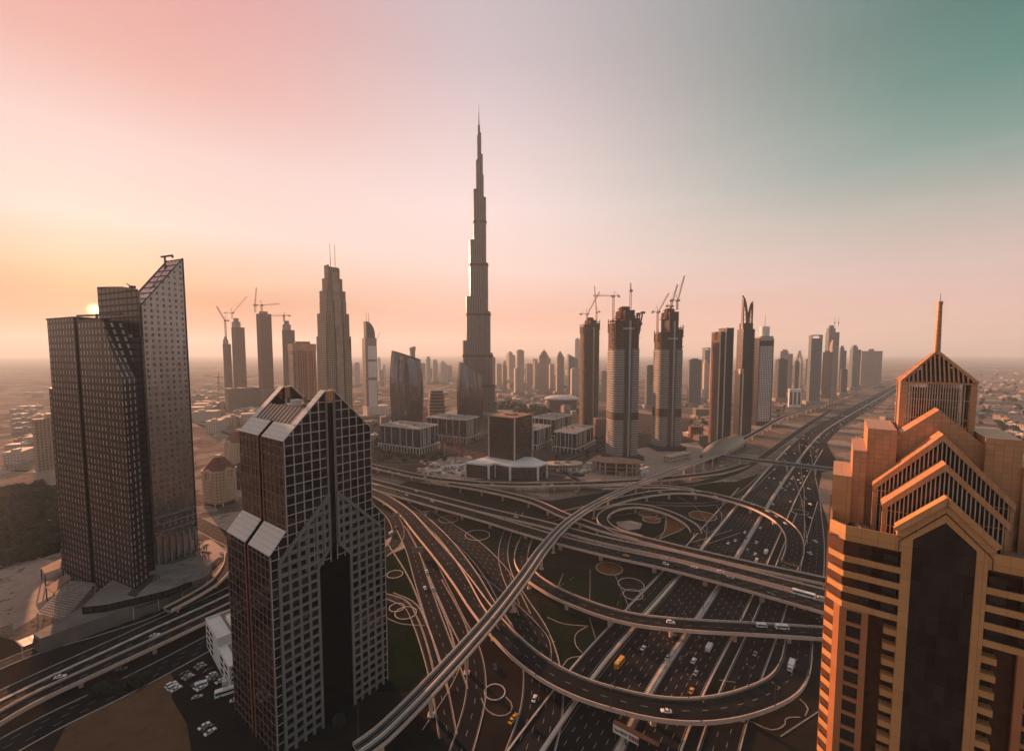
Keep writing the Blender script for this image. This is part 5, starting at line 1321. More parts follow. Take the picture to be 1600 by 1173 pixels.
mb = MB(); mb.box(-w_ * .7, w_ * .8, -d_ * .7, d_ * .7, 0, 9); part('podium', mb, M['darkplain'], WG)
# ------------------------------------------------------------ far towers
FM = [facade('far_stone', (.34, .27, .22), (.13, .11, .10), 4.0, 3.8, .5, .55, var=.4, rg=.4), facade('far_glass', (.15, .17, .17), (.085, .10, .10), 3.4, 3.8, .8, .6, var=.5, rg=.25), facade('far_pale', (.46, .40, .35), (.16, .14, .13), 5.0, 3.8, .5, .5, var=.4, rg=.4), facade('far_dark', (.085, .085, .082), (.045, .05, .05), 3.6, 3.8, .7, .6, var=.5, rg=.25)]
def far_tower(label, px0, px1, top, y, m=0, turn=18, ratio=.8, crown='flat', group=None, name='far_tower', cat='tower'):
    c, w_, d_, h_, r_ = place(px0, px1, top, y, turn, ratio)
    t = thing(name, label, cat, c, r_, group); mt = FM[m] if isinstance(m, int) else m
    hb = h_ * {'flat': .975, 'finial': .86, 'step': .90, 'slope': .86, 'round': .9, 'frame': .95, 'flare': .9, 'a': .7, 'pediment': .93}[crown]
    mb = MB()
    if crown == 'round': mb.loop_prism(oval(w_ / 2, d_ / 2, 16, 2.6), 0, hb, 0, 1)
    else: mb.box(-w_ / 2, w_ / 2, -d_ / 2, d_ / 2, 0, hb, 0, 1)
    part('shaft', mb, [mt, M['roofgrey']], t)
    mb = MB()
    if crown == 'flat': mb.box(-w_ * .3, w_ * .25, -d_ * .3, d_ * .3, hb, h_)
    elif crown == 'finial':
        mb.box(-w_ * .36, w_ * .36, -d_ * .36, d_ * .36, hb, hb + (h_ - hb) * .35); mb.box(-w_ * .24, w_ * .24, -d_ * .24, d_ * .24, hb + (h_ - hb) * .35, hb + (h_ - hb) * .62); mb.tube((0, 0, hb + (h_ - hb) * .62), (0, 0, h_), w_ * .16, .3, 8)
    elif crown == 'step': mb.box(-w_ * .5, w_ * .1, -d_ * .5, d_ * .3, hb, h_ * .96); mb.box(-w_ * .36, w_ * .0, -d_ * .3, d_ * .2, h_ * .96, h_)
    elif crown == 'slope': mb.prism(rect(w_, d_), hb, [h_, hb + .3, hb + .3, h_])
    elif crown == 'round': mb.loop_prism(oval(w_ * .38, d_ * .38, 16), hb, h_)
    elif crown == 'frame':
        for x in (-w_ * .46, w_ * .46): mb.box(x - w_ * .04, x + w_ * .04, -d_ * .5, d_ * .5, hb, h_)
        mb.box(-w_ * .42, w_ * .42, -d_ * .5, d_ * .5, h_ - 3, h_)
    elif crown == 'flare': mb.prism(rect(w_ * 1.25, d_ * 1.1), hb, [h_ * .97, h_, h_, h_ * .97])
    elif crown == 'a': mb.prism(rect(w_, d_), hb, hb + .5); mb.beam((-w_ * .5, 0, hb), (0, 0, h_), w_ * .3, d_ * .5); mb.beam((w_ * .5, 0, hb), (0, 0, h_), w_ * .22, d_ * .5)
    elif crown == 'pediment': mb.box(-w_ * .52, w_ * .52, -d_ * .52, d_ * .52, hb, hb + 3); mb.prism(rect(w_ * .25, d_ * .5), hb + 3, h_)
    part('crown', mb, M['roofgrey'] if not isinstance(m, int) else mt, t)
    mb = MB(); mb.box(-w_ * .8, w_ * .7, -d_ * .8, d_ * .8, 0, 12); part('podium', mb, M['roofgrey'], t)
    return t
GR = 'hazy far skyline towers'
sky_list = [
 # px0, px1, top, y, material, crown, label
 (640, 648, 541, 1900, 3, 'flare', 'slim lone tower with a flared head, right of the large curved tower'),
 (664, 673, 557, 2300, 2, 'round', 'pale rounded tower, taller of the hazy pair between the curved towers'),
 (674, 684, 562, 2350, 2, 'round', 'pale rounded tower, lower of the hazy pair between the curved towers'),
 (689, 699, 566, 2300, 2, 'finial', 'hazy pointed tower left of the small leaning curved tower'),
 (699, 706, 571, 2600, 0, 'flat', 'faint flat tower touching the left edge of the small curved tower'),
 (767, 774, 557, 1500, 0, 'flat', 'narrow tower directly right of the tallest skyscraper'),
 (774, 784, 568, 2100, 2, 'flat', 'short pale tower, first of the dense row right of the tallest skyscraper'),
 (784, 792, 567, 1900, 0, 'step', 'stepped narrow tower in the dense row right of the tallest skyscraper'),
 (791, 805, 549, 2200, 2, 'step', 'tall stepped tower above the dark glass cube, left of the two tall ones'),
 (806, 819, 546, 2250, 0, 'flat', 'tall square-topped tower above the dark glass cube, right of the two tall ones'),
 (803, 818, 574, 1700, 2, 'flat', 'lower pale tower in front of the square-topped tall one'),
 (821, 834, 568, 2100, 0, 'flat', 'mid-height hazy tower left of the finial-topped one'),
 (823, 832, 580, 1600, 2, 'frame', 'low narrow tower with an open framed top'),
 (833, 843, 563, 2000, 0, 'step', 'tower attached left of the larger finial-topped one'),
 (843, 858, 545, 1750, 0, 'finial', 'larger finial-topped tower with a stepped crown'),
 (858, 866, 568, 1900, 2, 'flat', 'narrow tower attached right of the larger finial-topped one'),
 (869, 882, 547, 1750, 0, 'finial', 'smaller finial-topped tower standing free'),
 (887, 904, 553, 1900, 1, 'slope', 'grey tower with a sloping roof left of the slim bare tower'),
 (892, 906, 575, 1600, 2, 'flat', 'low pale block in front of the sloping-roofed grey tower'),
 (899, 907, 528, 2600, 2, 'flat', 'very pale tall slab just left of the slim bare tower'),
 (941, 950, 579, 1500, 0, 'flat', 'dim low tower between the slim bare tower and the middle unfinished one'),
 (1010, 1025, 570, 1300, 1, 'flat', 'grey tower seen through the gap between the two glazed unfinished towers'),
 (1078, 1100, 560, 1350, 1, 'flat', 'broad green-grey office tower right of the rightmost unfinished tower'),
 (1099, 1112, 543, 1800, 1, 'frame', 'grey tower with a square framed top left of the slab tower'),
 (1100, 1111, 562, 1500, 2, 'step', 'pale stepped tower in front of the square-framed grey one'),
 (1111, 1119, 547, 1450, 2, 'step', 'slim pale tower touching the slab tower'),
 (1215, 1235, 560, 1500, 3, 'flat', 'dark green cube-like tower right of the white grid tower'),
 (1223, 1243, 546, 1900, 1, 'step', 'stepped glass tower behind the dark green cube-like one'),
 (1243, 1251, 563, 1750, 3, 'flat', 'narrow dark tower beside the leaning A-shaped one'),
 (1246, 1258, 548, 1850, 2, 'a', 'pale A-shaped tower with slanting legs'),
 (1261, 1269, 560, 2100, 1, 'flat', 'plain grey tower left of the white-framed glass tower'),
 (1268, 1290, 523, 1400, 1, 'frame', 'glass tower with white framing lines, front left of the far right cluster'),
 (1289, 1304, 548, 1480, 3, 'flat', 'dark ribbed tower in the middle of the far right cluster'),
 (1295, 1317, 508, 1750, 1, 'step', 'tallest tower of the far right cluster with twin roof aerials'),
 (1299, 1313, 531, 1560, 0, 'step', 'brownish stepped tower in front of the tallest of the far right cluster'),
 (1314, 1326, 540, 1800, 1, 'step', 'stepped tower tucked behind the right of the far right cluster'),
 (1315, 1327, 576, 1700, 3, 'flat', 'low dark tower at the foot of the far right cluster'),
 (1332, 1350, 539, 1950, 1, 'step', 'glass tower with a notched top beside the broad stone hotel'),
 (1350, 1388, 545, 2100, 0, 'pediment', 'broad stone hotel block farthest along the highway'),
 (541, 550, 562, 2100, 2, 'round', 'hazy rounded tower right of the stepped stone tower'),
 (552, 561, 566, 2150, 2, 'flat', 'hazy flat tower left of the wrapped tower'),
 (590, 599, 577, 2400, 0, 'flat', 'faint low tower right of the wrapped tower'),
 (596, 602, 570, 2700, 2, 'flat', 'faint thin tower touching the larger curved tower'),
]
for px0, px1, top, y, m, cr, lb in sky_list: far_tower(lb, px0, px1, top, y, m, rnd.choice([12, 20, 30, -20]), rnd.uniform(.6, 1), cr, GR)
for k in range(34):
    px = rnd.choice([rnd.uniform(765, 900), rnd.uniform(765, 900), rnd.uniform(640, 700), rnd.uniform(540, 600), rnd.uniform(1010, 1120), rnd.uniform(1215, 1270)])
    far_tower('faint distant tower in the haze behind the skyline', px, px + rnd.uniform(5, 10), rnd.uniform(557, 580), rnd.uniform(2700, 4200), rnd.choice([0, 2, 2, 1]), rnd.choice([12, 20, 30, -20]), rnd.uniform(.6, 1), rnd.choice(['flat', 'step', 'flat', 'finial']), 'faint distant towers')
for px in (1304, 1310):
    b_ = aty(px, 509, 1755); mb = MB(); mb.tube((0, 0, 0), (0, 0, 36), .7, .4, 6); mb.tube((0, 0, 10), (0, 0, 16), 3.2, .7, 8)
    single('roof_aerial', mb, M['dark'], 'left aerial on the tallest tower of the far right cluster' if px < 1307 else 'right aerial on the tallest tower of the far right cluster', 'aerial', b_, smooth=True)
# low white building beside the far highway
c, w_, d_, h_, r_ = place(1236, 1257, 608, 1330, 8, .6)
LWB = thing('low_white_building', 'low white building with three window bays beside the far metro line', 'building', c, r_)
mb = MB(); mb.box(-w_ / 2, w_ / 2, -d_ / 2, d_ / 2, 0, h_); part('body', mb, M['white'], LWB)
for k in range(3):
    mb = MB(); x = -w_ / 2 + w_ * (k + .5) / 3; mb.box(x - w_ * .1, x + w_ * .1, -d_ / 2 - .2, -d_ / 2, h_ * .15, h_ * .85); part('window', mb, FM[3], LWB)
# unfinished towers in the glare at the left
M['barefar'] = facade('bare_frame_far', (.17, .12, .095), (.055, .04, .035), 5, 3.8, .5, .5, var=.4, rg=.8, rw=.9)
for px0, px1, top, y, lb, cr in ((345, 358, 526, 1300, 'shorter unfinished tower at the left of the hazy pair', 'step'), (357, 378, 497, 1330, 'taller unfinished tower of the hazy pair in the sun glare', 'step'), (396, 420, 486, 1250, 'square unfinished tower with cranes on its roof, alone in the glare', 'flat'), (437, 457, 501, 1230, 'unfinished tower half hidden by the brown hotel block', 'step')):
    far_tower(lb, px0, px1, top, y, M['barefar'], 22, .9, cr, 'unfinished towers in the sun glare', 'unfinished_tower', 'tower under construction')
crane_at(353, 527, 502, 1290, 62, R(150), 45, 'luffing crane leaning left on the shorter hazy unfinished tower', 1.6)
crane_at(363, 498, 490, 1320, 66, R(35), 52, 'luffing crane leaning right on the taller hazy unfinished tower', 1.6)
crane_at(399, 488, 478, 1240, 60, R(110), 62, 'steep-jib crane at the left of the square unfinished tower', 1.5)
crane_at(409, 488, 478, 1240, 48, R(10), 6, 'level-jib crane at the right of the square unfinished tower', 1.5)
crane_at(444, 502, 494, 1225, 62, R(176), 0, 'level-jib crane on the unfinished tower behind the hotel block', 1.5)
crane_at(342, 612, 590, 1300, 50, R(170), 4, 'low crane standing in the orange haze left of the unfinished towers', 1.2)
crane_at(383, 612, 590, 1350, 55, R(10), 4, 'low crane standing in the orange haze between the unfinished towers', 1.2)
crane_at(585, 565, 540, 1250, 40, R(20), 65, 'thin crane leaning beside the wrapped tower', 1.2)
for px0, px1, top, lb in ((338, 400, 607, 'long low unfinished podium under the hazy tower pair'), (400, 445, 609, 'low unfinished podium under the square unfinished tower')):
    c, w_, d_, h_, r_ = place(px0, px1, top, 1230, 10, .5); t_ = thing('unfinished_podium', lb, 'building site', c, r_)
    mb = MB(); mb.box(-w_ / 2, w_ / 2, -d_ / 2, d_ / 2, 0, h_, 0, 1); part('frame', mb, [M['barefar'], M['roofbrown']], t_)
# tower wrapped in white sheeting, with a curved top
yW = 1150; c, w_, d_, h_, r_ = place(563, 586, 528, yW, 20, .8)
WT = thing('wrapped_tower', 'tower wrapped in white sheeting under a dark curved fin top with twin masts', 'skyscraper', c, r_)
mb = MB(); mb.box(-w_ / 2, w_ / 2, -d_ / 2, d_ / 2, 0, h_, 0, 1); part('shaft', mb, [FM[0], M['roofgrey']], WT)
for z0, z1 in ((.10, .46), (.50, .70), (.73, .90)):
    mb = MB(); mb.box(-w_ * .30, w_ * .44, -d_ * .54, d_ * .52, h_ * z0, h_ * z1); part('white_sheeting', mb, M['white'], WT)
mb = MB(); P = [(-w_ * .36, h_), (w_ * .42, h_), (w_ * .40, h_ + 14), (w_ * .30, h_ + 26), (w_ * .12, h_ + 36), (-w_ * .12, h_ + 42), (-w_ * .36, h_ + 44)]
A = [Vector((x, -d_ * .4, z)) for x, z in P]; B = [Vector((x, d_ * .4, z)) for x, z in P]; mb.face(A); mb.face(B[::-1])
for i in range(len(P)): mb.face([A[(i + 1) % len(P)], A[i], B[i], B[(i + 1) % len(P)]])
part('curved_top', mb, FM[3], WT)
for x in (-w_ * .22, w_ * .0):
    mb = MB(); mb.tube((x, 0, h_ + 40), (x, 0, h_ + 66), .8, .4, 6); part('mast', mb, M['dark'], WT)
mb = MB(); mb.box(-w_ * .55, w_ * 1.4, -d_ * .8, d_ * .6, 0, 26); part('podium', mb, M['rooflight'], WT)
# ribbed round building between the curved towers
c, w_, d_, h_, r_ = place(664, 696, 611, 1080, 15, .8)
RB = thing('ribbed_round_building', 'squat round building with stacked ribbed floors between the two curved towers', 'building', c, r_)
for k in range(9):
    mb = MB(); f = 1 - .035 * max(0, k - 4) ** 1.2; z = h_ * k / 9; mb.loop_prism(oval(w_ / 2 * f, d_ / 2 * f, 20, 2.6), z, z + h_ / 9 * .45, 0, None, True); mb.loop_prism(oval(w_ / 2 * f * .93, d_ / 2 * f * .93, 20, 2.6), z + h_ / 9 * .45, z + h_ / 9, 1); part('storey', mb, [M['roofbrown'], M['needledark']], RB)
# flat oval arena
c, w_, d_, h_, r_ = place(853, 908, 621, 1240, 0, .7)
AR = thing('oval_arena', 'flat oval arena with a pale disc roof behind the slim bare tower', 'arena', c, r_)
mb = MB(); mb.loop_prism(oval(w_ * .44, d_ * .44, 32), 0, h_ - 8); part('drum', mb, FM[3], AR)
mb = MB(); rings = [[Vector((p[0] * s, p[1] * s, z)) for p in oval(w_ / 2, d_ / 2, 32)] for s, z in ((1, h_ - 9), (1.04, h_ - 5), (.8, h_), (.4, h_ + 2.5), (.02, h_ + 3))]; mb.loft(rings); part('roof', mb, M['rooflight'], AR, smooth=True)
# parking deck block between the unfinished towers
for px0, px1, top, y, lb, m in ((928, 951, 655, 830, 'plain brown block between the slim bare tower and the middle one', 'roofbrown'), (1078, 1098, 668, 850, 'rust brick block beside the rightmost unfinished tower', 'terracotta'), (1086, 1118, 640, 1100, 'long low depot hall left of the slab tower', 'roofgrey')):
    c, w_, d_, h_, r_ = place(px0, px1, top, y, 15, .8); t_ = thing('low_block', lb, 'building', c, r_)
    mb = MB(); mb.box(-w_ / 2, w_ / 2, -d_ / 2, d_ / 2, 0, h_, 0, 1); part('body', mb, [facade('low_block_' + m, tuple(x for x in {'roofbrown': (.24, .16, .12), 'terracotta': (.24, .11, .08), 'roofgrey': (.16, .15, .14)}[m]), (.05, .04, .04), 4, 4, .5, .4), M['roofgrey']], t_)
    mb = MB(); mb.box(-w_ / 2 - .4, w_ / 2 + .4, -d_ / 2 - .4, d_ / 2 + .4, h_, h_ + 1); part('parapet', mb, M[m], t_)
# ------------------------------------------------------------ low buildings near the dark tower group
def world_poly(pix, z): return [at(a, b, z) for a, b in pix]
def local_poly(P, o): return [(p.x - o.x, p.y - o.y) for p in P]
def ccw(P):
    s = sum(a[0] * b[1] - b[0] * a[1] for a, b in zip(P, P[1:] + P[:1])); return P if s > 0 else P[::-1]
o_ = at(200, 930)
PD = thing('conference_podium', 'low grey podium with an oval ribbed roof and arcade, below the dark tower group', 'podium', (o_.x, o_.y, 0))
base = ccw(local_poly(world_poly([(52, 990), (134, 945), (169, 909), (208, 888), (286, 880), (331, 883), (302, 906), (262, 927), (200, 949), (63, 997)], 9), o_))
mb = MB(); mb.prism(base, 0, 9); part('base', mb, plain('podium_stone', (.17, .14, .125), .85, var=.3, scale=.1), PD)
def ribbed(name, c1, c2, per):
    m, b_ = new_mat(name); u, v = uvxy()
    k = MM('LESS_THAN', MM('FRACT', MM('DIVIDE', v, per)), .14); k2 = MM('LESS_THAN', MM('FRACT', MM('DIVIDE', u, per * 2.1)), .07)
    nt.links.new(mixc(MM('MAXIMUM', k, k2), mixc(noise(.15, 4), tuple(x * .8 for x in c1) + (1,), tuple(x * 1.15 for x in c1) + (1,)), c2 + (1,)), b_.inputs['Base Color']); b_.inputs['Roughness'].default_value = .6
    return m
M['ribbed'] = ribbed('ribbed_roof', (.22, .185, .165), (.09, .075, .07), 2.2)
outer = [(128, 947), (150, 925), (169, 909), (190, 896), (208, 888), (240, 881), (270, 880), (288, 884), (302, 893), (300, 903), (284, 912), (262, 920), (235, 927), (200, 935), (165, 943)]
mb = MB(); P = ccw(local_poly(world_poly(outer, 14), o_)); mb.prism(P, 9, 13.5, 0, 1); part('oval_roof', mb, [M['darkplain'], M['ribbed']], PD)
mb = MB(); P = ccw(local_poly(world_poly([(199, 928), (214, 908), (224, 899), (245, 896), (252, 900), (236, 908), (222, 920), (212, 931)], 14), o_)); mb.prism(P, 13.5, 13.7); part('roof_void_shade', mb, M['needledark'], PD)  # thin dark slab on the roof, the void's shade put into its colour
for k in range(6):
    mb = MB(); f = 1 - .12 * k; c = at(284, 899, 13.5)
    q = [(c.x - o_.x + 17 * f * math.cos(t), c.y - o_.y + 12 * f * math.sin(t)) for t in [2 * PI * i / 28 for i in range(28)]]
    for a_, b_ in zip(q, q[1:] + q[:1]): mb.beam((*a_, 13.9), (*b_, 13.9), .5, .5)
    part('roof_ring', mb, M['roofgrey'], PD)
path = pix_path([(30, 1006, 7), (63, 993, 7), (130, 970, 7), (198, 949, 7), (240, 935, 7), (268, 924, 7), (292, 908, 7)], 6); S = sides(path)
AC = thing('arcade_canopy', 'long ribbed canopy along the boulevard side of the conference podium', 'canopy', (path[4].x, path[4].y, 0))
mb = MB(); rail(mb, path, S, -5, 5, -.4, 0); part('canopy_roof', mb, M['darkplain'], AC, world=True)
for i in range(0, len(path), 2):
    mb = MB(); p, s = path[i], S[i]; mb.beam(p - s * 5.2 + Vector((0, 0, .3)), p + s * 5.2 + Vector((0, 0, .3)), .5, .5); mb.tube((p + s * 4.8).xy.to_3d(), p + s * 4.8, .3, .3, 8); part('canopy_frame', mb, M['kerb'], AC, world=True)
a, b, c = at(198, 951, 0), at(228, 943, 0), at(226, 936, 0)
mb = MB(); d = (b - a); rz = math.atan2(d.y, d.x); WB = thing('service_block', 'small pale rooftop service block on the edge of the arcade', 'service block', (a.x, a.y, 0), rz)
mb.box(0, d.length, 0, 6, 0, 9.5); part('body', mb, M['rooflight'], WB)
mb = MB(); mb.box(d.length * .6, d.length * .72, -.15, 0, 3, 6); part('door', mb, M['needledark'], WB)
mb = MB(); mb.box(-.3, d.length + .3, -.3, 6.3, 9.5, 10); part('roof', mb, M['white'], WB)
# pergola of bars left of it
P = world_poly([(58, 958), (110, 908), (148, 912), (100, 968)], 8); o2 = P[0]
PG = thing('pergola', 'wide pergola of thin crossing bars beside the conference podium', 'pergola', (o2.x, o2.y, 0))
mb = MB()
for k in range(13):
    t = k / 12; mb.beam(P[0].lerp(P[3], t), P[1].lerp(P[2], t), .35, .5)
for k in range(17):
    t = k / 16; mb.beam(P[0].lerp(P[1], t) + Vector((0, 0, .4)), P[3].lerp(P[2], t) + Vector((0, 0, .4)), .28, .3)
part('lattice', mb, M['kerb'], PG, world=True)
for p in P:
    mb = MB(); mb.tube((p.x, p.y, 0), p, .4, .4, 8); part('post', mb, M['kerb'], PG, world=True)
for pix, lb in (([(64, 887), (96, 872), (98, 886), (70, 896)], 'slatted canopy on tall posts at the left foot of the dark tower group, farther one'), ([(72, 918), (104, 896), (112, 902), (84, 926)], 'slatted canopy on tall posts at the left foot of the dark tower group, nearer one')):
    P = world_poly(pix, 9); t = thing('entrance_canopy', lb, 'canopy', (P[0].x, P[0].y, 0))
    mb = MB(); Q = ccw([(p.x, p.y) for p in P]); mb.prism(Q, 8.6, 9.1); part('canopy_roof', mb, M['roofbrown'], t, world=True)
    for p in P:
        mb = MB(); mb.tube((p.x, p.y, 0), (p.x, p.y, 8.6), .35, .35, 8); part('post', mb, M['dark'], t, world=True)
# ornate domed apartment blocks
def ornate(label, px0, px1, base_row, eave_row, ridge_row, turn):
    g = at((px0 + px1) / 2, base_row); y = g.y; az_ = math.atan2(g.x, g.y)
    w_ = (px1 - px0) * y / F * math.cos(az_) / 1.18; ze = aty((px0 + px1) / 2, eave_row, y).z; zr = aty((px0 + px1) / 2, ridge_row, y + w_ * .4).z
    t = thing('ornate_apartment_block', label, 'apartment building', (g.x, g.y + w_ * .45, 0), -az_ + R(turn))
    a = w_ / 2; ch = a * .38; P = [(-a + ch, -a), (a - ch, -a), (a, -a + ch), (a, a - ch), (a - ch, a), (-a + ch, a), (-a, a - ch), (-a, -a + ch)]
    mb = MB(); mb.loop_prism(P, 4, ze); part('body', mb, facade('ornate_facade', (.50, .36, .25), (.09, .065, .05), 3.2, 3.5, .36, .46, var=.4), t)
    mb = MB(); mb.prism([(p[0] * .86, p[1] * .86) for p in P], 0, 4); part('ground_floor', mb, M['browndark'], t)
    mb = MB(); mb.prism([(p[0] * 1.05, p[1] * 1.05) for p in P], ze, ze + 1.2); part('cornice', mb, M['cream'], t)
    mb = MB()
    q = [Vector((p[0] * .98, p[1] * .98, ze + 1.2)) for p in P]; r_ = [Vector((p[0] * .3, p[1] * .3, zr)) for p in P]; mb.loft([q, r_]); mb.face(r_); part('hip_roof', mb, M['terracotta'], t)
    mb = MB(); mb.box(-a * .2, a * .2, -a * .2, a * .2, zr, zr + 2.4); part('roof_lantern', mb, M['cream'], t)
    for ang in (0, 90, 180, 270):
        mt = Matrix.Rotation(R(ang), 4, 'Z')
        mb = MB(); r0 = a * .34
        pts = [Vector((r0 * math.cos(PI * k / 10), -a * 1.02, ze - 2 + r0 * math.sin(PI * k / 10))) for k in range(11)]
        pts = [Vector((r0, -a * 1.02, ze - 8))] + pts + [Vector((-r0, -a * 1.02, ze - 8))]
        for p, q_ in zip(pts, pts[1:]): mb.beam(mt @ p, mt @ q_, 1.5, 2.2)
        ar = part('arch', mb, M['cream'], t)
        mb = MB(); R2 = r0 * .95
        A = [mt @ Vector((R2 * math.cos(PI * k / 10), -a * .99, ze - 2 + R2 * math.sin(PI * k / 10))) for k in range(11)]; B = [mt @ Vector((R2 * math.cos(PI * k / 10), -a * .35, ze - 2 + R2 * math.sin(PI * k / 10))) for k in range(11)]
        for i in range(10): mb.face([A[i], A[i + 1], B[i + 1], B[i]])
        mb.face(A); part('vault', mb, M['browndark'], t)
        mb = MB(); k = 0
        while 8 + k * 3.5 < ze - 6:
            z = 8 + k * 3.5; k += 1
            q = [mt @ Vector((x, y_, z)) for x, y_ in ((-r0, -a - 1.3), (r0, -a - 1.3), (r0, -a), (-r0, -a))]; q2 = [p + Vector((0, 0, 1.1)) for p in q]
            mb.face(q[::-1]); mb.face(q2)
            for i in range(4): mb.face([q[i], q[(i + 1) % 4], q2[(i + 1) % 4], q2[i]])
        part('balcony_stack', mb, M['cream'], t)
    for p in P:
        mb = MB(); mb.box(p[0] * .96 - .6, p[0] * .96 + .6, p[1] * .96 - .6, p[1] * .96 + .6, 0, 4); part('column', mb, M['cream'], t)
    return t
ornate('cream apartment block with red hipped roof and arched gables, right beside the dark tower group', 305, 362, 792, 738, 714, 38)
ornate('cream apartment block with red hipped roof, farther back behind the nearer ornate one', 340, 392, 728, 693, 673, 30)
mb = MB(); g = at(340, 800)
# hazy block at the far left edge and its hall
c, w_, d_, h_, r_ = place(38, 78, 655, 560, 12, .6)
FL = thing('hazy_office_slab', 'pale gridded office slab in the orange haze at the far left edge', 'office building', c, r_)
mb = MB(); mb.box(-w_ / 2, w_ / 2, -d_ / 2, d_ / 2, 0, h_, 0, 1); part('body', mb, [facade('hazy_grid', (.40, .29, .21), (.16, .11, .08), 3.6, 3.6, .5, .6, var=.4), M['roofgrey']], FL)
mb = MB(); mb.box(w_ * .1, w_ / 2, -d_ / 2, d_ / 2, h_, h_ + 6); part('roof_plant', mb, M['cream'], FL)
mb = MB(); mb.box(-w_ * .62, w_ * .8, -d_ * .9, d_ * .5, 0, 13); part('podium', mb, M['cream'], FL)
# white staggered building behind the gabled tower
A, Fp = at(321, 968, 16), at(357, 1031, 16); Rr = at(392, 1004, 16)
vx = Fp - A; L = vx.length; rz = math.atan2(vx.y, vx.x)
WS = thing('white_staggered_building', 'white staggered building with dark slot windows, half hidden behind the gabled glass tower', 'building', (A.x, A.y, 0), rz)
mb = MB(); mb.box(0, L * .55, 0, 22, 0, 16); mb.box(L * .55, L, 0, 26, 0, 12.5); part('body', mb, M['white'], WS)
mb = MB(); mb.box(.6, L * .55 - .6, 7, 21.4, 15.99, 16.3); part('roof_deck', mb, M['roofbrown'], WS)
mb = MB(); mb.box(L * .6, L - .8, 4, 24, 12.49, 12.8); part('roof_deck', mb, M['roofgrey'], WS)
mb = MB(); mb.box(0, L * .55, 0, .5, 16, 17.2); mb.box(0, .5, .5, 22, 16, 17.2); mb.box(L * .55 - .5, L * .55, .5, 22, 16, 17.2); part('parapet', mb, M['white'], WS)
for x0 in (.06, .22, .66, .84):
    for k in range(4):
        z = 2.2 + k * 3.4
        if x0 > .5 and z > 10: continue
        mb = MB(); mb.box(L * x0, L * (x0 + .10), -.12, .02, z, z + 1.7); part('window', mb, M['pane'], WS)
for k in range(4):
    mb = MB(); mb.box(-.12, .02, 2, 20, 2.0 + k * 3.4, 3.6 + k * 3.4); part('window', mb, M['pane'], WS)
    mb = MB(); mb.box(L - .02, L + .14, 1, 24, 1.6 + k * 2.8, 2.9 + k * 2.8); part('window', mb, M['pane'], WS)
mb = MB(); mb.box(L * .18, L * .4, 8, 14, 16, 19); part('stair_tower', mb, M['white'], WS)
# low round-ended block in front of the fin-clad offices
g = at(882, 737); t = thing('crescent_building', 'low crescent block with square window bays at the foot of the fin-clad offices', 'building', (g.x, g.y + 12, 0), R(4))
mb = MB(); mb.loop_prism(oval(27, 12, 22, 3), 0, 9); part('body', mb, facade('crescent_facade', (.36, .27, .21), (.05, .04, .035), 4.2, 4.5, .55, .6), t)
mb = MB(); mb.prism(oval(27.6, 12.6, 22, 3), 9, 9.9); part('parapet', mb, M['cream'], t)
mb = MB(); mb.box(-14, -6, -4, 4, 9.9, 12); mb.box(3, 10, -3, 5, 9.9, 11.6); part('roof_plant', mb, M['roofgrey'], t)
g = at(1062, 722); t = thing('site_building', 'pale stepped station annex right of the viaduct and the unfinished podium', 'building', (g.x, g.y + 10, 0), R(34))
mb = MB(); mb.box(-26, 26, -6, 6, 0, 10); part('body', mb, facade('annex_facade', (.46, .36, .29), (.05, .04, .035), 5, 5, .4, .5), t)
mb = MB(); mb.box(-26.4, 26.4, -6.4, 6.4, 10, 10.8); part('parapet', mb, M['cream'], t)

# ------------------------------------------------------------ low houses of the hazy districts (several patterns, then copies)
hm_ = [facade('house_a', (.42, .32, .25), (.08, .06, .05), 3.4, 3.3, .4, .45), facade('house_b', (.34, .27, .22), (.08, .065, .055), 4, 3.3, .45, .4), facade('house_c', (.52, .43, .36), (.1, .08, .07), 3.2, 3.4, .4, .5)]
protos = []
for k in range(6):
    w_, d_, h_ = [(16, 12, 7), (22, 14, 8), (14, 14, 10), (26, 16, 6), (18, 18, 13), (34, 18, 15)][k]
    t = thing('low_house', 'low house', 'house', (0, 0, 0)); hm = hm_[k % 3]
    mb = MB(); mb.box(-w_ / 2, w_ / 2, -d_ / 2, d_ / 2, 0, h_); mb.box(-w_ / 2 + 1, w_ * .1, -d_ / 2 - 3, -d_ / 2, 0, h_ * .6); part('wall', mb, hm, t)
    mb = MB(); mb.box(-w_ / 2 - .4, w_ / 2 + .4, -d_ / 2 - .4, d_ / 2 + .4, h_, h_ + .9); mb.box(w_ * .1, w_ * .35, -d_ * .2, d_ * .2, h_ + .9, h_ + 3.2); part('roof', mb, [M['rooflight'], M['roofgrey'], M['roofbrown'], M['rooflight'], M['roofgrey'], M['cream']][k], t)
    protos.append(t)
used_house = set()
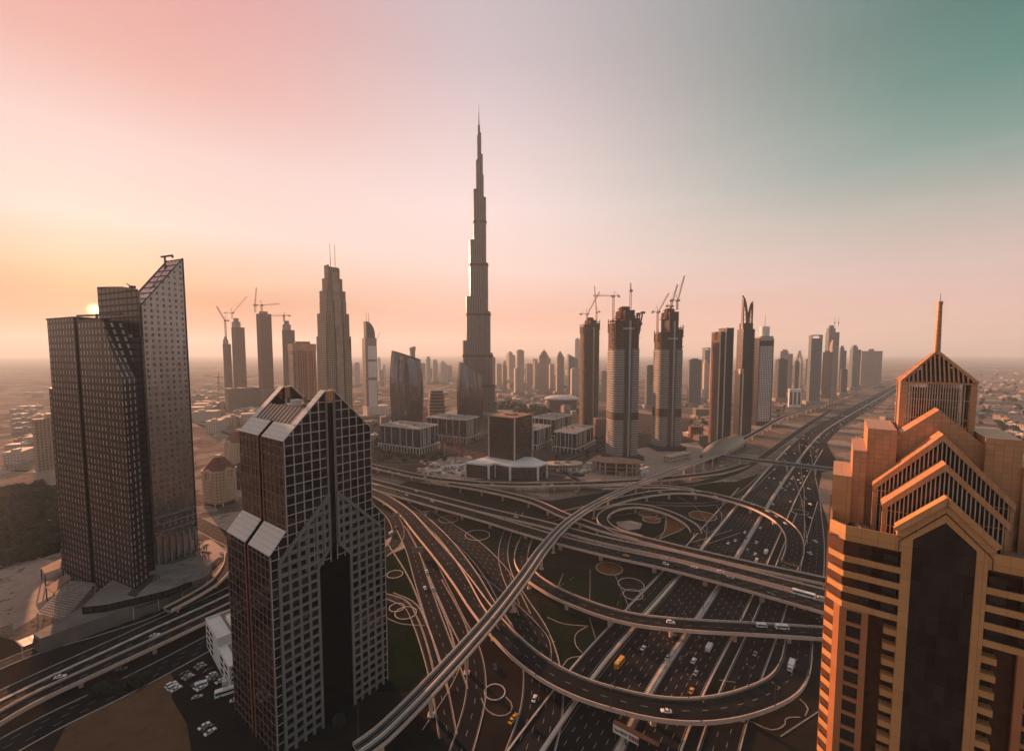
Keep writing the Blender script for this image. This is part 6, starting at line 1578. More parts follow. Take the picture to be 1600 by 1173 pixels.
def houses(n, poly, label, group, kinds, jitter=1.0, turn=20, sc_=(0.8, 1.3), avoid=None):
    """scatter n houses inside the outline `poly` (pixels), on a loose grid"""
    xs = [p[0] for p in poly]; ys = [p[1] for p in poly]
    def inside(x, y):
        r_ = False
        for (x1, y1), (x2, y2) in zip(poly, poly[1:] + poly[:1]):
            if (y1 > y) != (y2 > y) and x < (x2 - x1) * (y - y1) / (y2 - y1) + x1: r_ = not r_
        return r_
    got = 0; tries = 0; pts = []
    while got < n and tries < n * 60:
        tries += 1; x, y = rnd.uniform(min(xs), max(xs)), rnd.uniform(min(ys), max(ys))
        if not inside(x, y): continue
        g = at(x, y)
        if any((g - q).length < 26 for q in pts): continue
        pts.append(g); k = rnd.choice(kinds); p = protos[k]
        rz_ = R(turn + rnd.choice([0, 90, 180, 270]) + rnd.uniform(-6, 6)); s = rnd.uniform(*sc_)
        if k not in used_house: used_house.add(k); o = p; o.location = g; o.rotation_euler = (0, 0, rz_); o['label'] = label; o['group'] = group
        else: o = copy_tree(p, g, rz_, label, group)
        o.scale = (s, s, s * rnd.uniform(.8, 1.2)); got += 1
houses(40, [(300, 600), (470, 600), (470, 655), (380, 668), (300, 650)], 'low flat-roofed building in the orange haze left of the gabled tower', 'low buildings in the sunlit haze', [0, 1, 2, 3, 4, 5])
houses(20, [(22, 612), (66, 612), (66, 720), (22, 740)], 'low flat-roofed building in the orange haze at the left edge', 'low buildings at the hazy left edge', [1, 3, 5])
houses(40, [(540, 595), (600, 595), (600, 650), (706, 600), (706, 645), (660, 640), (585, 690), (545, 650)], 'low flat-roofed building near the curved glass towers', 'low buildings around the curved towers', [0, 1, 3, 4])
houses(46, [(775, 600), (905, 600), (905, 648), (836, 640), (775, 640)], 'low flat-roofed building under the far skyline', 'low buildings under the far skyline', [0, 1, 2, 3, 4])
houses(26, [(1080, 612), (1118, 612), (1118, 690), (1080, 690)], 'low flat-roofed building left of the slab tower', 'low buildings left of the slab tower', [1, 3, 4])
houses(40, [(300, 612), (480, 598), (480, 640), (300, 690)], 'flat-roofed block on the sunlit plain left of the gabled tower', 'blocks on the sunlit plain', [3, 4, 5], sc_=(1.0, 1.7))
houses(30, [(770, 585), (910, 585), (910, 610), (770, 610)], 'distant flat-roofed block at the feet of the far skyline', 'distant blocks at the far skyline', [3, 4, 5], sc_=(1.2, 2.2))
houses(20, [(1214, 580), (1268, 575), (1268, 600), (1214, 640)], 'low flat-roofed building beside the far metro line', 'low buildings beside the far metro line', [0, 1, 3])
houses(34, [(1345, 690), (1400, 622), (1440, 600), (1470, 640), (1440, 760), (1350, 760)], 'small villa between the sand verge and the ochre tower', 'small villas left of the ochre tower', [0, 2, 0])
houses(60, [(1530, 572), (1600, 570), (1600, 700), (1530, 700)], 'small villa among trees right of the ochre tower', 'small villas right of the ochre tower', [0, 2, 0], sc_=(.8, 1.2))
for k, p in enumerate(protos):
    if k not in used_house:
        for ch in list(p.children): bpy.data.objects.remove(ch)
        bpy.data.objects.remove(p)

# ------------------------------------------------------------ trees and palms
def crown_mesh(name, r, h, n, seed, mat, lumps=5):
    q = random.Random(seed); mb = MB()
    cs = [(Vector((q.uniform(-.55, .55) * r, q.uniform(-.55, .55) * r, h * q.uniform(.35, .85))), r * q.uniform(.4, .62)) for _ in range(lumps)]
    for _ in range(n):
        c, rr = q.choice(cs); d = Vector((q.gauss(0, 1), q.gauss(0, 1), q.gauss(0, 1))).normalized(); p = c + d * rr * q.uniform(.55, 1.05)
        a = Vector((q.gauss(0, 1), q.gauss(0, 1), q.gauss(0, 1))).normalized(); b_ = d.cross(a).normalized(); s = r * q.uniform(.10, .22)
        a = b_.cross(d).normalized() * s + d * s * q.uniform(-.5, .5); b_ = b_ * s * .8
        mb.face([p - a, p + b_, p + a, p - b_])
    return mb.mesh(name, mat)
TREES = []
for k, (r, h, m) in enumerate(((4.2, 8, 'leaf'), (5.2, 7, 'leaf'), (3.4, 7, 'leafdry'))):
    t = thing('tree', 'tree', 'tree', (0, 0, 0))
    mb = MB(); mb.tube((0, 0, 0), (.2, .1, h * .55), .3, .16, 7)
    for a in (0, 2.1, 4.2): mb.tube((.15, .1, h * .4), (r * .45 * math.cos(a), r * .45 * math.sin(a), h * .68), .14, .05, 5)
    part('trunk', mb, M['trunk'], t); part('crown', crown_mesh('crown', r, h, 420, 40 + k, M[m], 7), None, t); TREES.append(t)
t = thing('palm_tree', 'palm', 'palm', (0, 0, 0))
mb = MB(); mb.tube((0, 0, 0), (.15, .1, 7.5), .22, .16, 7); part('trunk', mb, M['trunk'], t)
mb = MB()
for k in range(16):
    a = k * 2.4; up = .9 - .07 * k; pr_ = Vector((0, 0, 7.5)); d = Vector((math.cos(a), math.sin(a), 0)); s = Vector((-d.y, d.x, 0))
    for i in range(4):
        f = (i + 1) / 4; nx = Vector((0, 0, 7.5)) + d * 2.8 * f + Vector((0, 0, up * 1.8 * f - 2.2 * f * f)); wd = .42 * (1 - f * .7)
        mb.face([pr_ - s * wd, nx - s * wd * .7, nx + s * wd * .7, pr_ + s * wd]); pr_ = nx
part('crown', mb, M['leaf'], t); PALM = t
tree_used = set()
def put_tree(p, label, group, k=None, s=1.0):
    src = PALM if k == 'palm' else TREES[rnd.randrange(3) if k is None else k]
    if src.name not in tree_used: tree_used.add(src.name); o = src; o.location = p; o.rotation_euler = (0, 0, rnd.random() * 6); o['label'] = label; o['group'] = group
    else: o = copy_tree(src, p, rnd.random() * 6, label, group)
    s *= rnd.uniform(.75, 1.25); o.scale = (s, s, s * rnd.uniform(.85, 1.15)); return o
def grove(n, poly, label, group, k=None, s=1.0, gap=5):
    xs = [p[0] for p in poly]; ys = [p[1] for p in poly]; pts = []; tries = 0
    def inside(x, y):
        r_ = False
        for (x1, y1), (x2, y2) in zip(poly, poly[1:] + poly[:1]):
            if (y1 > y) != (y2 > y) and x < (x2 - x1) * (y - y1) / (y2 - y1) + x1: r_ = not r_
        return r_
    while len(pts) < n and tries < n * 40:
        tries += 1; x, y = rnd.uniform(min(xs), max(xs)), rnd.uniform(min(ys), max(ys))
        if not inside(x, y): continue
        g = at(x, y)
        if any((g - q).length < gap for q in pts): continue
        pts.append(g); put_tree(g, label, group, k, s)
grove(58, [(-20, 770), (96, 765), (92, 860), (60, 872), (-20, 890)], 'dark bushy tree in the grove left of the dark tower group', 'trees of the left grove', None, 1.75, 5.5)
grove(22, [(584, 700), (640, 712), (690, 712), (700, 720), (640, 722), (590, 722)], 'dark street tree around the nearest white-framed office', 'trees around the nearest office block', None, .9, 5)
grove(18, [(583, 660), (604, 668), (602, 705), (584, 706)], 'dusty tree left of the nearest white-framed office', 'trees left of the nearest office block', 2, .9, 5)
grove(34, [(776, 632), (832, 630), (860, 646), (850, 652), (776, 640)], 'dark park tree behind the glass cube office', 'park trees behind the cube', 0, 1.7, 9)
grove(18, [(862, 700), (935, 690), (950, 700), (900, 722), (868, 726)], 'small street tree at the foot of the fin-clad offices', 'trees at the fin-clad offices', None, .8, 5)
grove(20, [(690, 668), (760, 672), (760, 690), (700, 700)], 'tree between the two left white-framed offices', 'trees between the left offices', None, .9, 5)
grove(16, [(930, 668), (955, 662), (960, 690), (935, 700)], 'tree between the fin-clad offices and the unfinished towers', 'trees beside the unfinished towers', None, .9, 5)
grove(18, [(299, 850), (314, 850), (334, 876), (318, 878)], 'palm in the rows right of the dark tower group', 'palms beside the dark tower group', 'palm', .9, 3.5)
grove(20, [(60, 1000), (200, 958), (262, 935), (290, 915), (300, 918), (266, 940), (200, 964), (70, 1006)], 'low dark bush along the boulevard edge of the arcade', 'bushes along the arcade', 1, .5, 3)
grove(16, [(362, 738), (384, 722), (390, 760), (364, 770)], 'dark tree between the two ornate apartment blocks', 'trees between the ornate blocks', 0, 1.2, 6)
grove(10, [(150, 1082), (225, 1062), (230, 1072), (165, 1092)], 'dark bush on the edge of the bare sand lot', 'bushes by the sand lot', 1, .7, 4)
grove(24, [(1345, 700), (1395, 635), (1405, 650), (1405, 740), (1345, 760)], 'dark tree among the villas left of the ochre tower', 'trees left of the ochre tower', None, 1.0, 8)
grove(60, [(1530, 575), (1600, 575), (1600, 700), (1530, 700)], 'dark tree among the villas right of the ochre tower', 'trees right of the ochre tower', None, 1.5, 10)
grove(20, [(1080, 625), (1118, 625), (1118, 680), (1080, 680)], 'dark tree among low buildings left of the slab tower', 'trees left of the slab tower', None, 1.1, 8)
grove(10, [(1212, 622), (1244, 620), (1240, 650), (1214, 655)], 'dark shrub tree beside the far metro line', 'trees beside the far metro line', None, 1.2, 8)

M['path'] = plain('path_edge', (.30, .24, .20), .9, var=.35, scale=.3)
# ------------------------------------------------------------ garden kerbs, beds and paths inside the interchange
def ring(px, row, hw, label, bed=None, z=.06):
    c = at(px, row); r = hw * c.y / F; n = 40
    t = thing('planter_ring', label, 'planter', (c.x, c.y, 0))
    mb = MB()
    A = [[Vector((q * math.cos(2 * PI * i / n), q * math.sin(2 * PI * i / n), zz)) for i in range(n)] for q, zz in ((r, z), (r, z + .35), (r - .55, z + .35), (r - .55, z))]
    mb.loft(A); part('kerb_ring', mb, M['kerb'], t)
    mb = MB(); mb.face([Vector(((r - .5) * math.cos(2 * PI * i / n), (r - .5) * math.sin(2 * PI * i / n), z + .1)) for i in range(n)]); part('bed', mb, M[bed or 'earth'], t)
ring(620, 949, 12.6, 'smaller left ring of the overlapping pair beside the gabled tower'); ring(634, 957.5, 17.7, 'larger right ring of the overlapping pair beside the gabled tower', z=.1)
ring(617, 897, 13, 'kerb ring above the overlapping pair beside the gabled tower'); ring(746, 836, 20, 'oval kerb ring under the lower straight flyover', 'lawn')
ring(701, 811, 16, 'brown planted ring left of the big oval one under the flyover', 'bed'); ring(773, 1081, 17.7, 'lone kerb ring below the viaduct near the bottom edge')
ring(952, 888, 21.5, 'brown planted ring just below the straight flyovers', 'bed'); ring(986, 913, 21, 'upper ring of the overlapping pair left of the highway wall'); ring(989, 929, 16, 'lower ring of the overlapping pair left of the highway wall', z=.1)
ring(1098, 806, 21, 'brown oval bed outside the loop ramp', 'bed'); ring(1018, 812, 14, 'small brown round bed inside the loop ramp', 'bed', .12); ring(1012, 803, 15, 'upper brown bed inside the loop ramp', 'bed')
ring(1250, 800, 12, 'small kerb ring beside the right slip road'); ring(902, 742, 13, 'dim kerb ring under the topmost flyover')
def bed(pix, label):
    P = world_poly(pix, .08); o = P[0]; t = thing('flower_bed', label, 'flower bed', (o.x, o.y, 0)); Q = ccw([(p.x - o.x, p.y - o.y) for p in P])
    mb = MB(); mb.face([(x, y, .12) for x, y in Q]); part('planting', mb, M['bed'], t)
    mb = MB()
    for a, b in zip(Q, Q[1:] + Q[:1]): mb.beam((*a, .2), (*b, .2), .5, .4)
    part('kerb', mb, M['kerb'], t)
bed([(1042, 801), (1060, 808), (1078, 818), (1064, 828), (1040, 838), (1030, 842), (1038, 830), (1040, 815)], 'large reddish brown bed in the right half of the loop ramp')
bed([(1000, 803), (1040, 801), (1038, 808), (1022, 812), (1008, 808)], 'reddish brown bed along the top inside of the loop ramp')
area('excavated_ground', [(962, 815), (985, 813), (1004, 818), (1000, 826), (980, 828), (966, 822)], M['plaza'], .10)
def pathline(pts, w=.55, name='garden_path'):
    p = pix_path(pts, 3); s = sides(p); mb = MB(); rail(mb, p, s, -w / 2, w / 2, 0, .22); struct(name, mb, M['path'])
for pts in ([(1040, 810), (1042, 822), (1034, 834), (1020, 842)], [(1120, 790), (1128, 806), (1122, 824), (1104, 834)], [(1060, 776), (1090, 795), (1103, 815), (1105, 834)],
            [(922, 850 + 40), (922, 915), (921, 950)], [(960, 896), (975, 930), (985, 955)], [(921, 965), (932, 1002)], [(855, 964), (880, 974), (920, 978)], [(918, 978), (900, 990), (900, 1008), (912, 1022)], [(912, 1025), (890, 1028), (878, 1042)],
            [(700, 870), (760, 905), (840, 975), (858, 1000), (862, 1034)], [(628, 850), (596, 874)], [(600, 963), (626, 974), (664, 977)], [(880, 896), (866, 930)], [(796, 896), (812, 946)], [(1124, 1062), (1150, 1066)], [(1170, 1125), (1205, 1140), (1226, 1132), (1228, 1122), (1250, 1120)], [(1250, 1092), (1262, 1104), (1258, 1118)], [(1220, 1150), (1290, 1104)],
            [(752, 1090), (760, 1108), (778, 1118), (796, 1114), (800, 1100), (790, 1088)], [(660, 1140), (700, 1080), (720, 1040)], [(1240, 745), (1252, 780), (1262, 850)], [(1000, 800), (960, 806)], [(850, 745), (890, 762), (925, 762)], [(756, 752), (740, 765)]): pathline(pts)
for pts in ([(600, 840), (640, 905), (662, 960), (690, 1040), (702, 1085)], [(668, 900), (700, 975), (716, 1030)], [(690, 905), (725, 970), (738, 1010)], [(596, 925), (634, 938), (652, 965), (668, 1010), (680, 1060)]): pathline(pts, 1.1, 'kerb')
# construction clutter: cabins and stacks on the two sites
cab = thing('site_cabin', 'cabin', 'site cabin', (0, 0, 0)); mb = MB(); mb.box(-3, 3, -1.3, 1.3, .2, 2.8); part('body', mb, M['white'], cab); mb = MB(); mb.box(-2.2, -.6, -1.36, -1.3, 1.2, 2.2); mb.box(.8, 1.7, -1.36, -1.3, .3, 2.3); part('openings', mb, M['pane'], cab); mb = MB(); mb.box(-3.1, 3.1, -1.4, 1.4, 2.8, 3); part('roof', mb, M['rooflight'], cab)
stk = thing('material_stack', 'stack', 'stack', (0, 0, 0))
for k in range(3):
    mb = MB(); mb.box(-2.5 + k * .3, 2 - k * .2, -1.4, 1.2, k * .8, k * .8 + .7); part('bundle', mb, [M['roofbrown'], M['sand'], M['concrete']][k], stk)
first = [True, True]
def clutter(n, poly, site):
    for _ in range(n):
        x = rnd.uniform(min(p[0] for p in poly), max(p[0] for p in poly)); y = rnd.uniform(min(p[1] for p in poly), max(p[1] for p in poly)); g = at(x, y); k = rnd.randrange(2); src = (cab, stk)[k]
        lb = ('white site cabin on the building site ' if k == 0 else 'stack of building material on the building site ') + site; gr = ('site cabins ' if k == 0 else 'material stacks ') + site
        if first[k]: first[k] = False; o = src; o.location = g; o.rotation_euler = (0, 0, rnd.random() * 6); o['label'] = lb; o['group'] = gr
        else: o = copy_tree(src, g, rnd.random() * 6, lb, gr)
        s = rnd.uniform(.9, 2.0); o.scale = (s, s, s)
clutter(46, [(655, 722), (740, 744)], 'left of the white podium'); clutter(60, [(890, 724), (1010, 742)], 'below the unfinished towers')
# signs above the left ramps
def road_sign(px, row, z, label, w, h, rz, mast=True):
    p = at(px, row, z); t = thing('road_sign', label, 'road sign', (p.x, p.y, z - 7 if z > 9 else 0), rz)
    zb = 0; H2 = 7
    mb = MB(); mb.box(-w / 2, w / 2, -.08, .08, H2 - h, H2); part('panel', mb, M['metal'], t)
    mb = MB()
    for x in (-w / 2, w / 2): mb.box(x - .12, x + .12, -.3, -.08, H2 - h - .2, H2 + .2)
    for z_ in (H2 - h, H2 - h / 2, H2): mb.box(-w / 2, w / 2, -.28, -.09, z_ - .1, z_ + .1)
    for k in range(1, 4): x = -w / 2 + w * k / 4; mb.box(x - .07, x + .07, -.27, -.09, H2 - h, H2)
    part('frame', mb, M['kerb'], t)
    if mast:
        mb = MB(); pts = [Vector((w / 2 + 3.2, 0, 0)), Vector((w / 2 + 3.2, 0, H2 - 1.5)), Vector((w / 2 + 2.4, 0, H2 - .2)), Vector((w / 2 + 1, 0, H2 + .1)), Vector((w / 2 - 1, 0, H2))]
        for a, b in zip(pts, pts[1:]): mb.beam(a, b, .3)
        part('curved_mast', mb, M['metal'], t)
    else:
        mb = MB()
        for x in (-w * .35, w * .35): mb.box(x - .15, x + .15, -.5, -.2, 0, H2)
        part('post', mb, M['metal'], t)
road_sign(619, 801, 11, 'pinkish back of a road sign over the ramp nearest the gabled tower', 7, 3.6, R(-8), False)
road_sign(663, 800, 6, 'road sign on a curved mast beside the ramp under the flyovers', 6, 3.4, R(4))
road_sign(653, 858, 5, 'grey back of a road sign further down the left ramps', 8, 4.2, R(10), False)
# long white billboard at the bottom edge
a, b = at(958, 1131, 7), at(998, 1152, 7); d = b - a
BB = thing('billboard', 'long white billboard with black and red marks at the bottom edge', 'billboard', (a.x, a.y, 0), math.atan2(d.y, d.x)); L = d.length
mb = MB(); mb.box(0, L, -.1, .15, 3.6, 7); part('panel', mb, M['white'], BB)
mb = MB(); mb.box(-.4, L * 1.7, .2, 2.6, 7.0, 7.3); part('canopy', mb, M['browndark'], BB)
mb = MB(); q = random.Random(3); x = L * .08
while x < L * .58: w_ = q.uniform(.3, .9); mb.box(x, x + w_, -.13, -.1, 4.6 + q.uniform(0, .3), 5.6 + q.uniform(0, .5)); x += w_ + .22
part('black_marks', mb, M['dark'], BB)
mb = MB(); x = L * .63
while x < L * .93: w_ = q.uniform(.4, 1.0); mb.box(x, x + w_, -.13, -.1, 4.4, 6.2); x += w_ + .2
part('red_marks', mb, M['carred'], BB)
for x in (1, L * .5, L - 1):
    mb = MB(); mb.box(x - .2, x + .2, .2, .6, 0, 7); part('post', mb, M['dark'], BB)

# ------------------------------------------------------------ lamp posts
LAMP = thing('street_lamp', 'lamp', 'street lamp', (0, 0, 0))
mb = MB(); mb.tube((0, 0, 0), (0, 0, 10), .17, .11, 6); mb.box(-.25, .25, -.25, .25, 0, .4); part('pole', mb, M['dark'], LAMP)
mb = MB(); mb.beam((0, -1.2, 10.05), (0, 1.2, 10.05), .12); part('arm', mb, M['dark'], LAMP)
mb = MB(); mb.box(-.16, .16, 1.0, 1.8, 9.95, 10.15); mb.box(-.16, .16, -1.8, -1.0, 9.95, 10.15); part('lamp_head', mb, M['metal'], LAMP)
lamp_first = True
ROADN = {'R1': 'topmost flyover', 'B2': 'lower straight flyover', 'L1': 'big bottom ramp', 'D1': 'lower flyover carrying the minibus', 'C1': 'right hand curved flyover', 'LP': 'loop ramp'}
for key, sd_ in (('R1', -1), ('B2', 1), ('L1', 1), ('L1', -1), ('D1', 1), ('D1', -1), ('C1', -1), ('LP', -1)):
    path, S, wd = ROADS[key]; acc = 0; nxt = 16
    for i in range(len(path) - 1):
        acc += (path[i + 1] - path[i]).length
        if acc > nxt:
            nxt += 36; p = path[i] + S[i] * sd_ * (wd / 2) + Vector((0, 0, .9)); lb = 'thin dark street lamp on the parapet of the ' + ROADN[key]; rz_ = math.atan2(S[i].y, S[i].x) + R(90)
            if lamp_first: lamp_first = False; LAMP.location = p; LAMP.rotation_euler = (0, 0, rz_); LAMP['label'] = lb; LAMP['group'] = 'street lamps on the ' + ROADN[key]
            else: copy_tree(LAMP, p, rz_, lb, 'street lamps on the ' + ROADN[key])
i = 8
for i in range(6, 70, 5):
    p = HW[i]
    if p.y > 1000: break
    copy_tree(LAMP, p + Vector((0, 0, 1.1)), math.atan2(HS[i].y, HS[i].x) + R(90), 'thin dark street lamp on the middle barrier of the highway', 'street lamps on the highway barrier')

# ------------------------------------------------------------ vehicles
def car_proto(name, cat, L, Wd, Hh, paint, kind):
    t = thing(name, name, cat, (0, 0, 0)); h = L / 2; w = Wd / 2
    def section(prof, wb, wt, z0):          # side outline extruded, narrower at the top
        mb = MB(); zmax = max(z for x, z in prof)
        A = [Vector((x, -(wb + (wt - wb) * max(0, (z - z0)) / max(.01, zmax - z0)), z)) for x, z in prof]; B = [Vector((p.x, -p.y, p.z)) for p in A]
        mb.face(A); mb.face(B[::-1]); n = len(A)
        for i in range(n): mb.face([A[(i + 1) % n], A[i], B[i], B[(i + 1) % n]])
        return mb
    if kind in ('sedan', 'suv'):
        s = 1.0 if kind == 'sedan' else 1.12; b_ = .62 * s
        body = [(-h, .35), (h, .35), (h, .62 * s), (h * .92, .80 * s), (h * .38, .92 * s), (-h * .62 if kind == 'sedan' else -h * .95, .95 * s), (-h * .95, .88 * s), (-h, .7 * s)]
        part('body', section(body, w, w * .93, .35), paint, t)
        cab = [(h * .40, .91 * s), (h * .12, Hh - .04), (-h * .35, Hh - .04), (-h * .68 if kind == 'sedan' else -h * .9, .94 * s)]
        if kind == 'suv': cab[2] = (-h * .8, Hh - .04)
        part('window_band', section(cab, w * .9, w * .72, .9), M['glassdark'], t)
        mb = MB(); xr = -h * .36 if kind == 'sedan' else -h * .8; mb.box(xr, h * .13, -w * .73, w * .73, Hh - .06, Hh); part('roof', mb, paint, t)
    elif kind in ('bus', 'minibus', 'van'):
        body = [(-h, .35), (h, .35), (h * 1.0, Hh * .45), (h * (.97 if kind == 'bus' else .86), Hh * .95), (h * .9 if kind == 'bus' else h * .8, Hh), (-h * .98, Hh), (-h, Hh * .9)]
        part('body', section(body, w, w * .94, .35), paint, t)
        mb = MB()
        for s in (-1, 1): mb.box(-h * .94, h * .84, s * w * .99 - .03, s * w * .99 + .03, Hh * .50, Hh * .80)
        mb.box(h * .93, h * 1.0, -w * .85, w * .85, Hh * .46, Hh * .86) if kind == 'bus' else mb.beam((h * .98, 0, Hh * .5), (h * .88, 0, Hh * .86), w * 1.7, .06)
        part('window_band', mb, M['glassdark'], t)
        mb = MB(); mb.box(-h * .5, -h * .1, -w * .5, w * .5, Hh, Hh + .22); part('roof_unit', mb, M['rooflight'], t)
    else:   # truck
        mb = MB(); mb.box(-h, h * .45, -w, w, .9, Hh); part('cargo_box', mb, M['white'], t)
        part('body', section([(h * .5, .4), (h, .4), (h, 1.5), (h * .88, 2.3), (h * .5, 2.3)], w * .95, w * .9, .4), paint, t)
        mb = MB(); mb.beam((h * 1.0, 0, 1.45), (h * .91, 0, 2.15), w * 1.6, .05); part('window_band', mb, M['glassdark'], t)
        mb = MB(); mb.box(-h, h * .9, -w * .4, w * .4, .5, .9); part('chassis', mb, M['dark'], t)
    r = .33 if L < 6 else .48
    for x in (-h * .62, h * .62):
        for s in (-1, 1):
            mb = MB(); mb.tube((x, s * w - s * .22, r), (x, s * w + s * .02, r), r, r, 12); part('wheel', mb, M['tyre'], t)
    mb = MB()
    for s in (-1, 1): mb.box(h - .02, h + .03, s * w * .7 - .2, s * w * .7 + .2, .55, .72)
    part('headlight', mb, M['rooflight'], t)
    return t
CARS = {}
for key, (cat, L, Wd, Hh, m, kind) in {'white': ('car', 4.7, 1.85, 1.45, 'carwhite', 'sedan'), 'silver': ('car', 4.6, 1.8, 1.45, 'carsilver', 'sedan'), 'dark': ('car', 4.7, 1.85, 1.45, 'cardark', 'sedan'), 'red': ('car', 4.6, 1.8, 1.45, 'carred', 'sedan'),
        'suv': ('car', 4.9, 1.95, 1.8, 'carwhite', 'suv'), 'darksuv': ('car', 4.9, 1.95, 1.8, 'cardark', 'suv'), 'taxi': ('taxi', 4.7, 1.85, 1.5, 'yellow', 'sedan'), 'van': ('van', 5.6, 2.0, 2.3, 'carwhite', 'van'), 'minibus': ('minibus', 7.2, 2.2, 2.7, 'carwhite', 'minibus'),
        'bus': ('bus', 13.0, 2.6, 3.3, 'carwhite', 'bus'), 'yellowbus': ('bus', 8.6, 2.4, 3.0, 'yellow', 'bus'), 'truck': ('truck', 8.0, 2.4, 3.1, 'carwhite', 'truck')}.items():
    CARS[key] = car_proto({'bus': 'bus', 'yellowbus': 'bus', 'van': 'van', 'minibus': 'minibus', 'truck': 'truck', 'taxi': 'taxi', 'suv': 'suv_car', 'darksuv': 'suv_car'}.get(key, 'car'), cat, L, Wd, Hh, M[m], kind)
car_used = set()
PALL = [(k, p, s, w_) for k, (p, s, w_) in ROADS.items()]
def heading(p):
    best = None
    for k, path, S, w_ in PALL + [('HW', HW, HS, 50)]:
        for i in range(0, len(path), 2):
            d = (path[i].xy - p.xy).length + abs(path[i].z - p.z) * 6
            if best is None or d < best[0]: best = (d, S[i])
    s = best[1]; return math.atan2(s.x, -s.y)
def put_car(key, p, rz_, label, group=None):
    src = CARS[key]
    if key not in car_used: car_used.add(key); o = src; o.location = p; o.rotation_euler = (0, 0, rz_); o['label'] = label
    else: o = copy_tree(src, p, rz_, label)
    if group: o['group'] = group
    elif 'group' in o: del o['group']
    return o
def cars(z, group, items, flip=0.0, hd=None):
    for px, row, key, lb in items:
        p = at(px, row, z); put_car(key, p + Vector((0, 0, .02)), (heading(p) if hd is None else hd) + flip, lb, group)
cars(8.05, 'cars on the topmost flyover', [(588, 731.5, 'white', 'white car on the topmost flyover, nearest the gabled tower'), (608, 736, 'silver', 'silver car on the topmost flyover, second from the gabled tower'), (622, 739.5, 'white', 'white car closely following a silver one on the topmost flyover'), (664, 746, 'white', 'white car alone on the topmost flyover by the building site'), (686, 748.5, 'dark', 'dark car on the topmost flyover by the building site'), (752, 753.5, 'white', 'white car on the topmost flyover left of the white podium'), (769, 757.5, 'suv', 'white offroad car on the topmost flyover in front of the white podium'), (850, 757.5, 'silver', 'silver car on the topmost flyover right of the white podium'), (862, 758, 'white', 'white car right beside a silver one on the topmost flyover'), (894, 757, 'taxi', 'yellow taxi on the topmost flyover near the viaduct')])
cars(8.10, 'cars on the straight flyover pair', [(587, 758, 'white', 'white car on the straight flyovers nearest the gabled tower'), (626, 769, 'silver', 'silver car on the straight flyovers beside another'), (635, 773.5, 'white', 'white car on the straight flyovers beside a silver one'), (650, 768, 'white', 'white car on the upper straight deck near the gabled tower'), (675, 784, 'suv', 'white offroad car on the lower straight deck left of the viaduct'), (806, 808, 'white', 'white car on the upper straight deck left of the viaduct'), (978, 868.5, 'taxi', 'yellow and pale taxi on the straight flyovers just right of the viaduct'), (1040, 882, 'suv', 'white offroad car mid way along the straight flyovers'), (1085, 887, 'white', 'white car ahead of the highway median on the straight flyovers'), (1126, 893.5, 'white', 'white car above the highway on the straight flyovers, upper lane'), (1141, 903, 'silver', 'silver car above the highway on the straight flyovers, lower lane'), (1205, 929, 'dark', 'dark car behind the long white bus on the straight flyovers'), (1284, 935, 'white', 'white car in front of the long white bus on the straight flyovers')])
cars(8.10, None, [(1256, 931, 'bus', 'long white bus on the lower straight flyover near the ochre tower')])
cars(8.05, 'cars on the right hand curve', [(1064, 764.5, 'silver', 'silver car on the right hand curve near the viaduct'), (1032, 769.5, 'white', 'white car on the right hand curve close to the viaduct'), (1083, 770.5, 'white', 'white car in the pair on the right hand curve, inner lane'), (1091, 768, 'suv', 'white offroad car in the pair on the right hand curve, outer lane'), (1118, 776, 'white', 'white car on the right hand curve before the highway'), (1130, 775.5, 'silver', 'silver car on the right hand curve before the highway'), (1175, 788, 'suv', 'white offroad car at the left edge of the highway on the right hand curve'), (1199, 799, 'white', 'white car above the highway on the right hand curve'), (1213, 807, 'silver', 'silver car above the right carriageway on the right hand curve')])
cars(6.8, None, [(1227, 818, 'white', 'white car on the down slope of the right hand curve')])
cars(8.05, None, [(1048, 973, 'suv', 'white offroad car alone on the lower flyover left of the minibuses'), (1190, 979, 'van', 'white van on the lower flyover just left of the minibus'), (1222, 982, 'minibus', 'white minibus on the lower flyover just right of the van'), (1041, 1112, 'white', 'white car on the big bottom ramp')])
cars(4.6, None, [(1236, 1043, 'truck', 'small white box truck at the right end of the big bottom ramp')])
def hwdir(i=0): return heading(at(1100, 940))
HD = math.atan2(HW[20].y - HW[8].y, HW[20].x - HW[8].x)
cars(.14, 'cars on the right carriageway', [(1188, 825, 'white', '?'), (1182, 848, 'suv', '?'), (1168, 859, 'silver', '?'), (1180, 866, 'white', '?'), (1182, 877, 'van', '?'), (1222, 763, 'white', '?'), (1227, 766, 'silver', '?'), (1234, 756, 'suv', '?'), (1240, 765, 'white', '?'), (1230, 760, 'white', '?'), (1246, 749.5, 'taxi', '?'), (1239, 745, 'white', '?'), (1252, 747, 'silver', '?'), (1219, 754, 'suv', '?'), (1235, 784, 'white', '?'), (1217, 776, 'dark', '?'), (1208, 788, 'white', '?'), (1092, 999, 'dark', '?'), (1084, 1033, 'suv', '?'), (1064, 1029, 'dark', '?'), (1087, 1052, 'silver', '?'), (1152, 895, 'silver', '?')], hd=HD)
for o in [x for x in COL.objects if x.get('label') == '?']: o['label'] = ('yellow taxi' if o['category'] == 'taxi' else {'van': 'white van'}.get(o['category'], 'car')) + ' driving on the right carriageway of the wide highway'
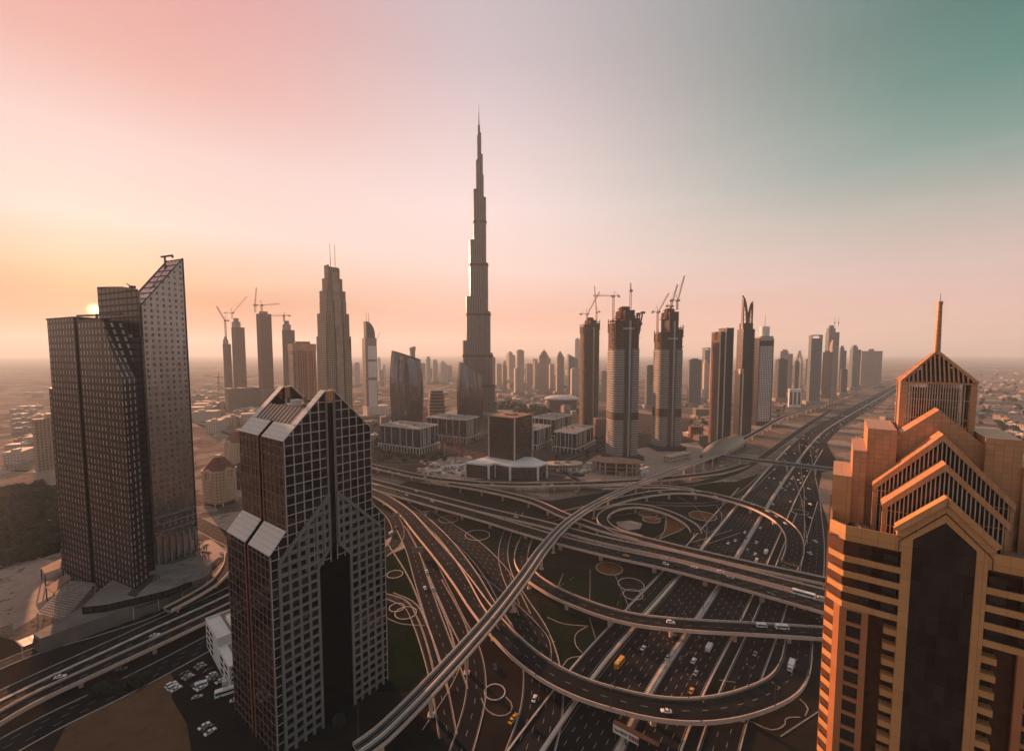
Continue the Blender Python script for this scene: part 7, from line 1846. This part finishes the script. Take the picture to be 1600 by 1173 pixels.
cars(.14, None, [(1197, 864, 'truck', 'white box truck on the right carriageway above the straight flyovers'), (1108, 1014, 'truck', 'white box truck on the right carriageway between the two lower flyovers'), (1080, 1080, 'taxi', 'yellow taxi just above the bottom ramp on the highway'), (968, 1038, 'yellowbus', 'yellow bus on the left carriageway near the wall'), (1005, 1013, 'white', 'white car right of the yellow bus on the highway'), (1043, 1028, 'silver', 'silver car against the highway median'), (1053, 995, 'dark', 'dark car against the median below the lower flyover'), (1180, 1022, 'silver', 'silver car on the right service road inside the bottom ramp')], hd=HD)
cars(.14, 'cars on the left carriageway', [(1164, 832, 'white', 'white car nearest the median on the left carriageway'), (1149, 845, 'white', 'white car in the pair on the left carriageway, right one'), (1138, 849, 'white', 'white car in the pair on the left carriageway, left one'), (1166, 842, 'dark', 'dark car beside the median on the left carriageway'), (1202, 747, 'white', 'white car on the left carriageway below the footbridge'), (1197, 763, 'silver', 'silver car on the left carriageway below the footbridge')], hd=HD + PI)
for px, row, key, lb in ((1264, 764, 'white', 'white car on the right slip road, farthest of the row'), (1258, 779, 'silver', 'silver car on the right slip road'), (1266, 788, 'suv', 'white offroad car on the right slip road'), (1262, 801, 'dark', 'dark car on the right slip road'), (1266, 809, 'white', 'white car on the right slip road beside a kerb ring'), (1274, 846, 'white', 'white car on the right slip road close to the ochre tower'), (1265, 865, 'suv', 'white offroad car on the right slip road, nearest one')):
    put_car(key, at(px, row, .17), R(88), lb, 'cars on the right slip road')
for px, row, key, lb, rz_ in ((611, 834, 'van', 'white van on the curved slip road beside the gabled tower', 70), (618, 824, 'silver', 'silver car on the curved slip road beside the gabled tower', 100), (664, 919, 'white', 'white car on the slip road below the grey sign', 115), (676, 921, 'silver', 'silver car right of a white one on the slip road', 115), (667, 893, 'white', 'white car on the slip road right under the grey sign', 115), (835, 1092, 'white', 'white car under the big bottom ramp', 70), (774, 1043, 'dark', 'dark car under the viaduct', 100), (800, 1126, 'taxi', 'yellow taxi near the bottom edge, left one', 60), (804, 1121, 'taxi', 'yellow taxi near the bottom edge, right one', 60), (94, 1058, 'white', 'white car on the dark boulevard at bottom left', 24), (190, 1046, 'silver', 'silver car on the lower boulevard at bottom left', 24), (242, 993, 'white', 'white car on the boulevard right of the arcade', 24), (346, 864, 'white', 'white car on the side road between the two dark towers', -40), (325, 792, 'white', 'white car parked in front of the ornate apartment block, left', 20), (340, 787, 'silver', 'silver car parked in front of the ornate apartment block, right', 20), (900, 768, 'white', 'white car on the ground road under the topmost flyover', 10), (700, 722, 'minibus', 'white minibus on the city road by the building site', 20), (867, 736, 'bus', 'white coach on the city road right of the white podium', -50), (1128, 729, 'minibus', 'white minibus below the metro station', 20)):
    put_car(key, at(px, row, .2), R(rz_), lb)
k = 0
for x0, y0, n, rows, far in ((311, 1040, 4, 3, 1), (330, 1055, 4, 2, 1), (318, 1136, 4, 1, 0)):
    for k in range(rows):
        g = at(x0, y0) - Vector((math.cos(R(62)), math.sin(R(62)), 0)) * 7.2 * k
        for i in range(n):
            if rnd.random() < .2: continue
            put_car(rnd.choice(['white', 'white', 'suv', 'silver', 'dark']), g + Vector((2.8 * i * math.cos(R(-28)), 2.8 * i * math.sin(R(-28)), .06)) + Vector((rnd.uniform(-.15, .15), rnd.uniform(-.4, .4), 0)), R(62 + rnd.uniform(-3, 3)), 'car parked in the dark lot beside the white staggered building' if far else 'car parked in the row by the bottom edge', 'cars parked beside the staggered building' if far else 'cars parked by the bottom edge')
for px, row, key, lb in ((362, 1068, 'truck', 'white truck parked at the foot of the gabled tower'), (360, 1082, 'bus', 'white coach parked at the foot of the gabled tower'), (368, 1094, 'white', 'white car parked at the foot of the gabled tower'), (315, 1071, 'van', 'lone white van in the dark parking lot'), (308, 1090, 'silver', 'lone silver car in the dark parking lot')): put_car(key, at(px, row, .06), R(30), lb)
# dots of traffic on the far highway (too small to show parts)
far_car = {}
for key, m in (('white', 'carwhite'), ('silver', 'carsilver'), ('dark', 'cardark')):
    mb = MB(); mb.box(-2.35, 2.35, -.9, .9, .3, .85); mb.prism([(-1.6, -.78), (1.0, -.78), (1.0, .78), (-1.6, .78)], .85, 1.45); far_car[key] = mb.mesh('car', M[m])
for i in range(len(HW)):
    p = HW[i]
    if p.y < 560 or p.y > 1750: continue
    for lane in [-22.5 + 3.7 * k for k in range(6)] + [3.6 + 3.7 * k for k in range(5)]:
        if rnd.random() < (.10 if lane < 0 else .16):
            key = rnd.choice(['white', 'white', 'silver', 'dark']); q = p + HS[i] * lane + Vector((0, 0, .13)) + Vector((HS[i].y, -HS[i].x, 0)) * rnd.uniform(-5, 5)
            o = bpy.data.objects.new('car', far_car[key]); COL.objects.link(o); o.location = q; o.rotation_euler = (0, 0, math.atan2(HS[i].x, -HS[i].y)); tag(o, 'tiny car in the traffic of the far highway beyond the footbridge', 'car', 'far highway traffic')
for key, src in CARS.items():
    if key not in car_used:
        for ch in list(src.children): bpy.data.objects.remove(ch)
        bpy.data.objects.remove(src)
# ------------------------------------------------------------ the morning haze
hz = MB(); hz.box(-20300, 20300, -1600, 23300, -1.0, 850)
hm = bpy.data.materials.new('haze'); hm.use_nodes = True; hn = hm.node_tree; hn.nodes.clear()
pv = hn.nodes.new('ShaderNodeVolumePrincipled'); pv.inputs['Density'].default_value = 0.98e-4; pv.inputs['Color'].default_value = (.74, .90, 1.0, 1); pv.inputs['Anisotropy'].default_value = .17
ho = hn.nodes.new('ShaderNodeOutputMaterial'); hn.links.new(pv.outputs[0], ho.inputs['Volume'])
struct('haze', hz, hm, 'stuff')
